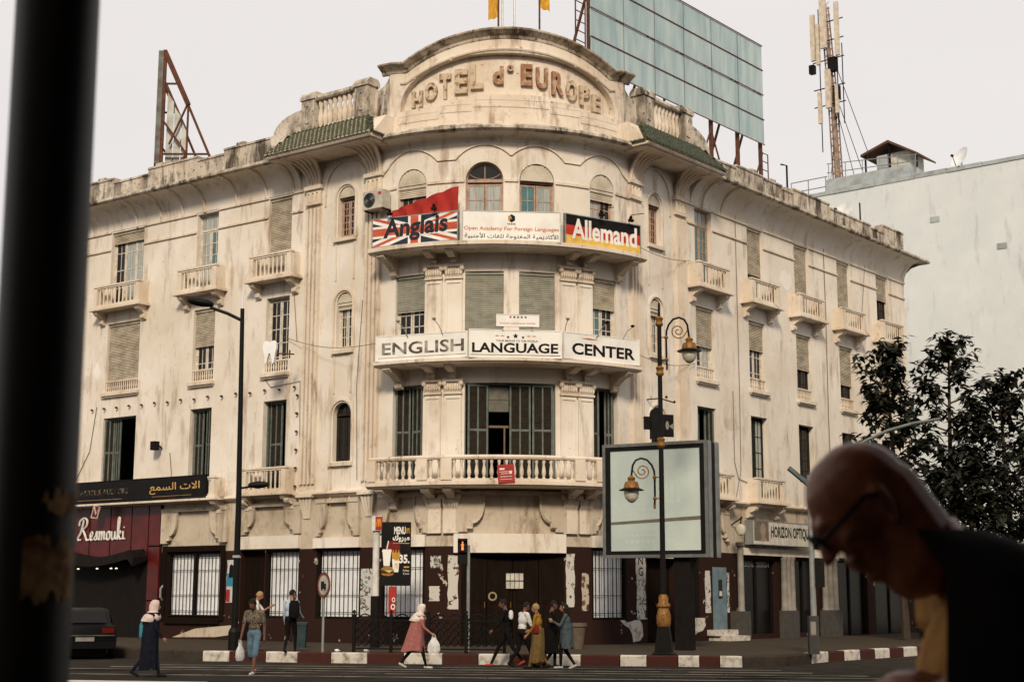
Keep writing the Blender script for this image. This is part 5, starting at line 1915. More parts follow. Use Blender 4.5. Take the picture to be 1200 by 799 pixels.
# ================================================================ GROUND
mb = MB()
n = 14
for i in range(n):
    for j in range(n):
        x0, x1 = -350 + 700 * i / n, -350 + 700 * (i + 1) / n
        y0, y1 = -350 + 700 * j / n, -350 + 700 * (j + 1) / n
        mb.add([(x0, y0, 0), (x1, y0, 0), (x1, y1, 0), (x0, y1, 0)], [(0, 1, 2, 3)])
structure("road", mb, ASPH)
dL = Vector((-.80781, .58944, 0))
K = [Vector((-8.39, 40.9, 0)), Vector((-3.79, 39.57, 0)), Vector((1.79, 38.6, 0)), Vector((5.82, 37.84, 0)), Vector((7.0, 38.4, 0)), Vector((8.0, 40.1, 0)), Vector((8.7, 41.3, 0))]
KL = K[0] + dL * 60
KR = K[-1] + dR * 70
poly = [KL] + K + [KR, KR - nR * 14, Vector((4, 60, 0)), KL + Vector((6, 10, 0))]
ins = Vector((0, .12, 0))
mb = MB()
top = [p + Vector((0, .1, .25)) for p in poly]
mb.add(top, [tuple(range(len(top)))])
pav = structure("pavement", mb, PAVE)
def stone(a, b, m_):
    d = (b - a); L = d.length; u = d / L; nn = Vector((-u.y, u.x, 0))
    mb = MB()
    g = .012
    prof = [(-.0, 0), (-.0, .24), (.025, .275), (.24, .275), (.24, 0)]
    mb.loft([[a + u * (g if e == 0 else L - g) + nn * p + Vector((0, 0, z)) for p, z in prof] for e in (0, 1)])
    part("kerb_stone", mb, m_, pav)


def along(pts, x):
    for a, b in zip(pts[:-1], pts[1:]):
        if a.x <= x <= b.x:
            return a + (b - a) * ((x - a.x) / (b.x - a.x))
    return pts[-1]


xs = [-8.39, -7.62, -6.59, -5.7, -4.78, -3.79, -2.82, -1.8, -.86, -.04, .9, 1.78, 2.77, 3.44, 4.22, 4.75, 5.25, 5.81]
for i, (a, b) in enumerate(zip(xs[:-1], xs[1:])):
    A_, B_ = along(K, a), along(K, b)
    stone(A_, B_, KWHITE if i % 2 == 0 else KRED)
for i in range(3, 6):
    stone(K[i], K[i + 1], KBLACK if i < 5 else KWHITE)
for i in range(30):
    a, b = K[0] + dL * (1.2 * i), K[0] + dL * (1.2 * (i + 1))
    stone(b, a, KBLACK if i < 12 else (KWHITE, KRED)[i % 2])
for i in range(22):
    stone(K[-1] + dR * (.95 * i), K[-1] + dR * (.95 * (i + 1)), (KRED, KWHITE)[i % 2])
for y, x0, x1, w in ((37.3, -9, 6.5, .16), (36.1, -10, 7, .22), (35.0, -11, 8, .2), (34.0, -6, 8, .15), (32.6, -10, 9, .22)):
    mb = MB()
    for k in range(6):
        a, b = x0 + (x1 - x0) * k / 6, x0 + (x1 - x0) * (k + 1) / 6 - .02
        f = lambda x: -.155 * (x + 1)
        mb.add([(a, y + f(a), .004), (b, y + f(b), .004), (b, y + f(b) + w, .004), (a, y + f(a) + w, .004)], [(0, 1, 2, 3)])
    structure("marking_and_sun_strip", mb, ROADP)
mb = MB(); mb.add([(-12, 31.4, .005), (-6.2, 30.2, .005), (-6.2, 30.9, .005), (-12, 32.1, .005)], [(0, 1, 2, 3)])
structure("marking_and_sun_strip", mb, mat("painted_sun_strip", (.60, .54, .46), .8, scale=2))  # sunlit strip of the road, its brightness put into the base colour
PATCH = mat("asphalt_patch", (.022, .020, .018), .9, scale=2, spec=0.0)
for x, y, a, b in ((-4.5, 35.6, 1.6, .8), (2.6, 36.4, 2.2, .6), (5.2, 33.2, 1.5, 1.2), (-9.5, 36.0, 2.0, .9)):
    mb = MB(); mb.add([(x - a * .5, y - b * .5, .003), (x + a * .5, y - b * .5 - .1, .003), (x + a * .52, y + b * .5, .003), (x - a * .46, y + b * .5 + .1, .003)], [(0, 1, 2, 3)])
    structure("road_patch", mb, PATCH)
for x, y in ((-3.2, 34.4), (3.8, 35.2)):
    mb = MB(); mb.lathe([(.33, 0), (.33, .012), (.0, .012)], 18, (x, y, 0)); solo("manhole_cover", mb, mat("cast_iron", (.03, .028, .026), .6, scale=12), "round iron manhole cover in the road, %s" % ("left of the centre" if x < 0 else "right of the centre"), "manhole cover")
# pavement on the camera's side
mb = MB(); mb.box(-40, 40, -7, 4.0, -.2, .25); near = structure("pavement", mb, PAVE)
mb = MB(); mb.box(-40, 40, 4.0, 4.2, -.2, .27); part("kerb", mb, KBLACK, near)

# ================================================================ STREET FURNITURE
# plain lamp post on the left
M = T(-7.75, 42.0, .25)
r = thing("street_lamp", "plain dark street lamp post with a single arm reaching left", "street lamp", M)
mb = MB(); mb.tube([(0, 0, 0), (0, 0, 4), (-.08, 0, 9.7)], .105, 10, .06); part("pole", mb, BLACKM, r, M, True)
mb = MB(); mb.lathe([(.17, 0), (.17, .5), (.13, .6), (.11, .62)], 10); part("base", mb, BLACKM, r, M)
mb = MB(); mb.tube([(-.08, 0, 9.35), (-.5, -.05, 9.55), (-1.0, -.1, 9.72)], .05, 7); part("arm", mb, BLACKM, r, M)
mb = MB(); mb.lathe([(0, -.35), (.07, -.33), (.13, -.2), (.16, 0), (.15, .2), (.08, .36), (0, .38)], 12)
part("lamp_head", mb, BLACKM, r, M @ Matrix.Translation((-1.25, -.12, 9.86)) @ Matrix.Rotation(radians(-80), 4, 'Y') @ Matrix.Diagonal((.8, 1.2, 1.05, 1)), True)
mb = MB(); mb.tube([(-.08, 0, 9.7), (-.08, 0, 10.35)], .035, 6, .008); part("finial", mb, WHITEP, r, M)
mb = MB(); mb.tube([(0, 0, 4.5), (.35, -.05, 4.55)], .03, 6); part("arm", mb, BLACKM, r, M)
mb = MB(); mb.lathe([(0, -.3), (.07, -.25), (.11, 0), (.07, .25), (0, .3)], 10); part("lamp_head", mb, BLACKM, r, M @ Matrix.Translation((.55, -.06, 4.6)) @ Matrix.Rotation(radians(88), 4, 'Y'), True)
mb = MB(); mb.box(-.1, .1, -.12, -.10, 2.55, 2.62); part("band", mb, GREYM, r, M)
# ornate double lamp
M = T(3.92, 38.6, .25)
r = thing("ornate_street_lamp", "ornate black and brass lamp post with one high and one low scrolled arm", "street lamp", M)
mb = MB(); mb.lathe([(.32, 0), (.32, .06), (.25, .1), (.20, .5), (.165, .74)], 8); part("base", mb, BLACKM, r, M)
mb = MB(); mb.lathe([(.16, .74), (.185, .8), (.19, 1.0), (.15, 1.15), (.13, 1.2), (.17, 1.25), (.16, 1.3), (.125, 1.35), (.13, 1.48), (.09, 1.55)], 12); part("brass_sleeve", mb, BRASS, r, M, True)
mb = MB(); mb.tube([(0, 0, 1.5), (0, 0, 8.6)], .072, 10, .058); mb.tube([(0, 0, 8.6), (0, 0, 9.2)], .04, 8, .03); part("pole", mb, BLACKM, r, M, True)
for z in (5.35, 7.25, 8.58):
    mb = MB(); mb.lathe([(.08, 0), (.11, .05), (.09, .1), (.09, .16), (.115, .21), (.07, .26)], 10, (0, 0, z)); part("collar", mb, BRASS, r, M, True)


def lamp_arm(sg, zb, k=1.0):
    mb = MB()
    x0 = sg * .19
    mb.tube([(x0, 0, zb), (x0 - sg * .01, 0, zb + .25 * k), (x0 - sg * .01, 0, zb + .75 * k), (x0, 0, zb + .95 * k), (x0 + sg * .06, 0, zb + 1.12 * k), (x0 + sg * .18, 0, zb + 1.27 * k), (x0 + sg * .34, 0, zb + 1.32 * k), (x0 + sg * .48, 0, zb + 1.26 * k), (x0 + sg * .56, 0, zb + 1.12 * k), (x0 + sg * .60, 0, zb + .8 * k)], .028, 7)
    arm = part("arm", mb, BLACKM, r, M, True)
    mb = MB()
    pts = []
    for j in range(26):
        t = j / 25 * 4.2 * pi * .8
        rr = .03 + .17 * (j / 25)
        pts.append((x0 + sg * (.31 + rr * cos(t + 1.2)), 0, zb + .95 * k + rr * sin(t + 1.2)))
    pts += [(x0 + sg * .56, 0, zb + .98 * k)]
    mb.tube(pts, .017, 5)
    part("scroll", mb, BRASS, arm, M)
    mb = MB()
    for z in (.18, .78):
        mb.lathe([(.03, -.05), (.06, 0), (.03, .05)], 8, (x0 - sg * .01, 0, zb + z * k)); mb.tube([(x0, 0, zb + z * k), (0, 0, zb + z * k)], .018, 5)
    mb.lathe([(.0, -.12), (.03, -.08), (.035, 0)], 8, (x0, 0, zb))
    part("knob", mb, BRASS, arm, M)
    x = x0 + sg * .60
    zl = zb + .42 * k
    mb = MB(); mb.lathe([(.03, .38), (.07, .34), (.11, .31), (.09, .27), (.085, .24), (.17, .20), (.20, .09), (.21, .04), (.0, .03)], 14, (x, 0, zl)); cap = part("lamp_cap", mb, BRASS, arm, M, True)
    mb = MB(); mb.lathe([(.21, .05), (.33, .0), (.33, -.015), (.18, .0)], 16, (x, 0, zl)); part("brim", mb, BLACKM, arm, M, True)
    mb = MB(); mb.lathe([(.19, 0), (.20, -.08), (.17, -.2), (.09, -.29), (.03, -.32), (0, -.325)], 14, (x, 0, zl - .015)); part("globe", mb, LAMPG, arm, M, True)


lamp_arm(1, 7.5)
lamp_arm(-1, 3.85, .92)
# big advertising box
M = T(2.68, 43.6, .25, atan2(-1.6, 2.89))
r = thing("street_billboard", "large empty advertising box with pale green glass on a dark leg", "billboard", M)
L, zb, zt, TH = 3.30, 2.60, 5.92, 1.02
mb = MB()
mb.box(0, L, 0, .10, zb, zb + .09); mb.box(0, L, 0, .10, zt - .09, zt); mb.box(0, .09, 0, .10, zb + .09, zt - .09); mb.box(L - .09, L, 0, .10, zb + .09, zt - .09)
mb.box(.02, L - .02, TH - .1, TH, zb + .02, zt - .02)
part("frame", mb, mat("billboard_frame", (.13, .135, .13), .45, spec=.2), r, M)
mb = MB()
mb.box(.09, L - .09, .03, .08, zb + .09, zb + .20); mb.box(.09, L - .09, .03, .08, zt - .20, zt - .09); mb.box(.09, .24, .03, .08, zb + .20, zt - .20); mb.box(L - .24, L - .09, .03, .08, zb + .20, zt - .20)
part("inner_frame", mb, SIGNB, r, M)
mb = MB(); mb.box(.03, L - .03, .10, TH - .1, zb + .03, zt - .03); part("body", mb, SIGNB, r, M)
mb = MB(); mb.box(L - .03, L + .006, .10, .34, zb, zt); mb.box(L - .03, L + .006, TH - .32, TH - .1, zb, zt); part("side_trim", mb, GREYM, r, M)
BBG = mat("pale_green_glass", (.46, .52, .475), .18, col2=(.37, .43, .40), scale=.8, spec=.6)
mb = MB(); mb.box(.24, L - .24, .055, .075, zb + .20, zt - .20); gl = part("glass_face", mb, BBG, r, M)
GH = mat("ghost_print", (.395, .455, .42), .2, col2=(.43, .49, .45), scale=3)
mb = MB()
for x0, x1, z0, z1 in ((1.75, 2.5, 4.15, 4.85), (2.0, 2.4, 5.1, 5.3), (.9, 2.1, 3.98, 4.02), (1.35, 1.9, 3.75, 3.85), (1.4, 2.4, 3.4, 3.48), (.7, 2.5, 3.22, 3.28), (.7, 1.7, 3.02, 3.12)):
    n = max(1, int((x1 - x0) / .16))
    for k in range(n):
        a = x0 + (x1 - x0) * k / n
        mb.add([(a, .0535, z0), (a + (x1 - x0) / n * .7, .0535, z0), (a + (x1 - x0) / n * .7, .0535, z1), (a, .0535, z1)], [(0, 1, 2, 3)])
part("ghost_print", mb, GH, gl, M, kind="stuff")
mb = MB(); mb.add([(.24, .052, 3.46 + .1), (L - .24, .052, 3.56 + .1), (L - .24, .052, 3.67 + .1), (.24, .052, 3.56 + .08)], [(0, 1, 2, 3)]); part("brown_stripe", mb, mat("brown_stripe", (.13, .12, .09), .3), gl, M)
mb = MB(); mb.box(2.15, 2.65, .18, .5, 0, zb); part("leg", mb, DKMETAL, r, M)
# no-lorries road sign
M = T(-5.02, 39.95, .25)
r = thing("road_sign", "round no-lorries sign with a red rim on a grey post", "road sign", M)
mb = MB(); mb.tube([(0, .05, 0), (0, .05, 2.15)], .035, 7); part("post", mb, GREYM, r, M)
Q = M @ Matrix.Translation((0, 0, 1.78)) @ Matrix.Rotation(radians(-54), 4, 'Z') @ Matrix.Rotation(pi / 2, 4, 'X')
mb = MB(); mb.lathe([(0, -.012), (.34, -.012), (.34, .008), (.0, .008)], 28); part("disc", mb, mat("sign_red_faded", (.16, .05, .035), .5), r, Q)
mb = MB(); mb.lathe([(0, .008), (.26, .008), (.26, .013), (0, .013)], 28); part("face", mb, mat("sign_cream_face", (.45, .40, .33), .5), r, Q)
mb = MB(); mb.box(-.13, .04, -.10, .10, .014, .018); mb.box(.05, .14, -.10, .04, .014, .018)
for x in (-.08, .09):
    mb.lathe([(0, .014), (.035, .014), (.035, .018), (0, .018)], 10, (x, -.12, 0))
part("lorry_symbol", mb, SIGNB, r, Q)
# burger restaurant post with menu poster
M = T(-4.05, 44.5, .25)
r = thing("burger_menu_post", "white post with a red golden-arches cube and a black burger menu poster", "sign", M)
mb = MB(); mb.tube([(0, 0, 1.5), (0, 0, 3.45)], .10, 12); mb.box(-.13, .17, -.16, .16, 3.42, 3.86); part("post", mb, mat("post_white", (.62, .60, .56), .4), r, M)
mb = MB(); mb.tube([(0, 0, 0), (0, 0, 1.5)], .14, 12); part("post_base", mb, DKMETAL, r, M)
mb = MB(); mb.box(-.02, .18, -.172, -.16, 3.44, 3.84); fx = part("logo_panel", mb, BRICKR, r, M)


def arches(mb, x0, x1, z0, z1, y, th):
    w = (x1 - x0) / 2
    for c in (x0 + w / 2, x1 - w / 2):
        pts = [(c + w / 2 * cos(t) * .92, y, z0 + (z1 - z0) * sin(t)) for t in [pi * k / 12 for k in range(13)]]
        mb.tube(pts, th, 5)


YEL = mat("golden_yellow", (.70, .36, .03), .5)
mb = MB(); arches(mb, .02, .14, 3.54, 3.76, -.176, .012); part("golden_arches", mb, YEL, fx, M)
px, pz = .16, 1.80
mb = MB(); mb.box(px, px + .88, -.12, -.04, pz, pz + 1.88); po = part("menu_poster", mb, SIGNB, r, M)
FM = lambda x, z, d: Vector((px + x, -.122 - d, pz + z))
mb = MB(); put_text(mb, "MENU", .38, .72, 1.52, 1.74, FM, .002, bold=.03); put_text(mb, arabic("مبروك"), .34, .84, 1.28, 1.52, FM, .002, bold=.03); put_text(mb, "35.", .54, .85, .66, .92, FM, .002, bold=.04)
put_text(mb, "Frites", .66, .84, .42, .48, FM, .002); put_text(mb, "Coca", .66, .84, .33, .39, FM, .002)
part("print", mb, SIGNW, po, M)
mb = MB(); arches(mb, .74, .84, pz * 0 + 1.54 + pz, 1.70 + pz, -.126, .008)
q = MB()
for v_ in mb.v: q.v.append((v_[0] + px, v_[1], v_[2]))
q.f, q.m = mb.f, mb.m
part("golden_arches", q, YEL, po, M)
def ell(mb, cx, cz, rx, rz, d, t0=0, t1=2 * pi, n=18, m=None):
    pts = [(cx + rx * cos(t0 + (t1 - t0) * k / n), cz + rz * sin(t0 + (t1 - t0) * k / n)) for k in range(n + 1)]
    mb.add([FM(x, z, d) for x, z in pts], [tuple(range(len(pts)))], m)


mb = MB()
ell(mb, .35, 1.12, .22, .2, .0015, m=3)                                            # red glow print
ell(mb, .20, .46, .20, .11, .004, 0, pi, m=0); ell(mb, .20, .47, .21, .03, .005, m=1)    # bun, lettuce
mb.add([FM(x, z, .006) for x, z in ((.02, .36), (.39, .36), (.39, .44), (.02, .44))], [(0, 1, 2, 3)], 2)
mb.add([FM(x, z, .007) for x, z in ((.1, .455), (.36, .455), (.25, .38))], [(0, 1, 2)], 5)
ell(mb, .20, .36, .19, .07, .004, pi, 2 * pi, m=0)
mb.add([FM(x, z, .003) for x, z in ((.08, .58), (.26, .58), (.30, 1.02), (.04, 1.02))], [(0, 1, 2, 3)], 4)     # cup
mb.add([FM(x, z, .0035) for x, z in ((.02, 1.0), (.32, 1.0), (.30, 1.07), (.05, 1.07))], [(0, 1, 2, 3)], 4)
mb.add([FM(x, z, .0035) for x, z in ((.15, 1.06), (.18, 1.06), (.23, 1.32), (.20, 1.32))], [(0, 1, 2, 3)], 4)
mb.add([FM(x, z, .0045) for x, z in ((.36, .40), (.52, .40), (.55, .78), (.33, .78))], [(0, 1, 2, 3)], 4)       # carton
for k in range(9):
    x = .33 + .024 * k
    mb.add([FM(a, b, .004 + .0002 * k) for a, b in ((x, .74), (x + .022, .74), (x + .03 + .004 * (k - 4), 1.0 + .05 * sin(k * 2)), (x + .006 + .004 * (k - 4), 1.0 + .05 * sin(k * 2)))], [(0, 1, 2, 3)], 6)
mb.add([FM(x, z, .002) for x, z in ((.68, .53), (.84, .53), (.84, .57), (.68, .57))], [(0, 1, 2, 3)], 6)
mb.add([FM(x, z, .002) for x, z in ((.35, 1.24), (.84, 1.24), (.84, 1.26), (.35, 1.26))], [(0, 1, 2, 3)], 6)
part("food_print", mb, [mat("bun", (.38, .16, .04), .5, scale=12), mat("lettuce", (.16, .22, .05), .5), mat("patty", (.06, .03, .02), .5), mat("red_glow_print", (.16, .015, .012), .5), SIGNW, mat("cheese", (.65, .45, .15), .5), mat("fries", (.55, .30, .06), .5)], po, M)
mb = MB(); put_text(mb, "m", .41, .50, .5, .66, FM, .006, bold=.02); part("carton_logo", mb, YEL, po, M)
mb = MB(); mb.box(.40, .62, -.10, -.05, .98, 1.78); ba = part("red_banner", mb, BRICKR, r, M)
mb = MB(); put_text(mb, "O", .50, .60, 1.32, 1.46, lambda x, z, d: Vector((x, -.102 - d, z)), .002, bold=.02); part("print", mb, SIGNW, ba, M)
mb = MB(); put_text(mb, "O", .47, .60, 1.10, 1.27, lambda x, z, d: Vector((x, -.102 - d, z)), .002, bold=.03); part("print", mb, SIGNW, ba, M)
# pedestrian light
M = T(-1.2, 41.5, .25)
r = thing("pedestrian_light", "pedestrian traffic light showing a glowing red man in front of the entrance", "traffic light", M)
mb = MB(); mb.tube([(0, 0, 0), (0, 0, 2.9)], .045, 8); part("post", mb, GREYM, r, M)
mb = MB(); mb.box(-.30, -.03, -.14, .08, 2.38, 3.08); mb.box(-.28, -.05, -.24, -.14, 3.02, 3.06); mb.box(-.28, -.05, -.24, -.14, 2.70, 2.73); part("housing", mb, SIGNB, r, M)
mb = MB()
EM = mat("red_man_glow", (1, .2, .05), .5, emit=(1.0, .12, .03), estr=2.2)
mb.lathe([(0, 0), (.025, 0), (.025, .004), (0, .004)], 8, (0, 0, 0)); part("red_man", mb, EM, r, M @ Matrix.Translation((-.165, -.142, 2.97)) @ Matrix.Rotation(pi / 2, 4, 'X'))
mb = MB()
for pts in ([(-.165, 2.94), (-.165, 2.86)], [(-.205, 2.9), (-.125, 2.9)], [(-.175, 2.86), (-.18, 2.76)], [(-.155, 2.86), (-.15, 2.76)]):
    mb.tube([(x, -.142, z) for x, z in pts], .018, 5)
part("red_man", mb, EM, r, M)
# ornate iron fence along the kerb
M = T(-4.2, 40.05, .25, atan2(-.70, 3.95))
r = thing("iron_fence", "ornate black iron pedestrian fence along the kerb", "fence", M)
PLEN = 1.02
for k in range(5):
    x = PLEN * k
    mb = MB(); mb.box(x - .04, x + .04, -.04, .04, 0, 1.02); mb.lathe([(.0, 0), (.05, .04), (.04, .09), (0, .12)], 8, (x, 0, 1.02)); part("post", mb, BLACKM, r, M)
    if k == 4:
        break
    mb = MB()
    for z in (.10, .84):
        mb.box(x + .04, x + PLEN - .04, -.02, .02, z, z + .04)
    part("rail", mb, BLACKM, r, M)
    mb = MB()
    for j in range(5):
        cx = x + .12 + .195 * j
        for cz in (.30, .52, .72):
            mb.tube([(cx + .085 * cos(t), 0, cz + .10 * sin(t)) for t in [2 * pi * q / 10 for q in range(11)]], .014, 4)
            mb.tube([(cx - .08 + .16 * u, 0, cz + .09 * sin(u * 6.28)) for u in [q / 8 for q in range(9)]], .012, 4)
    for t0 in (0, 1):
        pts = [(x + PLEN / 2 + (1 if t0 else -1) * (.46 - .40 * u), 0, .88 + .14 * sin(u * pi * .8)) for u in [q / 8 for q in range(9)]]
        mb.tube(pts, .018, 5)
    part("scrollwork", mb, BLACKM, r, M)
# traffic light mast on the right
M = T(8.07, 40.0, .25)
r = thing("traffic_light_mast", "grey traffic light mast with a long curved arm reaching right", "traffic light", M)
mb = MB(); mb.tube([(0, 0, 0), (0, 0, 4.75)], .085, 10, .07); part("pole", mb, GREYM, r, M, True)
mb = MB(); mb.tube([(.02, 0, 4.3), (.45, 0, 4.9), (1.0, 0, 5.37), (1.6, .02, 5.7), (2.2, .05, 5.97), (2.9, .08, 6.17), (3.65, .1, 6.3)], .055, 8, .04); part("arm", mb, mat("arm_grey", (.13, .14, .14), .5, .3), r, M, True)
mb = MB(); mb.tube([(3.58, .1, 6.3), (3.58, .1, 6.9)], .012, 5); part("aerial", mb, DKMETAL, r, M)
mb = MB(); mb.box(.32, .5, -.15, .15, -.0, .0001)
mb = MB(); mb.loft([[(-.02, y, 4.42), (-.58, y, 4.90), (-.52, y, 4.98), (.04, y, 4.50)] for y in (-.12, .12)]); part("sign_blade", mb, mat("sign_back_teal", (.10, .13, .13), .5), r, M)
mb = MB(); mb.box(.06, .36, -.16, .10, 2.75, 3.45); part("signal_head", mb, SIGNB, r, M)
mb = MB(); mb.box(.06, .30, -.12, .10, 1.75, 2.5); part("signal_head", mb, SIGNB, r, M)
mb = MB(); mb.box(-.16, .1, -.14, .1, 0, 1.0); part("control_box", mb, mat("dark_cabinet", (.05, .05, .048), .5), r, M)
mb = MB(); mb.box(-.12, .02, -.145, -.14, .5, .85); part("sticker", mb, CONC, r, M)
for x, y, lb in ((-4.75, 41.0, "scrap of white paper on the pavement right of the no-lorries sign"), (-3.95, 40.9, "scrap of white paper lying at the foot of the iron fence")):
    mb = MB()
    mb.loft([[(.07 * k * cos(t) * (1 + .3 * sin(3 * t + z * 60)), .06 * k * sin(t), z) for t in [2 * pi * j / 9 for j in range(9)]] for z, k in ((0, .7), (.03, 1.0), (.06, .8), (.075, .3))])
    solo("litter", mb, WHITEP, lb, "litter", T(x, y, .25))
# parked dark car at the left kerb
def car(M):
    r = thing("parked_car", "dark parked car partly hidden behind the foreground pole", "car", M)
    W = .86
    CARM = mat("car_paint", (.004, .004, .0045), .45, .0, scale=1, spec=.12)
    prof = [(-2.0, .35), (-2.05, .6), (-2.0, .9), (-1.85, .98), (-1.4, 1.30), (-1.15, 1.38), (.2, 1.40), (.45, 1.36), (1.05, .98), (1.9, .86), (2.05, .7), (2.08, .4), (1.95, .28), (-1.9, .28)]
    rings = []
    for y, k in ((-W, .93), (-W + .06, 1.0), (W - .06, 1.0), (W, .93)):
        rings.append([(x * (1 if k == 1 else .99), y * (1 if z < .95 else .82), .28 + (z - .28) * (1 if k == 1 else .97)) for x, z in prof])
    mb = MB(); mb.loft(rings); body = part("body", mb, CARM, r, M, True)
    mb = MB(); mb.add([(-1.88, -.62, .99), (-1.88, .62, .99), (-1.42, .56, 1.29), (-1.42, -.56, 1.29)], [(0, 1, 2, 3)]); part("rear_window", mb, SHOPG, r, M @ Matrix.Translation((-.015, 0, .012)))
    for sy in (-1, 1):
        for xs_ in (((-1.25, .98), (-.35, .98), (-.35, 1.30), (-1.12, 1.31)), ((-.25, .98), (.75, .98), (.35, 1.30), (-.25, 1.31))):
            mb = MB(); mb.add([(x, sy * (W * (1.0 if z < 1.0 else .825) + .004), z) for x, z in xs_], [(0, 1, 2, 3)]); part("side_window", mb, GLASS, r, M)
        for x in (-1.28, 1.3):
            mb = MB(); mb.lathe([(.2, -.1), (.31, -.1), (.33, -.05), (.33, .05), (.31, .1), (.2, .1)], 18)
            w = part("wheel", mb, mat("tyre", (.012, .012, .012), .8), r, M @ Matrix.Translation((x, sy * (W - .06), .33)) @ Matrix.Rotation(pi / 2, 4, 'X'))
            mb = MB(); mb.lathe([(0, -.105), (.2, -.105), (.2, .105), (0, .105)], 12); part("rim", mb, GREYM, w, M @ Matrix.Translation((x, sy * (W - .06), .33)) @ Matrix.Rotation(pi / 2, 4, 'X'))
        mb = MB(); mb.box(-2.06, -1.98, sy * .62 - .16, sy * .62 + .16, .72, .86); part("tail_light", mb, mat("tail_lens", (.10, .008, .006), .2), r, M)
    mb = MB(); mb.box(-2.085, -2.06, -.25, .25, .50, .61); part("number_plate", mb, mat("plate", (.22, .20, .18), .5), r, M)
    mb = MB(); mb.box(-2.10, -2.03, -.80, .80, .64, .67); part("chrome_strip", mb, mat("chrome", (.55, .52, .48), .2, .9), r, M)
    mb = MB(); mb.box(-2.12, -1.95, -.84, .84, .30, .48); part("bumper", mb, CARM, r, M)


car(T(-12.55, 43.4, 0, radians(112)))
# litter bin, planter
M = T(-6.25, 44.4, .25)
mb = MB(); mb.loft([[(x * k, y * k, z) for x, y in ((-.2, -.17), (.2, -.17), (.2, .17), (-.2, .17))] for z, k in ((0, .85), (.62, 1.0), (.66, 1.08), (.72, 1.08), (.74, .9))])
solo("litter_bin", mb, mat("bin_teal", (.03, .05, .055), .5), "small dark teal bin on the pavement in front of a white grille", "bin", M)
M = T(1.92, 43.6, .25)
pt = thing("planter", "tapered stone planter on the pavement right of the entrance", "planter", M)
mb = MB(); mb.lathe([(.16, 0), (.24, .62), (.28, .64), (.28, .74), (.22, .74), (.2, .6), (0, .6)], 14); part("pot", mb, mat("planter_stone", (.12, .09, .07), .9), pt, M, True)
mb = MB(); mb.lathe([(0, .68), (.21, .68), (0, .71)], 12); part("soil", mb, DARK, pt, M)

# ================================================================ TREES ON THE RIGHT
def tree(base, h, label, spread, seed, low=.28):
    rr = random.Random(seed)
    M = T(base[0], base[1], .25)
    r = thing("street_tree", label, "tree", M, "broad-leaved trees on the right pavement")
    mb = MB()
    tips = []
    lean = Vector((rr.uniform(-.4, .4), rr.uniform(-.3, .3), 0))
    tp = [Vector((0, 0, 0)), Vector((lean.x * .2, lean.y * .2, h * .3)), Vector((lean.x * .6, lean.y * .6, h * .65)), Vector((lean.x, lean.y, h * .96))]
    mb.tube(tp, [.16, .13, .08, .03], 8)
    tr = part("trunk", mb, BARK, r, M, True)

    def on(z):
        for a, b in zip(tp[:-1], tp[1:]):
            if a.z <= z <= b.z:
                return a + (b - a) * ((z - a.z) / (b.z - a.z))
        return tp[-1]
    lb = MB()
    NB_ = 30
    for i in range(NB_):
        z = h * (low + (.96 - low) * (i + rr.random()) / NB_)
        a = i * 2.4 + rr.uniform(-.4, .4)
        f = (z / h - low) / (1 - low)
        ln = spread * (.55 + .45 * sin(pi * min(1, f * 1.1 + .12))) * rr.uniform(.6, 1.1) * (1 if f < .8 else .8)
        p0 = on(z)
        d = Vector((cos(a), sin(a), .35))
        p1 = p0 + d * ln * .5 + Vector((0, 0, .05))
        p2 = p0 + Vector((d.x * ln, d.y * ln, ln * .55))
        lb.tube([p0, p1, p2], [.04, .025, .012], 5)
        for k in range(3):
            t = .45 + .55 * k / 2
            q = p0 + (p1 - p0) * (t * 2) if t < .5 else p1 + (p2 - p1) * (t * 2 - 1)
            tips.append(q)
            e = q + Vector((rr.uniform(-.55, .55), rr.uniform(-.55, .55), rr.uniform(.05, .6)))
            lb.tube([q, e], .009, 4)
            tips.append(e)
    tips.append(tp[-1] + Vector((0, 0, .25)))
    part("limbs", lb, BARK, r, M, True)
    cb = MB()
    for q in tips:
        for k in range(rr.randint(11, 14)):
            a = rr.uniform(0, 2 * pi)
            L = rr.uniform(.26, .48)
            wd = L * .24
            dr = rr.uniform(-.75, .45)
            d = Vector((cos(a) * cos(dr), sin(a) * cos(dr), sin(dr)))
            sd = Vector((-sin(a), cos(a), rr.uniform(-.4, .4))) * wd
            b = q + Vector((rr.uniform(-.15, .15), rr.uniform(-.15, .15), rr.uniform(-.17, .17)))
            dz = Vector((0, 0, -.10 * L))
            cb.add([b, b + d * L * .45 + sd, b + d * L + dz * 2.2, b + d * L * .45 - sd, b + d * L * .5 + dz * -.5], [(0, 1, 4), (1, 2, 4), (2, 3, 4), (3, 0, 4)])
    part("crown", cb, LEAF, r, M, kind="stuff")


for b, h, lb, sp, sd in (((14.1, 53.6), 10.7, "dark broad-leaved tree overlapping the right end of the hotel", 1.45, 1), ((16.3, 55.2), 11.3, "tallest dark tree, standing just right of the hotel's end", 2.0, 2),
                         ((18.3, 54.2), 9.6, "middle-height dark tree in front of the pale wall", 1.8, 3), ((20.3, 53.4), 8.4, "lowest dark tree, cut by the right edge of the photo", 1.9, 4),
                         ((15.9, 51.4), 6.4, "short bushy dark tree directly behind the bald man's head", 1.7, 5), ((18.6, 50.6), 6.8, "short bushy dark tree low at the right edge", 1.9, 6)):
    tree(b, h, lb, sp, sd, .22 if h < 7 else .30)

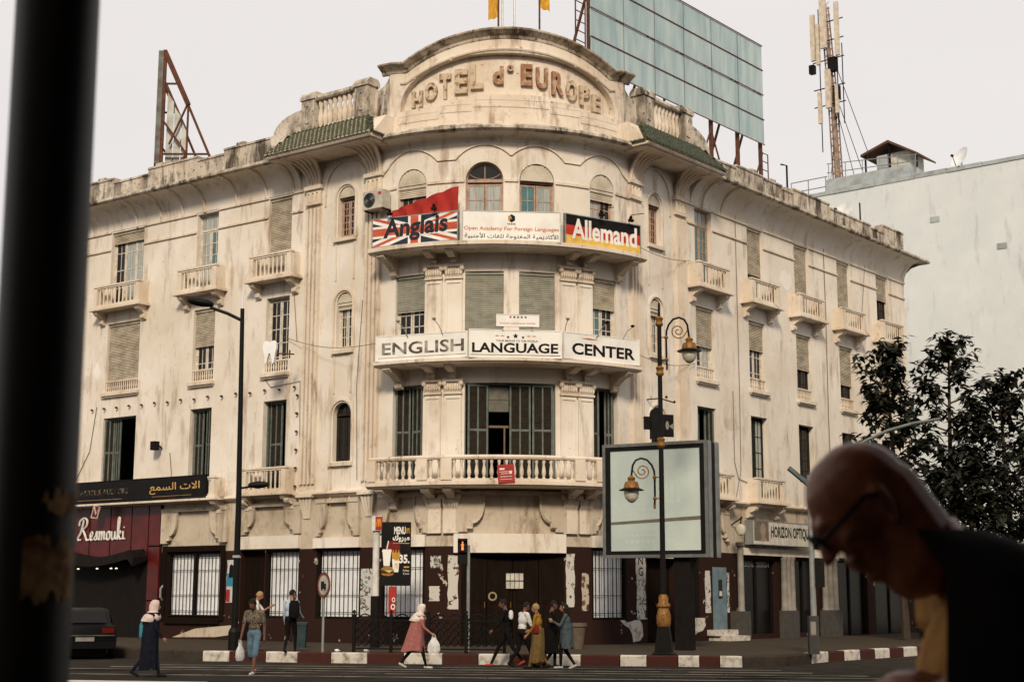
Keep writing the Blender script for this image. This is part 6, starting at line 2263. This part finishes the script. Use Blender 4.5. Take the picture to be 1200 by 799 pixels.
# ================================================================ ADDED SHADE HOUSE BEHIND THE CAMERA (unseen; darkens near pavement, man and street)
OB = T(0, -4.0, .25)
ob = thing("added_shade_house", "unseen house with an arcade, added behind the camera to shade the near street", "building", OB)
OBH = 25.0
ARCM = mat("shade_house_stone", (.16, .12, .085), .9, scale=2)
mb = MB(); mb.box(-1.75, 40, -16, -4.0, .25, OBH); part("wall", mb, ARCM, ob)
mb = MB(); mb.box(-60, -1.76, -30, -14.0, .25, OBH + 3); part("wall", mb, ARCM, ob)  # added set-back block, out of view, keeps sun off the left of the street
mb = MB(); mb.box(-.42, 40, -4.0, 3.3, 3.7, 4.3); part("added_shade_ceiling", mb, ARCM, ob)  # added overhead slab, out of view, shades the foreground man
for x in (5.5, 12.0, 19.0):
    mb = MB(); mb.box(x, x + .8, 2.4, 3.2, .25, 3.7); part("pier", mb, ARCM, ob)
for k in range(5):
    for j in range(5):
        mb = MB(); mb.box(4 + 7 * k, 5.4 + 7 * k, -4.06, -3.99, 5.6 + 3.2 * j, 7.6 + 3.2 * j); part("window", mb, LOUV, ob)

# ================================================================ PEOPLE
import numpy as np


class Body:
    """tapered capsules and ellipsoids melted into one skin; each face takes the material of its nearest primitive"""
    def __init__(self):
        self.mb = MB()
        self.pr = []

    def cap(self, p0, p1, r0, r1, m):
        p0, p1 = Vector(p0), Vector(p1)
        d = p1 - p0
        L = d.length or 1e-6
        t = d / L
        pts, rad = [], []
        for a in (80, 50, 20):
            pts.append(p0 - t * r0 * sin(radians(a))); rad.append(r0 * cos(radians(a)))
        pts += [p0, p1]; rad += [r0, r1]
        for a in (20, 50, 80):
            pts.append(p1 + t * r1 * sin(radians(a))); rad.append(r1 * cos(radians(a)))
        self.mb.tube(pts, rad, 10)
        self.pr.append(('c', np.array(p0), np.array(p1), r0, r1, m))

    def ell(self, c, r, m, R=None):
        R = R or Matrix.Identity(3)
        c = Vector(c)
        rings = []
        for i in range(1, 10):
            a = -pi / 2 + pi * i / 10
            rings.append([c + R @ Vector((r[0] * cos(a) * cos(b), r[1] * cos(a) * sin(b), r[2] * sin(a))) for b in [2 * pi * j / 14 for j in range(14)]])
        self.mb.loft(rings)
        self.pr.append(('e', np.array(c), np.array(R.inverted()), np.array(r), 0, m))

    def mesh(self, name, mats, voxel, smooth=3):
        me = self.mb.mesh(name, mats[0], True)
        o = bpy.data.objects.new(name, me)
        COL.objects.link(o)
        md = o.modifiers.new("r", 'REMESH'); md.mode = 'VOXEL'; md.voxel_size = voxel
        sm = o.modifiers.new("s", 'SMOOTH'); sm.iterations = smooth; sm.factor = .5
        dg = bpy.context.evaluated_depsgraph_get()
        out = bpy.data.meshes.new_from_object(o.evaluated_get(dg))
        bpy.data.objects.remove(o); bpy.data.meshes.remove(me)
        out.materials.clear()
        for x in mats:
            out.materials.append(x)
        n = len(out.polygons)
        c = np.zeros(n * 3); out.polygons.foreach_get("center", c); c = c.reshape(-1, 3)
        best = np.full(n, 1e9); mi = np.zeros(n, dtype=np.int32)
        for p in self.pr:
            if p[0] == 'c':
                d = p[2] - p[1]; L2 = max(1e-9, d @ d)
                t = np.clip(((c - p[1]) @ d) / L2, 0, 1)
                q = np.linalg.norm(c - p[1] - t[:, None] * d, axis=1) - (p[3] + (p[4] - p[3]) * t)
            else:
                l = (c - p[1]) @ p[2].T
                q = (np.linalg.norm(l / p[3], axis=1) - 1) * p[3].min()
            k = q < best
            best[k] = q[k]; mi[k] = p[5]
        out.polygons.foreach_set("material_index", mi)
        out.polygons.foreach_set("use_smooth", [True] * n)
        out.update()
        return out


SKIN = mat("skin_tan", (.30, .16, .10), .55, col2=(.24, .125, .08), scale=20)
SKIND = mat("skin_brown", (.14, .07, .045), .55, col2=(.11, .055, .035), scale=20)
HAIR = mat("black_hair", (.010, .008, .007), .6)
CL = lambda n, c, c2=None, sc=9, **k: mat(n, c, .9, col2=c2, scale=sc, spec=.03, **k)
NAVY = CL("dark_navy_cloth", (.012, .014, .022)); BLACKC = CL("black_cloth", (.010, .009, .009)); WHITEC = CL("white_cloth", (.62, .61, .60))
STRIPEC = CL("striped_shirt", (.42, .48, .54), (.26, .33, .42), 16, stretch=(4, 4, .2)); DENIM = CL("denim", (.10, .16, .22)); PRINTC = CL("printed_shirt", (.17, .14, .105), (.045, .04, .035), 26, lo=.45, hi=.55)
PINKC = CL("pink_print", (.34, .13, .115), (.22, .075, .07), 34, lo=.45, hi=.6); YELC = CL("mustard_cloth", (.28, .15, .022), (.18, .095, .015)); GREYB = CL("grey_blue_cloth", (.07, .09, .10), (.04, .05, .055), 14); SHOE = CL("dark_shoe", (.02, .018, .016)); SHOEW = CL("pale_shoe", (.5, .48, .44))
HIJ = CL("pale_scarf", (.60, .50, .46), (.50, .36, .32), 10); HIJW = CL("cream_scarf", (.62, .55, .48)); BLONDE = CL("fair_hair", (.30, .20, .10)); OLIVE = CL("khaki_cloth", (.15, .095, .035))
REDS = CL("red_shoe", (.35, .06, .03)); TEALB = CL("teal_bag_cloth", (.06, .24, .30))


def limb(B, a, b, r0, r1, m):
    B.cap(a, b, r0, r1, m)


def person(label, M, H=1.72, stride=(.30, -.32), lead=1, lean=4, head=(10, 0), arms=((20, 4, 20), (-18, 4, 18)), mats=None, sleeve='long', legs='long',
           hair='short', skirt=None, scarf=None, build=1.0, group=None):
    """mats: skin, top, bottom, shoe; local forward is +x"""
    k = H / 1.75
    B = Body()
    th = radians(lean)
    hip = Vector((0, 0, .525 * H))

    def up(h, x=0, y=0):         # point on the leaning trunk, h above the hip
        return hip + Vector((x * cos(th) + h * sin(th), y, h * cos(th) - x * sin(th)))
    RT = Matrix.Rotation(th, 3, 'Y')
    bw = build
    B.ell(up(.0), (.105 * bw * k, .155 * bw * k, .12 * k), 2, RT)
    B.ell(up(.12 * k), (.098 * bw * k, .138 * bw * k, .13 * k), 1, RT)
    B.ell(up(.30 * k), (.115 * bw * k, .168 * bw * k, .17 * k), 1, RT)
    sh = .47 * k
    B.cap(up(sh - .02, 0, -.15 * k), up(sh - .02, 0, .15 * k), .058 * k, .058 * k, 1)
    B.cap(up(sh), up(sh + .10 * k, .015 * k), .056 * k, .050 * k, 0)
    # head
    hp = radians(head[0]); hy = radians(head[1])
    RH = Matrix.Rotation(hy, 3, 'Z') @ Matrix.Rotation(hp + th * .4, 3, 'Y')
    nc = up(sh + .10 * k, .015 * k)
    hc = nc + RH @ Vector((.025 * k, 0, .10 * k))
    B.ell(hc, (.098 * k, .077 * k, .108 * k), 0, RH)
    B.ell(hc + RH @ Vector((.035, 0, -.06)) * k, (.066 * k, .058 * k, .066 * k), 0, RH)
    B.cap(hc + RH @ Vector((.095, 0, .005)) * k, hc + RH @ Vector((.115, 0, -.03)) * k, .010 * k, .016 * k, 0)
    B.cap(hc + RH @ Vector((.085, -.02, -.065)) * k, hc + RH @ Vector((.085, .02, -.065)) * k, .010 * k, .010 * k, 0)
    for s in (-1, 1):
        B.ell(hc + RH @ Vector((-.01, s * .078, -.015)) * k, (.022 * k, .010 * k, .034 * k), 0, RH)
    # legs
    for s in (-1, 1):
        fx = stride[0] if s == lead else stride[1]
        h0 = up(-.03 * k, 0, s * .085 * k)
        lift = .0 if s == lead else max(0, -fx) * .22
        an = Vector((fx, s * .09 * k, .075 * k + lift))
        d = an - h0
        Lt, Ls = .245 * H, .235 * H
        D = min(d.length, Lt + Ls - .002)
        a = math.acos(max(-1, min(1, (Lt * Lt + D * D - Ls * Ls) / (2 * Lt * D))))
        base = atan2(d.x, -d.z)
        kn = h0 + Vector((sin(base + a) * Lt, (an.y - h0.y) * .5, -cos(base + a) * Lt))
        trous = 2
        B.cap(h0, kn, .088 * bw * k, .060 * k, trous)
        B.cap(kn, an, .056 * k, .036 * k, trous if legs == 'long' else 0)
        if legs == 'short':
            B.cap(h0 + (kn - h0) * .5, kn + (an - kn) * .12, .085 * k, .074 * k, 2)
        toe = an + Vector((.16 * k, 0, -.045 * k)) if s == lead or lift < .03 else an + Vector((.13 * k, 0, -.085 * k - lift * .4))
        B.cap(an + Vector((-.03 * k, 0, -.035 * k)), toe, .038 * k, .030 * k, 3)
    # arms and hands
    hands = {}
    for s, (a, out, fl) in zip((1, -1), arms):
        p0 = up(sh - .03 * k, 0, s * .185 * k)
        a0, o0 = radians(a) + 0, radians(out)
        d0 = Vector((sin(a0) * cos(o0), s * sin(o0), -cos(a0) * cos(o0)))
        el = p0 + d0 * .29 * k
        a1 = radians(a + fl)
        inw = -s * (.35 if fl > 70 else .02)
        d1 = Vector((sin(a1), inw + s * sin(o0) * .5, -cos(a1))).normalized()
        wr = el + d1 * .25 * k
        B.cap(p0, el, .050 * bw * k, .040 * k, 1)
        B.cap(el, wr, .038 * k, .028 * k, 1 if sleeve == 'long' else 0)
        if sleeve == 'short':
            B.cap(p0, p0 + (el - p0) * .75, .060 * bw * k, .056 * k, 1)
            B.cap(p0 + (el - p0) * .8, el, .041 * k, .040 * k, 0)
        pc = wr + d1 * .05 * k
        sd = d1.cross(Vector((0, 1, 0))).normalized()
        B.cap(wr, pc + d1 * .02, .026 * k, .030 * k, 0)
        for f in range(4):
            q = pc + d1 * .025 * k + sd * (f - 1.5) * .018 * k
            e = q + d1 * (.055, .065, .06, .045)[f] * k + Vector((0, -s * .012, 0))
            B.cap(q, e, .0105 * k, .009 * k, 0)
        B.cap(wr + d1 * .02 * k + sd * .02, pc + d1 * .03 * k + sd * .05 * k, .012 * k, .010 * k, 0)
        hands[s] = pc + d1 * .05 * k
    r = thing("person", label, "person", M, group)
    me = B.mesh("body", mats, .0135)
    part("body", me, None, r, M)
    # hair and clothes as children
    if hair:
        mb = MB()
        rings = []
        for i in range(9):
            t = i / 8
            a = pi / 2 - t * (pi * .62)
            ring = []
            for j in range(16):
                b = 2 * pi * j / 16
                front = max(0, cos(b))
                cut = 1 - .50 * front * (t > .0)
                aa = pi / 2 - (pi / 2 - a) * cut
                jt = 1 + .05 * sin(7 * b + 5 * t) + .04 * sin(13 * b)
                v = Vector((.103 * cos(aa) * cos(b) * jt - .006, .082 * cos(aa) * sin(b) * jt, .115 * sin(aa) + .002))
                if hair == 'long' and t > .6 and cos(b) < .35:
                    v.z -= (t - .6) * .5; v.x -= .02
                ring.append(hc + RH @ (v * k))
            rings.append(ring)
        mb.loft(rings, True)
        part("hair", mb, BLONDE if hair == 'fair' else HAIR, r, M, True)
    if scarf:
        mb = MB()
        rings = []
        for z, rx, ry, cx in ((.135, .02, .02, -.01), (.125, .07, .06, -.01), (.08, .115, .096, -.008), (.0, .122, .104, -.018), (-.08, .112, .10, -.022), (-.12, .105, .115, -.02), (-.17, .155, .185, -.03), (-.24, .195, .235, -.04), (-.31, .20, .245, -.06), (-.37, .175, .215, -.10)):
            ring = []
            for j in range(18):
                b = 2 * pi * j / 18
                f = max(0, cos(b)) ** 3
                op = f * (.030 if -.13 < z < .09 else 0)
                rr_ = 1 + .05 * sin(5 * b + z * 20)
                ring.append(hc + RH @ (Vector((cx + (rx - op) * cos(b) * rr_, ry * sin(b) * rr_, z)) * k))
            rings.append(ring)
        mb.loft(rings, True)
        part("headscarf", mb, scarf, r, M, True)
    if skirt:
        zt, zb, w0, w1, mt, sway = skirt
        mb = MB()
        rings = []
        for i in range(12):
            t = i / 11
            z = zt + (zb - zt) * t
            c = up(z - hip.z, 0, 0) if z > hip.z else Vector((0, 0, z))
            w = w0 + (w1 - w0) * t ** .8
            ring = []
            for j in range(24):
                b = 2 * pi * j / 24
                rip = 1 + (.02 + .07 * t) * sin(6 * b + 1.3 * t) + .02 * t * sin(11 * b)
                ring.append(Vector((c.x + (w * .86 * cos(b)) * rip + sway * t * t * (.5 - .5 * cos(b)), c.y + w * sin(b) * rip, z + .02 * t * sin(3 * b))))
            rings.append(ring)
        mb.loft(rings, True)
        part("skirt", mb, mt, r, M, True)
    return r, hands, hc, up


def bag(label, M, at, w, h, mt, cat="bag", d=.10):
    p = M @ at
    Q = T(p.x, p.y, p.z, atan2(M[1][0], M[0][0]))
    r = thing("carrier_bag", label, cat, Q)
    mb = MB()
    rings = []
    for z, kx, ky in ((0, .25, .15), (-.08, .6, .35), (-h * .45, .95, .85), (-h * .8, 1.05, 1.0), (-h, .8, .7)):
        rings.append([(w / 2 * kx * cos(b) * (1 + .06 * sin(4 * b)), d * ky * sin(b) * (1 + .06 * cos(3 * b)), z - .04) for b in [2 * pi * j / 16 for j in range(16)]])
    mb.loft(rings); part("bag_body", mb, mt, r, Q, True)
    mb = MB()
    for s in (-1, 1):
        mb.tube([(-w * .18, s * .02, -.08), (-w * .08, s * .015, .02), (w * .08, s * .015, .02), (w * .18, s * .02, -.08)], .007, 5)
    part("handle", mb, mt, r, Q)


# woman in the dark robe, left
M = T(-7.86, 32.7, 0, radians(22))
person("woman in a long dark robe and pale headscarf walking at the far left", M, 1.68, (.20, -.34), -1, 4, (4, 0), ((-8, 3, 10), (14, 6, 22)), [SKIN, NAVY, NAVY, SHOE], hair=None, scarf=HIJ,
       skirt=(1.38, .17, .19, .22, NAVY, -.02))
q = M @ Vector((-.16, .18, 1.02)); Q = T(q.x, q.y, q.z, radians(22))
r = thing("shoulder_bag", "turquoise bag hanging at the back of the woman in the dark robe", "bag", Q)
mb = MB(); mb.loft([[(.06 * kx * cos(b), .11 * sin(b) * kx, z) for b in [2 * pi * j / 12 for j in range(12)]] for z, kx in ((-.2, .6), (-.16, 1), (.1, .9), (.14, .5))]); part("bag_body", mb, TEALB, r, Q, True)
mb = MB(); mb.tube([(0, .05, .12), (.06, .0, .3), (.1, -.06, .36)], .012, 5); part("strap", mb, TEALB, r, Q)
# man in shorts
M = T(-5.8, 33.9, 0, radians(-103))
_, hd, _, _ = person("man in a printed shirt and denim shorts crossing towards the camera", M, 1.76, (.24, -.26), 1, 4, (32, -8), ((-10, 8, 14), (8, 9, 12)), [SKIND, PRINTC, DENIM, SHOEW], sleeve='short', legs='short', hair='short')
bag("white plastic bag carried by the man in denim shorts", M, hd[-1], .30, .40, WHITEC)
# fair-haired person behind the lamp post
M = T(-6.98, 40.9, .25, radians(10))
person("fair-haired person in a white top standing behind the man in shorts", M, 1.68, (.06, -.06), 1, 3, (18, 0), ((40, 4, 80), (4, 4, 8)), [SKIN, WHITEC, BLACKC, SHOE], sleeve='short', hair='fair')
# man with backpack seen from behind
M = T(-5.92, 40.2, .25, radians(78))
_, hd, _, up_ = person("man in a pale striped shirt walking away with a dark backpack", M, 1.72, (.16, -.17), -1, 2, (4, -20), ((6, 5, 14), (10, 8, 50)), [SKIN, STRIPEC, BLACKC, SHOE], hair='short')
q = M @ Vector((-.10, -.16, 1.18)); Q = T(q.x, q.y, q.z, radians(78))
r = thing("backpack", "dark backpack slung over the right shoulder of the striped-shirt man", "backpack", Q)
mb = MB(); mb.loft([[(.10 * kx * cos(b) - .08, .15 * sin(b) * kx, z) for b in [2 * pi * j / 14 for j in range(14)]] for z, kx in ((-.26, .7), (-.2, 1), (.1, .98), (.2, .7))]); part("bag_body", mb, BLACKC, r, Q, True)
mb = MB(); mb.tube([(-.02, .06, .18), (.06, .05, .26), (.16, .03, .2), (.2, .02, .0)], .02, 6); part("strap", mb, BLACKC, r, Q)
# woman in pink
M = T(-2.33, 36.8, 0, radians(8))
_, hd, _, _ = person("woman in a long pink coat and cream headscarf striding right", M, 1.60, (.24, -.36), -1, 9, (8, 0), ((-12, 4, 10), (22, 8, 30)), [SKIN, PINKC, BLACKC, SHOEW], hair=None, scarf=HIJW,
                     skirt=(1.28, .42, .19, .235, PINKC, -.16))
bag("white tote bag in the hand of the woman in pink", M, hd[-1], .30, .38, WHITEC, d=.05)
# the group in front of the entrance
M = T(-.10, 38.0, 0, radians(172))
person("man in dark clothes striding left in front of the entrance", M, 1.74, (.42, -.40), -1, 6, (8, 0), ((24, 5, 20), (-20, 5, 20)), [SKIND, BLACKC, BLACKC, REDS], hair='short')
q = M @ Vector((-.12, .22, 1.30)); Q = T(q.x, q.y, q.z, radians(172))
r = thing("shoulder_bag", "white bag on the shoulder of the man in dark clothes", "bag", Q)
mb = MB(); mb.loft([[(.06 * kx * cos(b), .04 * sin(b) * kx, z) for b in [2 * pi * j / 12 for j in range(12)]] for z, kx in ((-.12, .6), (-.06, 1), (.05, .9), (.1, .5))]); part("bag_body", mb, WHITEC, r, Q, True)
M = T(.26, 37.4, 0, radians(28))
person("man in a white short-sleeved shirt stepping in front of the entrance", M, 1.68, (.30, -.30), -1, 8, (14, 10), ((14, 5, 40), (18, 6, 46)), [SKIND, WHITEC, BLACKC, SHOE], sleeve='short', hair='short', build=1.05)
M = T(.66, 36.85, 0, radians(160))
person("fair-haired woman in a mustard top and long khaki skirt", M, 1.62, (.2, -.22), 1, 3, (4, 0), ((10, 5, 30), (10, 5, 60)), [SKIN, YELC, OLIVE, SHOE], hair='fair', skirt=(.98, .16, .16, .22, OLIVE, 0.06))
q = M @ Vector((.0, .20, .96)); Q = T(q.x, q.y, q.z, radians(160))
r = thing("shoulder_bag", "small dark red handbag of the woman in the mustard top", "bag", Q)
mb = MB(); mb.loft([[(.09 * kx * cos(b), .035 * sin(b) * kx, z) for b in [2 * pi * j / 12 for j in range(12)]] for z, kx in ((-.10, .7), (-.06, 1), (.06, 1), (.08, .8))]); part("bag_body", mb, CL("dark_red_bag", (.16, .02, .02)), r, Q, True)
mb = MB(); mb.tube([(.05, -.0, .07), (.02, -.1, .34), (-.02, -.28, .54)], .012, 5); part("strap", mb, BLACKC, r, Q)
M = T(.98, 37.35, 0, radians(20))
person("man in long dark clothes facing the dark-haired woman", M, 1.70, (.14, -.2), 1, 3, (6, 0), ((8, 4, 16), (8, 4, 16)), [SKIND, BLACKC, BLACKC, SHOE], hair='short', skirt=(1.0, .36, .17, .23, BLACKC, 0))
M = T(1.36, 36.95, 0, radians(172))
person("dark-haired woman in a grey-blue jacket with folded arms", M, 1.64, (.14, -.18), 1, 2, (6, 0), ((28, 4, 92), (24, 4, 88)), [SKIN, GREYB, BLACKC, SHOEW], hair='long', skirt=(1.1, .50, .165, .20, GREYB, 0))

# ================================================================ FOREGROUND
# pole right beside the camera
M = T(-.84, 2.60, .25)
r = thing("foreground_pole", "thick dark blurred pole filling the left edge of the photo", "pole", M)
mb = MB(); mb.tube([(0, 0, 0), (0, 0, 1.3), (-.03, 0, 6)], .0755, 28); part("post", mb, mat("pole_paint", (.010, .008, .007), .45, col2=(.006, .005, .0045), scale=5, spec=.25), r, M, True)
mb = MB()
rr = random.Random(5)
def paper(t0, t1, z0, z1):
    n, k = 12, 9
    top = [z1 + rr.uniform(-.02, .012) for _ in range(n + 1)]; bot = [z0 + rr.uniform(-.012, .02) for _ in range(n + 1)]
    vs = []
    for j in range(2):
        for i in range(n + 1):
            t = t0 + (t1 - t0) * i / n
            vs.append((.0768 * cos(t), .0768 * sin(t), bot[i] if j == 0 else top[i]))
    mb.add(vs, [(i, i + 1, i + n + 2, i + n + 1) for i in range(n)])
paper(radians(-82), radians(-8), 1.465, 1.565); paper(radians(-62), radians(-6), 1.615, 1.645)
part("torn_sticker", mb, mat("worn_paper", (.36, .225, .11), .8, col2=(.12, .06, .03), scale=22, lo=.45, hi=.62), r, M)

# bald man, cut by the right edge, head bowed, facing left
FX, FY, FZ = .614, 2.60, 1.880            # skull centre
FSK = mat("deep_brown_skin", (.25, .078, .030), .42, col2=(.17, .052, .021), scale=30, spec=.5)
B = Body()
C_ = Vector((FX, FY, FZ))
pt_ = radians(44)                          # bowed
RH = Matrix.Rotation(pi, 3, 'Z') @ Matrix.Rotation(pt_, 3, 'Y')
hp_ = lambda x, y, z: C_ + RH @ (Vector((x, y, z)) * .90)
B.ell(hp_(-.012, 0, .022), (.096, .071, .089), 0, RH)          # cranium
B.ell(hp_(.030, 0, -.005), (.062, .058, .073), 0, RH)          # face mass
B.ell(hp_(.028, 0, -.075), (.051, .043, .049), 0, RH)          # jaw
B.ell(hp_(.070, 0, -.112), (.021, .023, .017), 0, RH)          # chin
B.cap(hp_(.085, -.03, .028), hp_(.085, .03, .028), .014, .014, 0)   # brow
B.cap(hp_(.092, 0, .018), hp_(.122, 0, -.028), .009, .013, 0)  # nose
for s in (-1, 1):
    B.ell(hp_(.112, s * .012, -.030), (.011, .009, .008), 0, RH)
    B.ell(hp_(.062, s * .042, -.022), (.025, .019, .021), 0, RH)     # cheek
    B.ell(hp_(.080, s * .031, .010), (.012, .015, .010), 0, RH)      # eyelid
    B.ell(hp_(-.015, s * .075, -.012), (.022, .010, .032), 0, RH)    # ear
    B.ell(hp_(-.024, s * .080, .000), (.013, .008, .020), 0, RH)
    B.cap(hp_(-.012, s * .082, -.048), hp_(-.004, s * .080, -.056), .008, .007, 0)
B.cap(hp_(.090, -.022, -.062), hp_(.090, .022, -.062), .010, .010, 0)
B.cap(hp_(.088, -.019, -.078), hp_(.088, .019, -.078), .011, .011, 0)
NK = Vector((.712, FY + .005, 1.812))       # base of the neck
B.cap(hp_(-.052, 0, -.020), NK, .066, .076, 0)
B.cap(hp_(-.02, 0, -.05), NK + Vector((-.01, 0, -.035)), .050, .062, 0)
# trunk, shoulders, hips and legs
SHc = Vector((.815, FY, 1.700))
B.cap(SHc + Vector((0, -.17, -.0)), SHc + Vector((0, .17, -.0)), .070, .070, 1)
B.ell(Vector((.832, FY, 1.545)), (.135, .175, .20), 1)
B.ell(Vector((.895, FY, 1.34)), (.125, .155, .17), 1)
B.ell(Vector((.925, FY, 1.17)), (.12, .165, .14), 2)
for s in (-1, 1):
    B.cap((.925, FY + s * .09, 1.12), (.90 + .06 * s, FY + s * .10, .73), .088, .062, 2)
    B.cap((.90 + .06 * s, FY + s * .10, .73), (.96 + .1 * s, FY + s * .10, .34), .058, .040, 2)
    B.cap((.97 + .1 * s, FY + s * .10, .305), (.83 + .1 * s, FY + s * .10, .285), .042, .034, 2)


def hand(w, d, nrm, side, curl):
    d = d.normalized(); nrm = nrm.normalized(); sx = d.cross(nrm).normalized() * side
    B.cap(w, w + d * .04, .026, .030, 0)
    B.ell(w + d * .055, (.036, .036, .030), 0)
    for f in range(4):
        q = w + d * .075 + sx * (f - 1.5) * .020
        ln = (.042, .048, .044, .034)[f]
        a = q
        dd = d.copy()
        for j in range(3):
            dd = (dd + nrm * curl * (.5 + .3 * j)).normalized()
            b = a + dd * ln * (1, .75, .55)[j]
            B.cap(a, b, .0098 - .0006 * j, .0092 - .0007 * j, 0)
            a = b
    t0 = w + d * .025 - sx * .028
    t1 = t0 + (d * .6 - sx * .8 + nrm * .3).normalized() * .038
    t2 = t1 + (d * .9 - sx * .1 + nrm * .4).normalized() * .032
    B.cap(t0, t1, .013, .011, 0); B.cap(t1, t2, .011, .009, 0)


# both forearms come up in front of the chest
w1 = Vector((.775, FY - .11, 1.532))
B.cap(SHc + Vector((.0, -.20, -.02)), (.95, FY - .25, 1.42), .060, .050, 3)
B.cap((.95, FY - .25, 1.42), w1, .046, .034, 3)
hand(w1, Vector((-.85, .1, .50)), Vector((-.3, .5, -.7)), 1, .55)
w2 = Vector((.79, FY + .10, 1.50))
B.cap(SHc + Vector((.0, .20, -.02)), (.94, FY + .25, 1.40), .060, .050, 3)
B.cap((.94, FY + .25, 1.40), w2, .046, .034, 3)
hand(w2, Vector((-.8, -.25, .42)), Vector((-.3, -.5, -.7)), -1, .55)
M = T(.95, FY, .25)
r = thing("person", "bald man in glasses and dark jacket bowing his head in the right foreground", "person", M)
TANS = CL("tan_shirt", (.36, .185, .06), (.24, .12, .04), 12)
JACK = CL("dark_brown_jacket", (.008, .0065, .006), None, 7)
me = B.mesh("body", [FSK, TANS, BLACKC, JACK], .0062, 4)
part("body", me, None, r)
# jacket: open in front (towards the left), wraps back and sides
mb = MB()
rings = []
for z, cx, rx, ry, op in ((1.835, .745, .078, .092, 1.1), (1.81, .785, .11, .14, 1.0), (1.762, .832, .145, .22, .9), (1.68, .855, .172, .275, .80), (1.54, .868, .182, .285, .72), (1.40, .895, .185, .275, .68), (1.25, .93, .185, .255, .5), (1.05, .95, .19, .25, .5), (.90, .955, .20, .26, .55)):
    ring = []
    for j in range(29):
        t = pi + op * .72 + (2 * pi - op * .72 - 1.15) * j / 28
        w = 1 + .03 * sin(7 * t + z * 9)
        ring.append((cx + rx * cos(t) * w, FY + ry * sin(t) * w, z))
    rings.append(ring)
inner = [[(x + (.93 - x) * .05, y + (FY - y) * .05, z) for x, y, z in rg] for rg in rings]
mb.loft([rg + list(reversed(ri)) for rg, ri in zip(rings, inner)])
part("jacket", mb, JACK, r, None, True)
mb = MB()
ax = (Vector(NK) - hp_(-.05, 0, -.02)).normalized()
u_ = Vector((0, 1, 0)); v_ = ax.cross(u_).normalized()
rg = []
ts = [t for t in [2 * pi * j / 60 for j in range(120)] if (u_ * cos(t) + v_ * sin(t)).z > .30]
ts = sorted(set(round(t % (2 * pi), 5) for t in ts))
gap = max(range(len(ts)), key=lambda i: (ts[i] - ts[i - 1]) % (2 * pi))
ts = ts[gap:] + ts[:gap]
for t in ts:
    q = (u_ * cos(t) + v_ * sin(t))
    rg.append([NK + ax * (h + .004) + q * .079 * k for h, k in ((-.012, 1.0), (.012, 1.03), (.012, .94), (-.012, .92))])
mb.loft(rg)
part("red_collar", mb, BRICKR, r, None, True)
# glasses
mb = MB()
for s in (-1, 1):
    mb.tube([hp_(.112 + .002 * cos(t), s * .033 + .027 * cos(t), .006 + .020 * sin(t)) for t in [2 * pi * j / 20 for j in range(21)]], .0030, 6)
    mb.tube([hp_(.110, s * .060, .012), hp_(.06, s * .078, .014), hp_(.0, s * .086, .018), hp_(-.02, s * .087, .004)], .0042, 6)
mb.tube([hp_(.116, -.008, .010), hp_(.118, 0, .013), hp_(.116, .008, .010)], .003, 6)
part("glasses", mb, SIGNB, r)
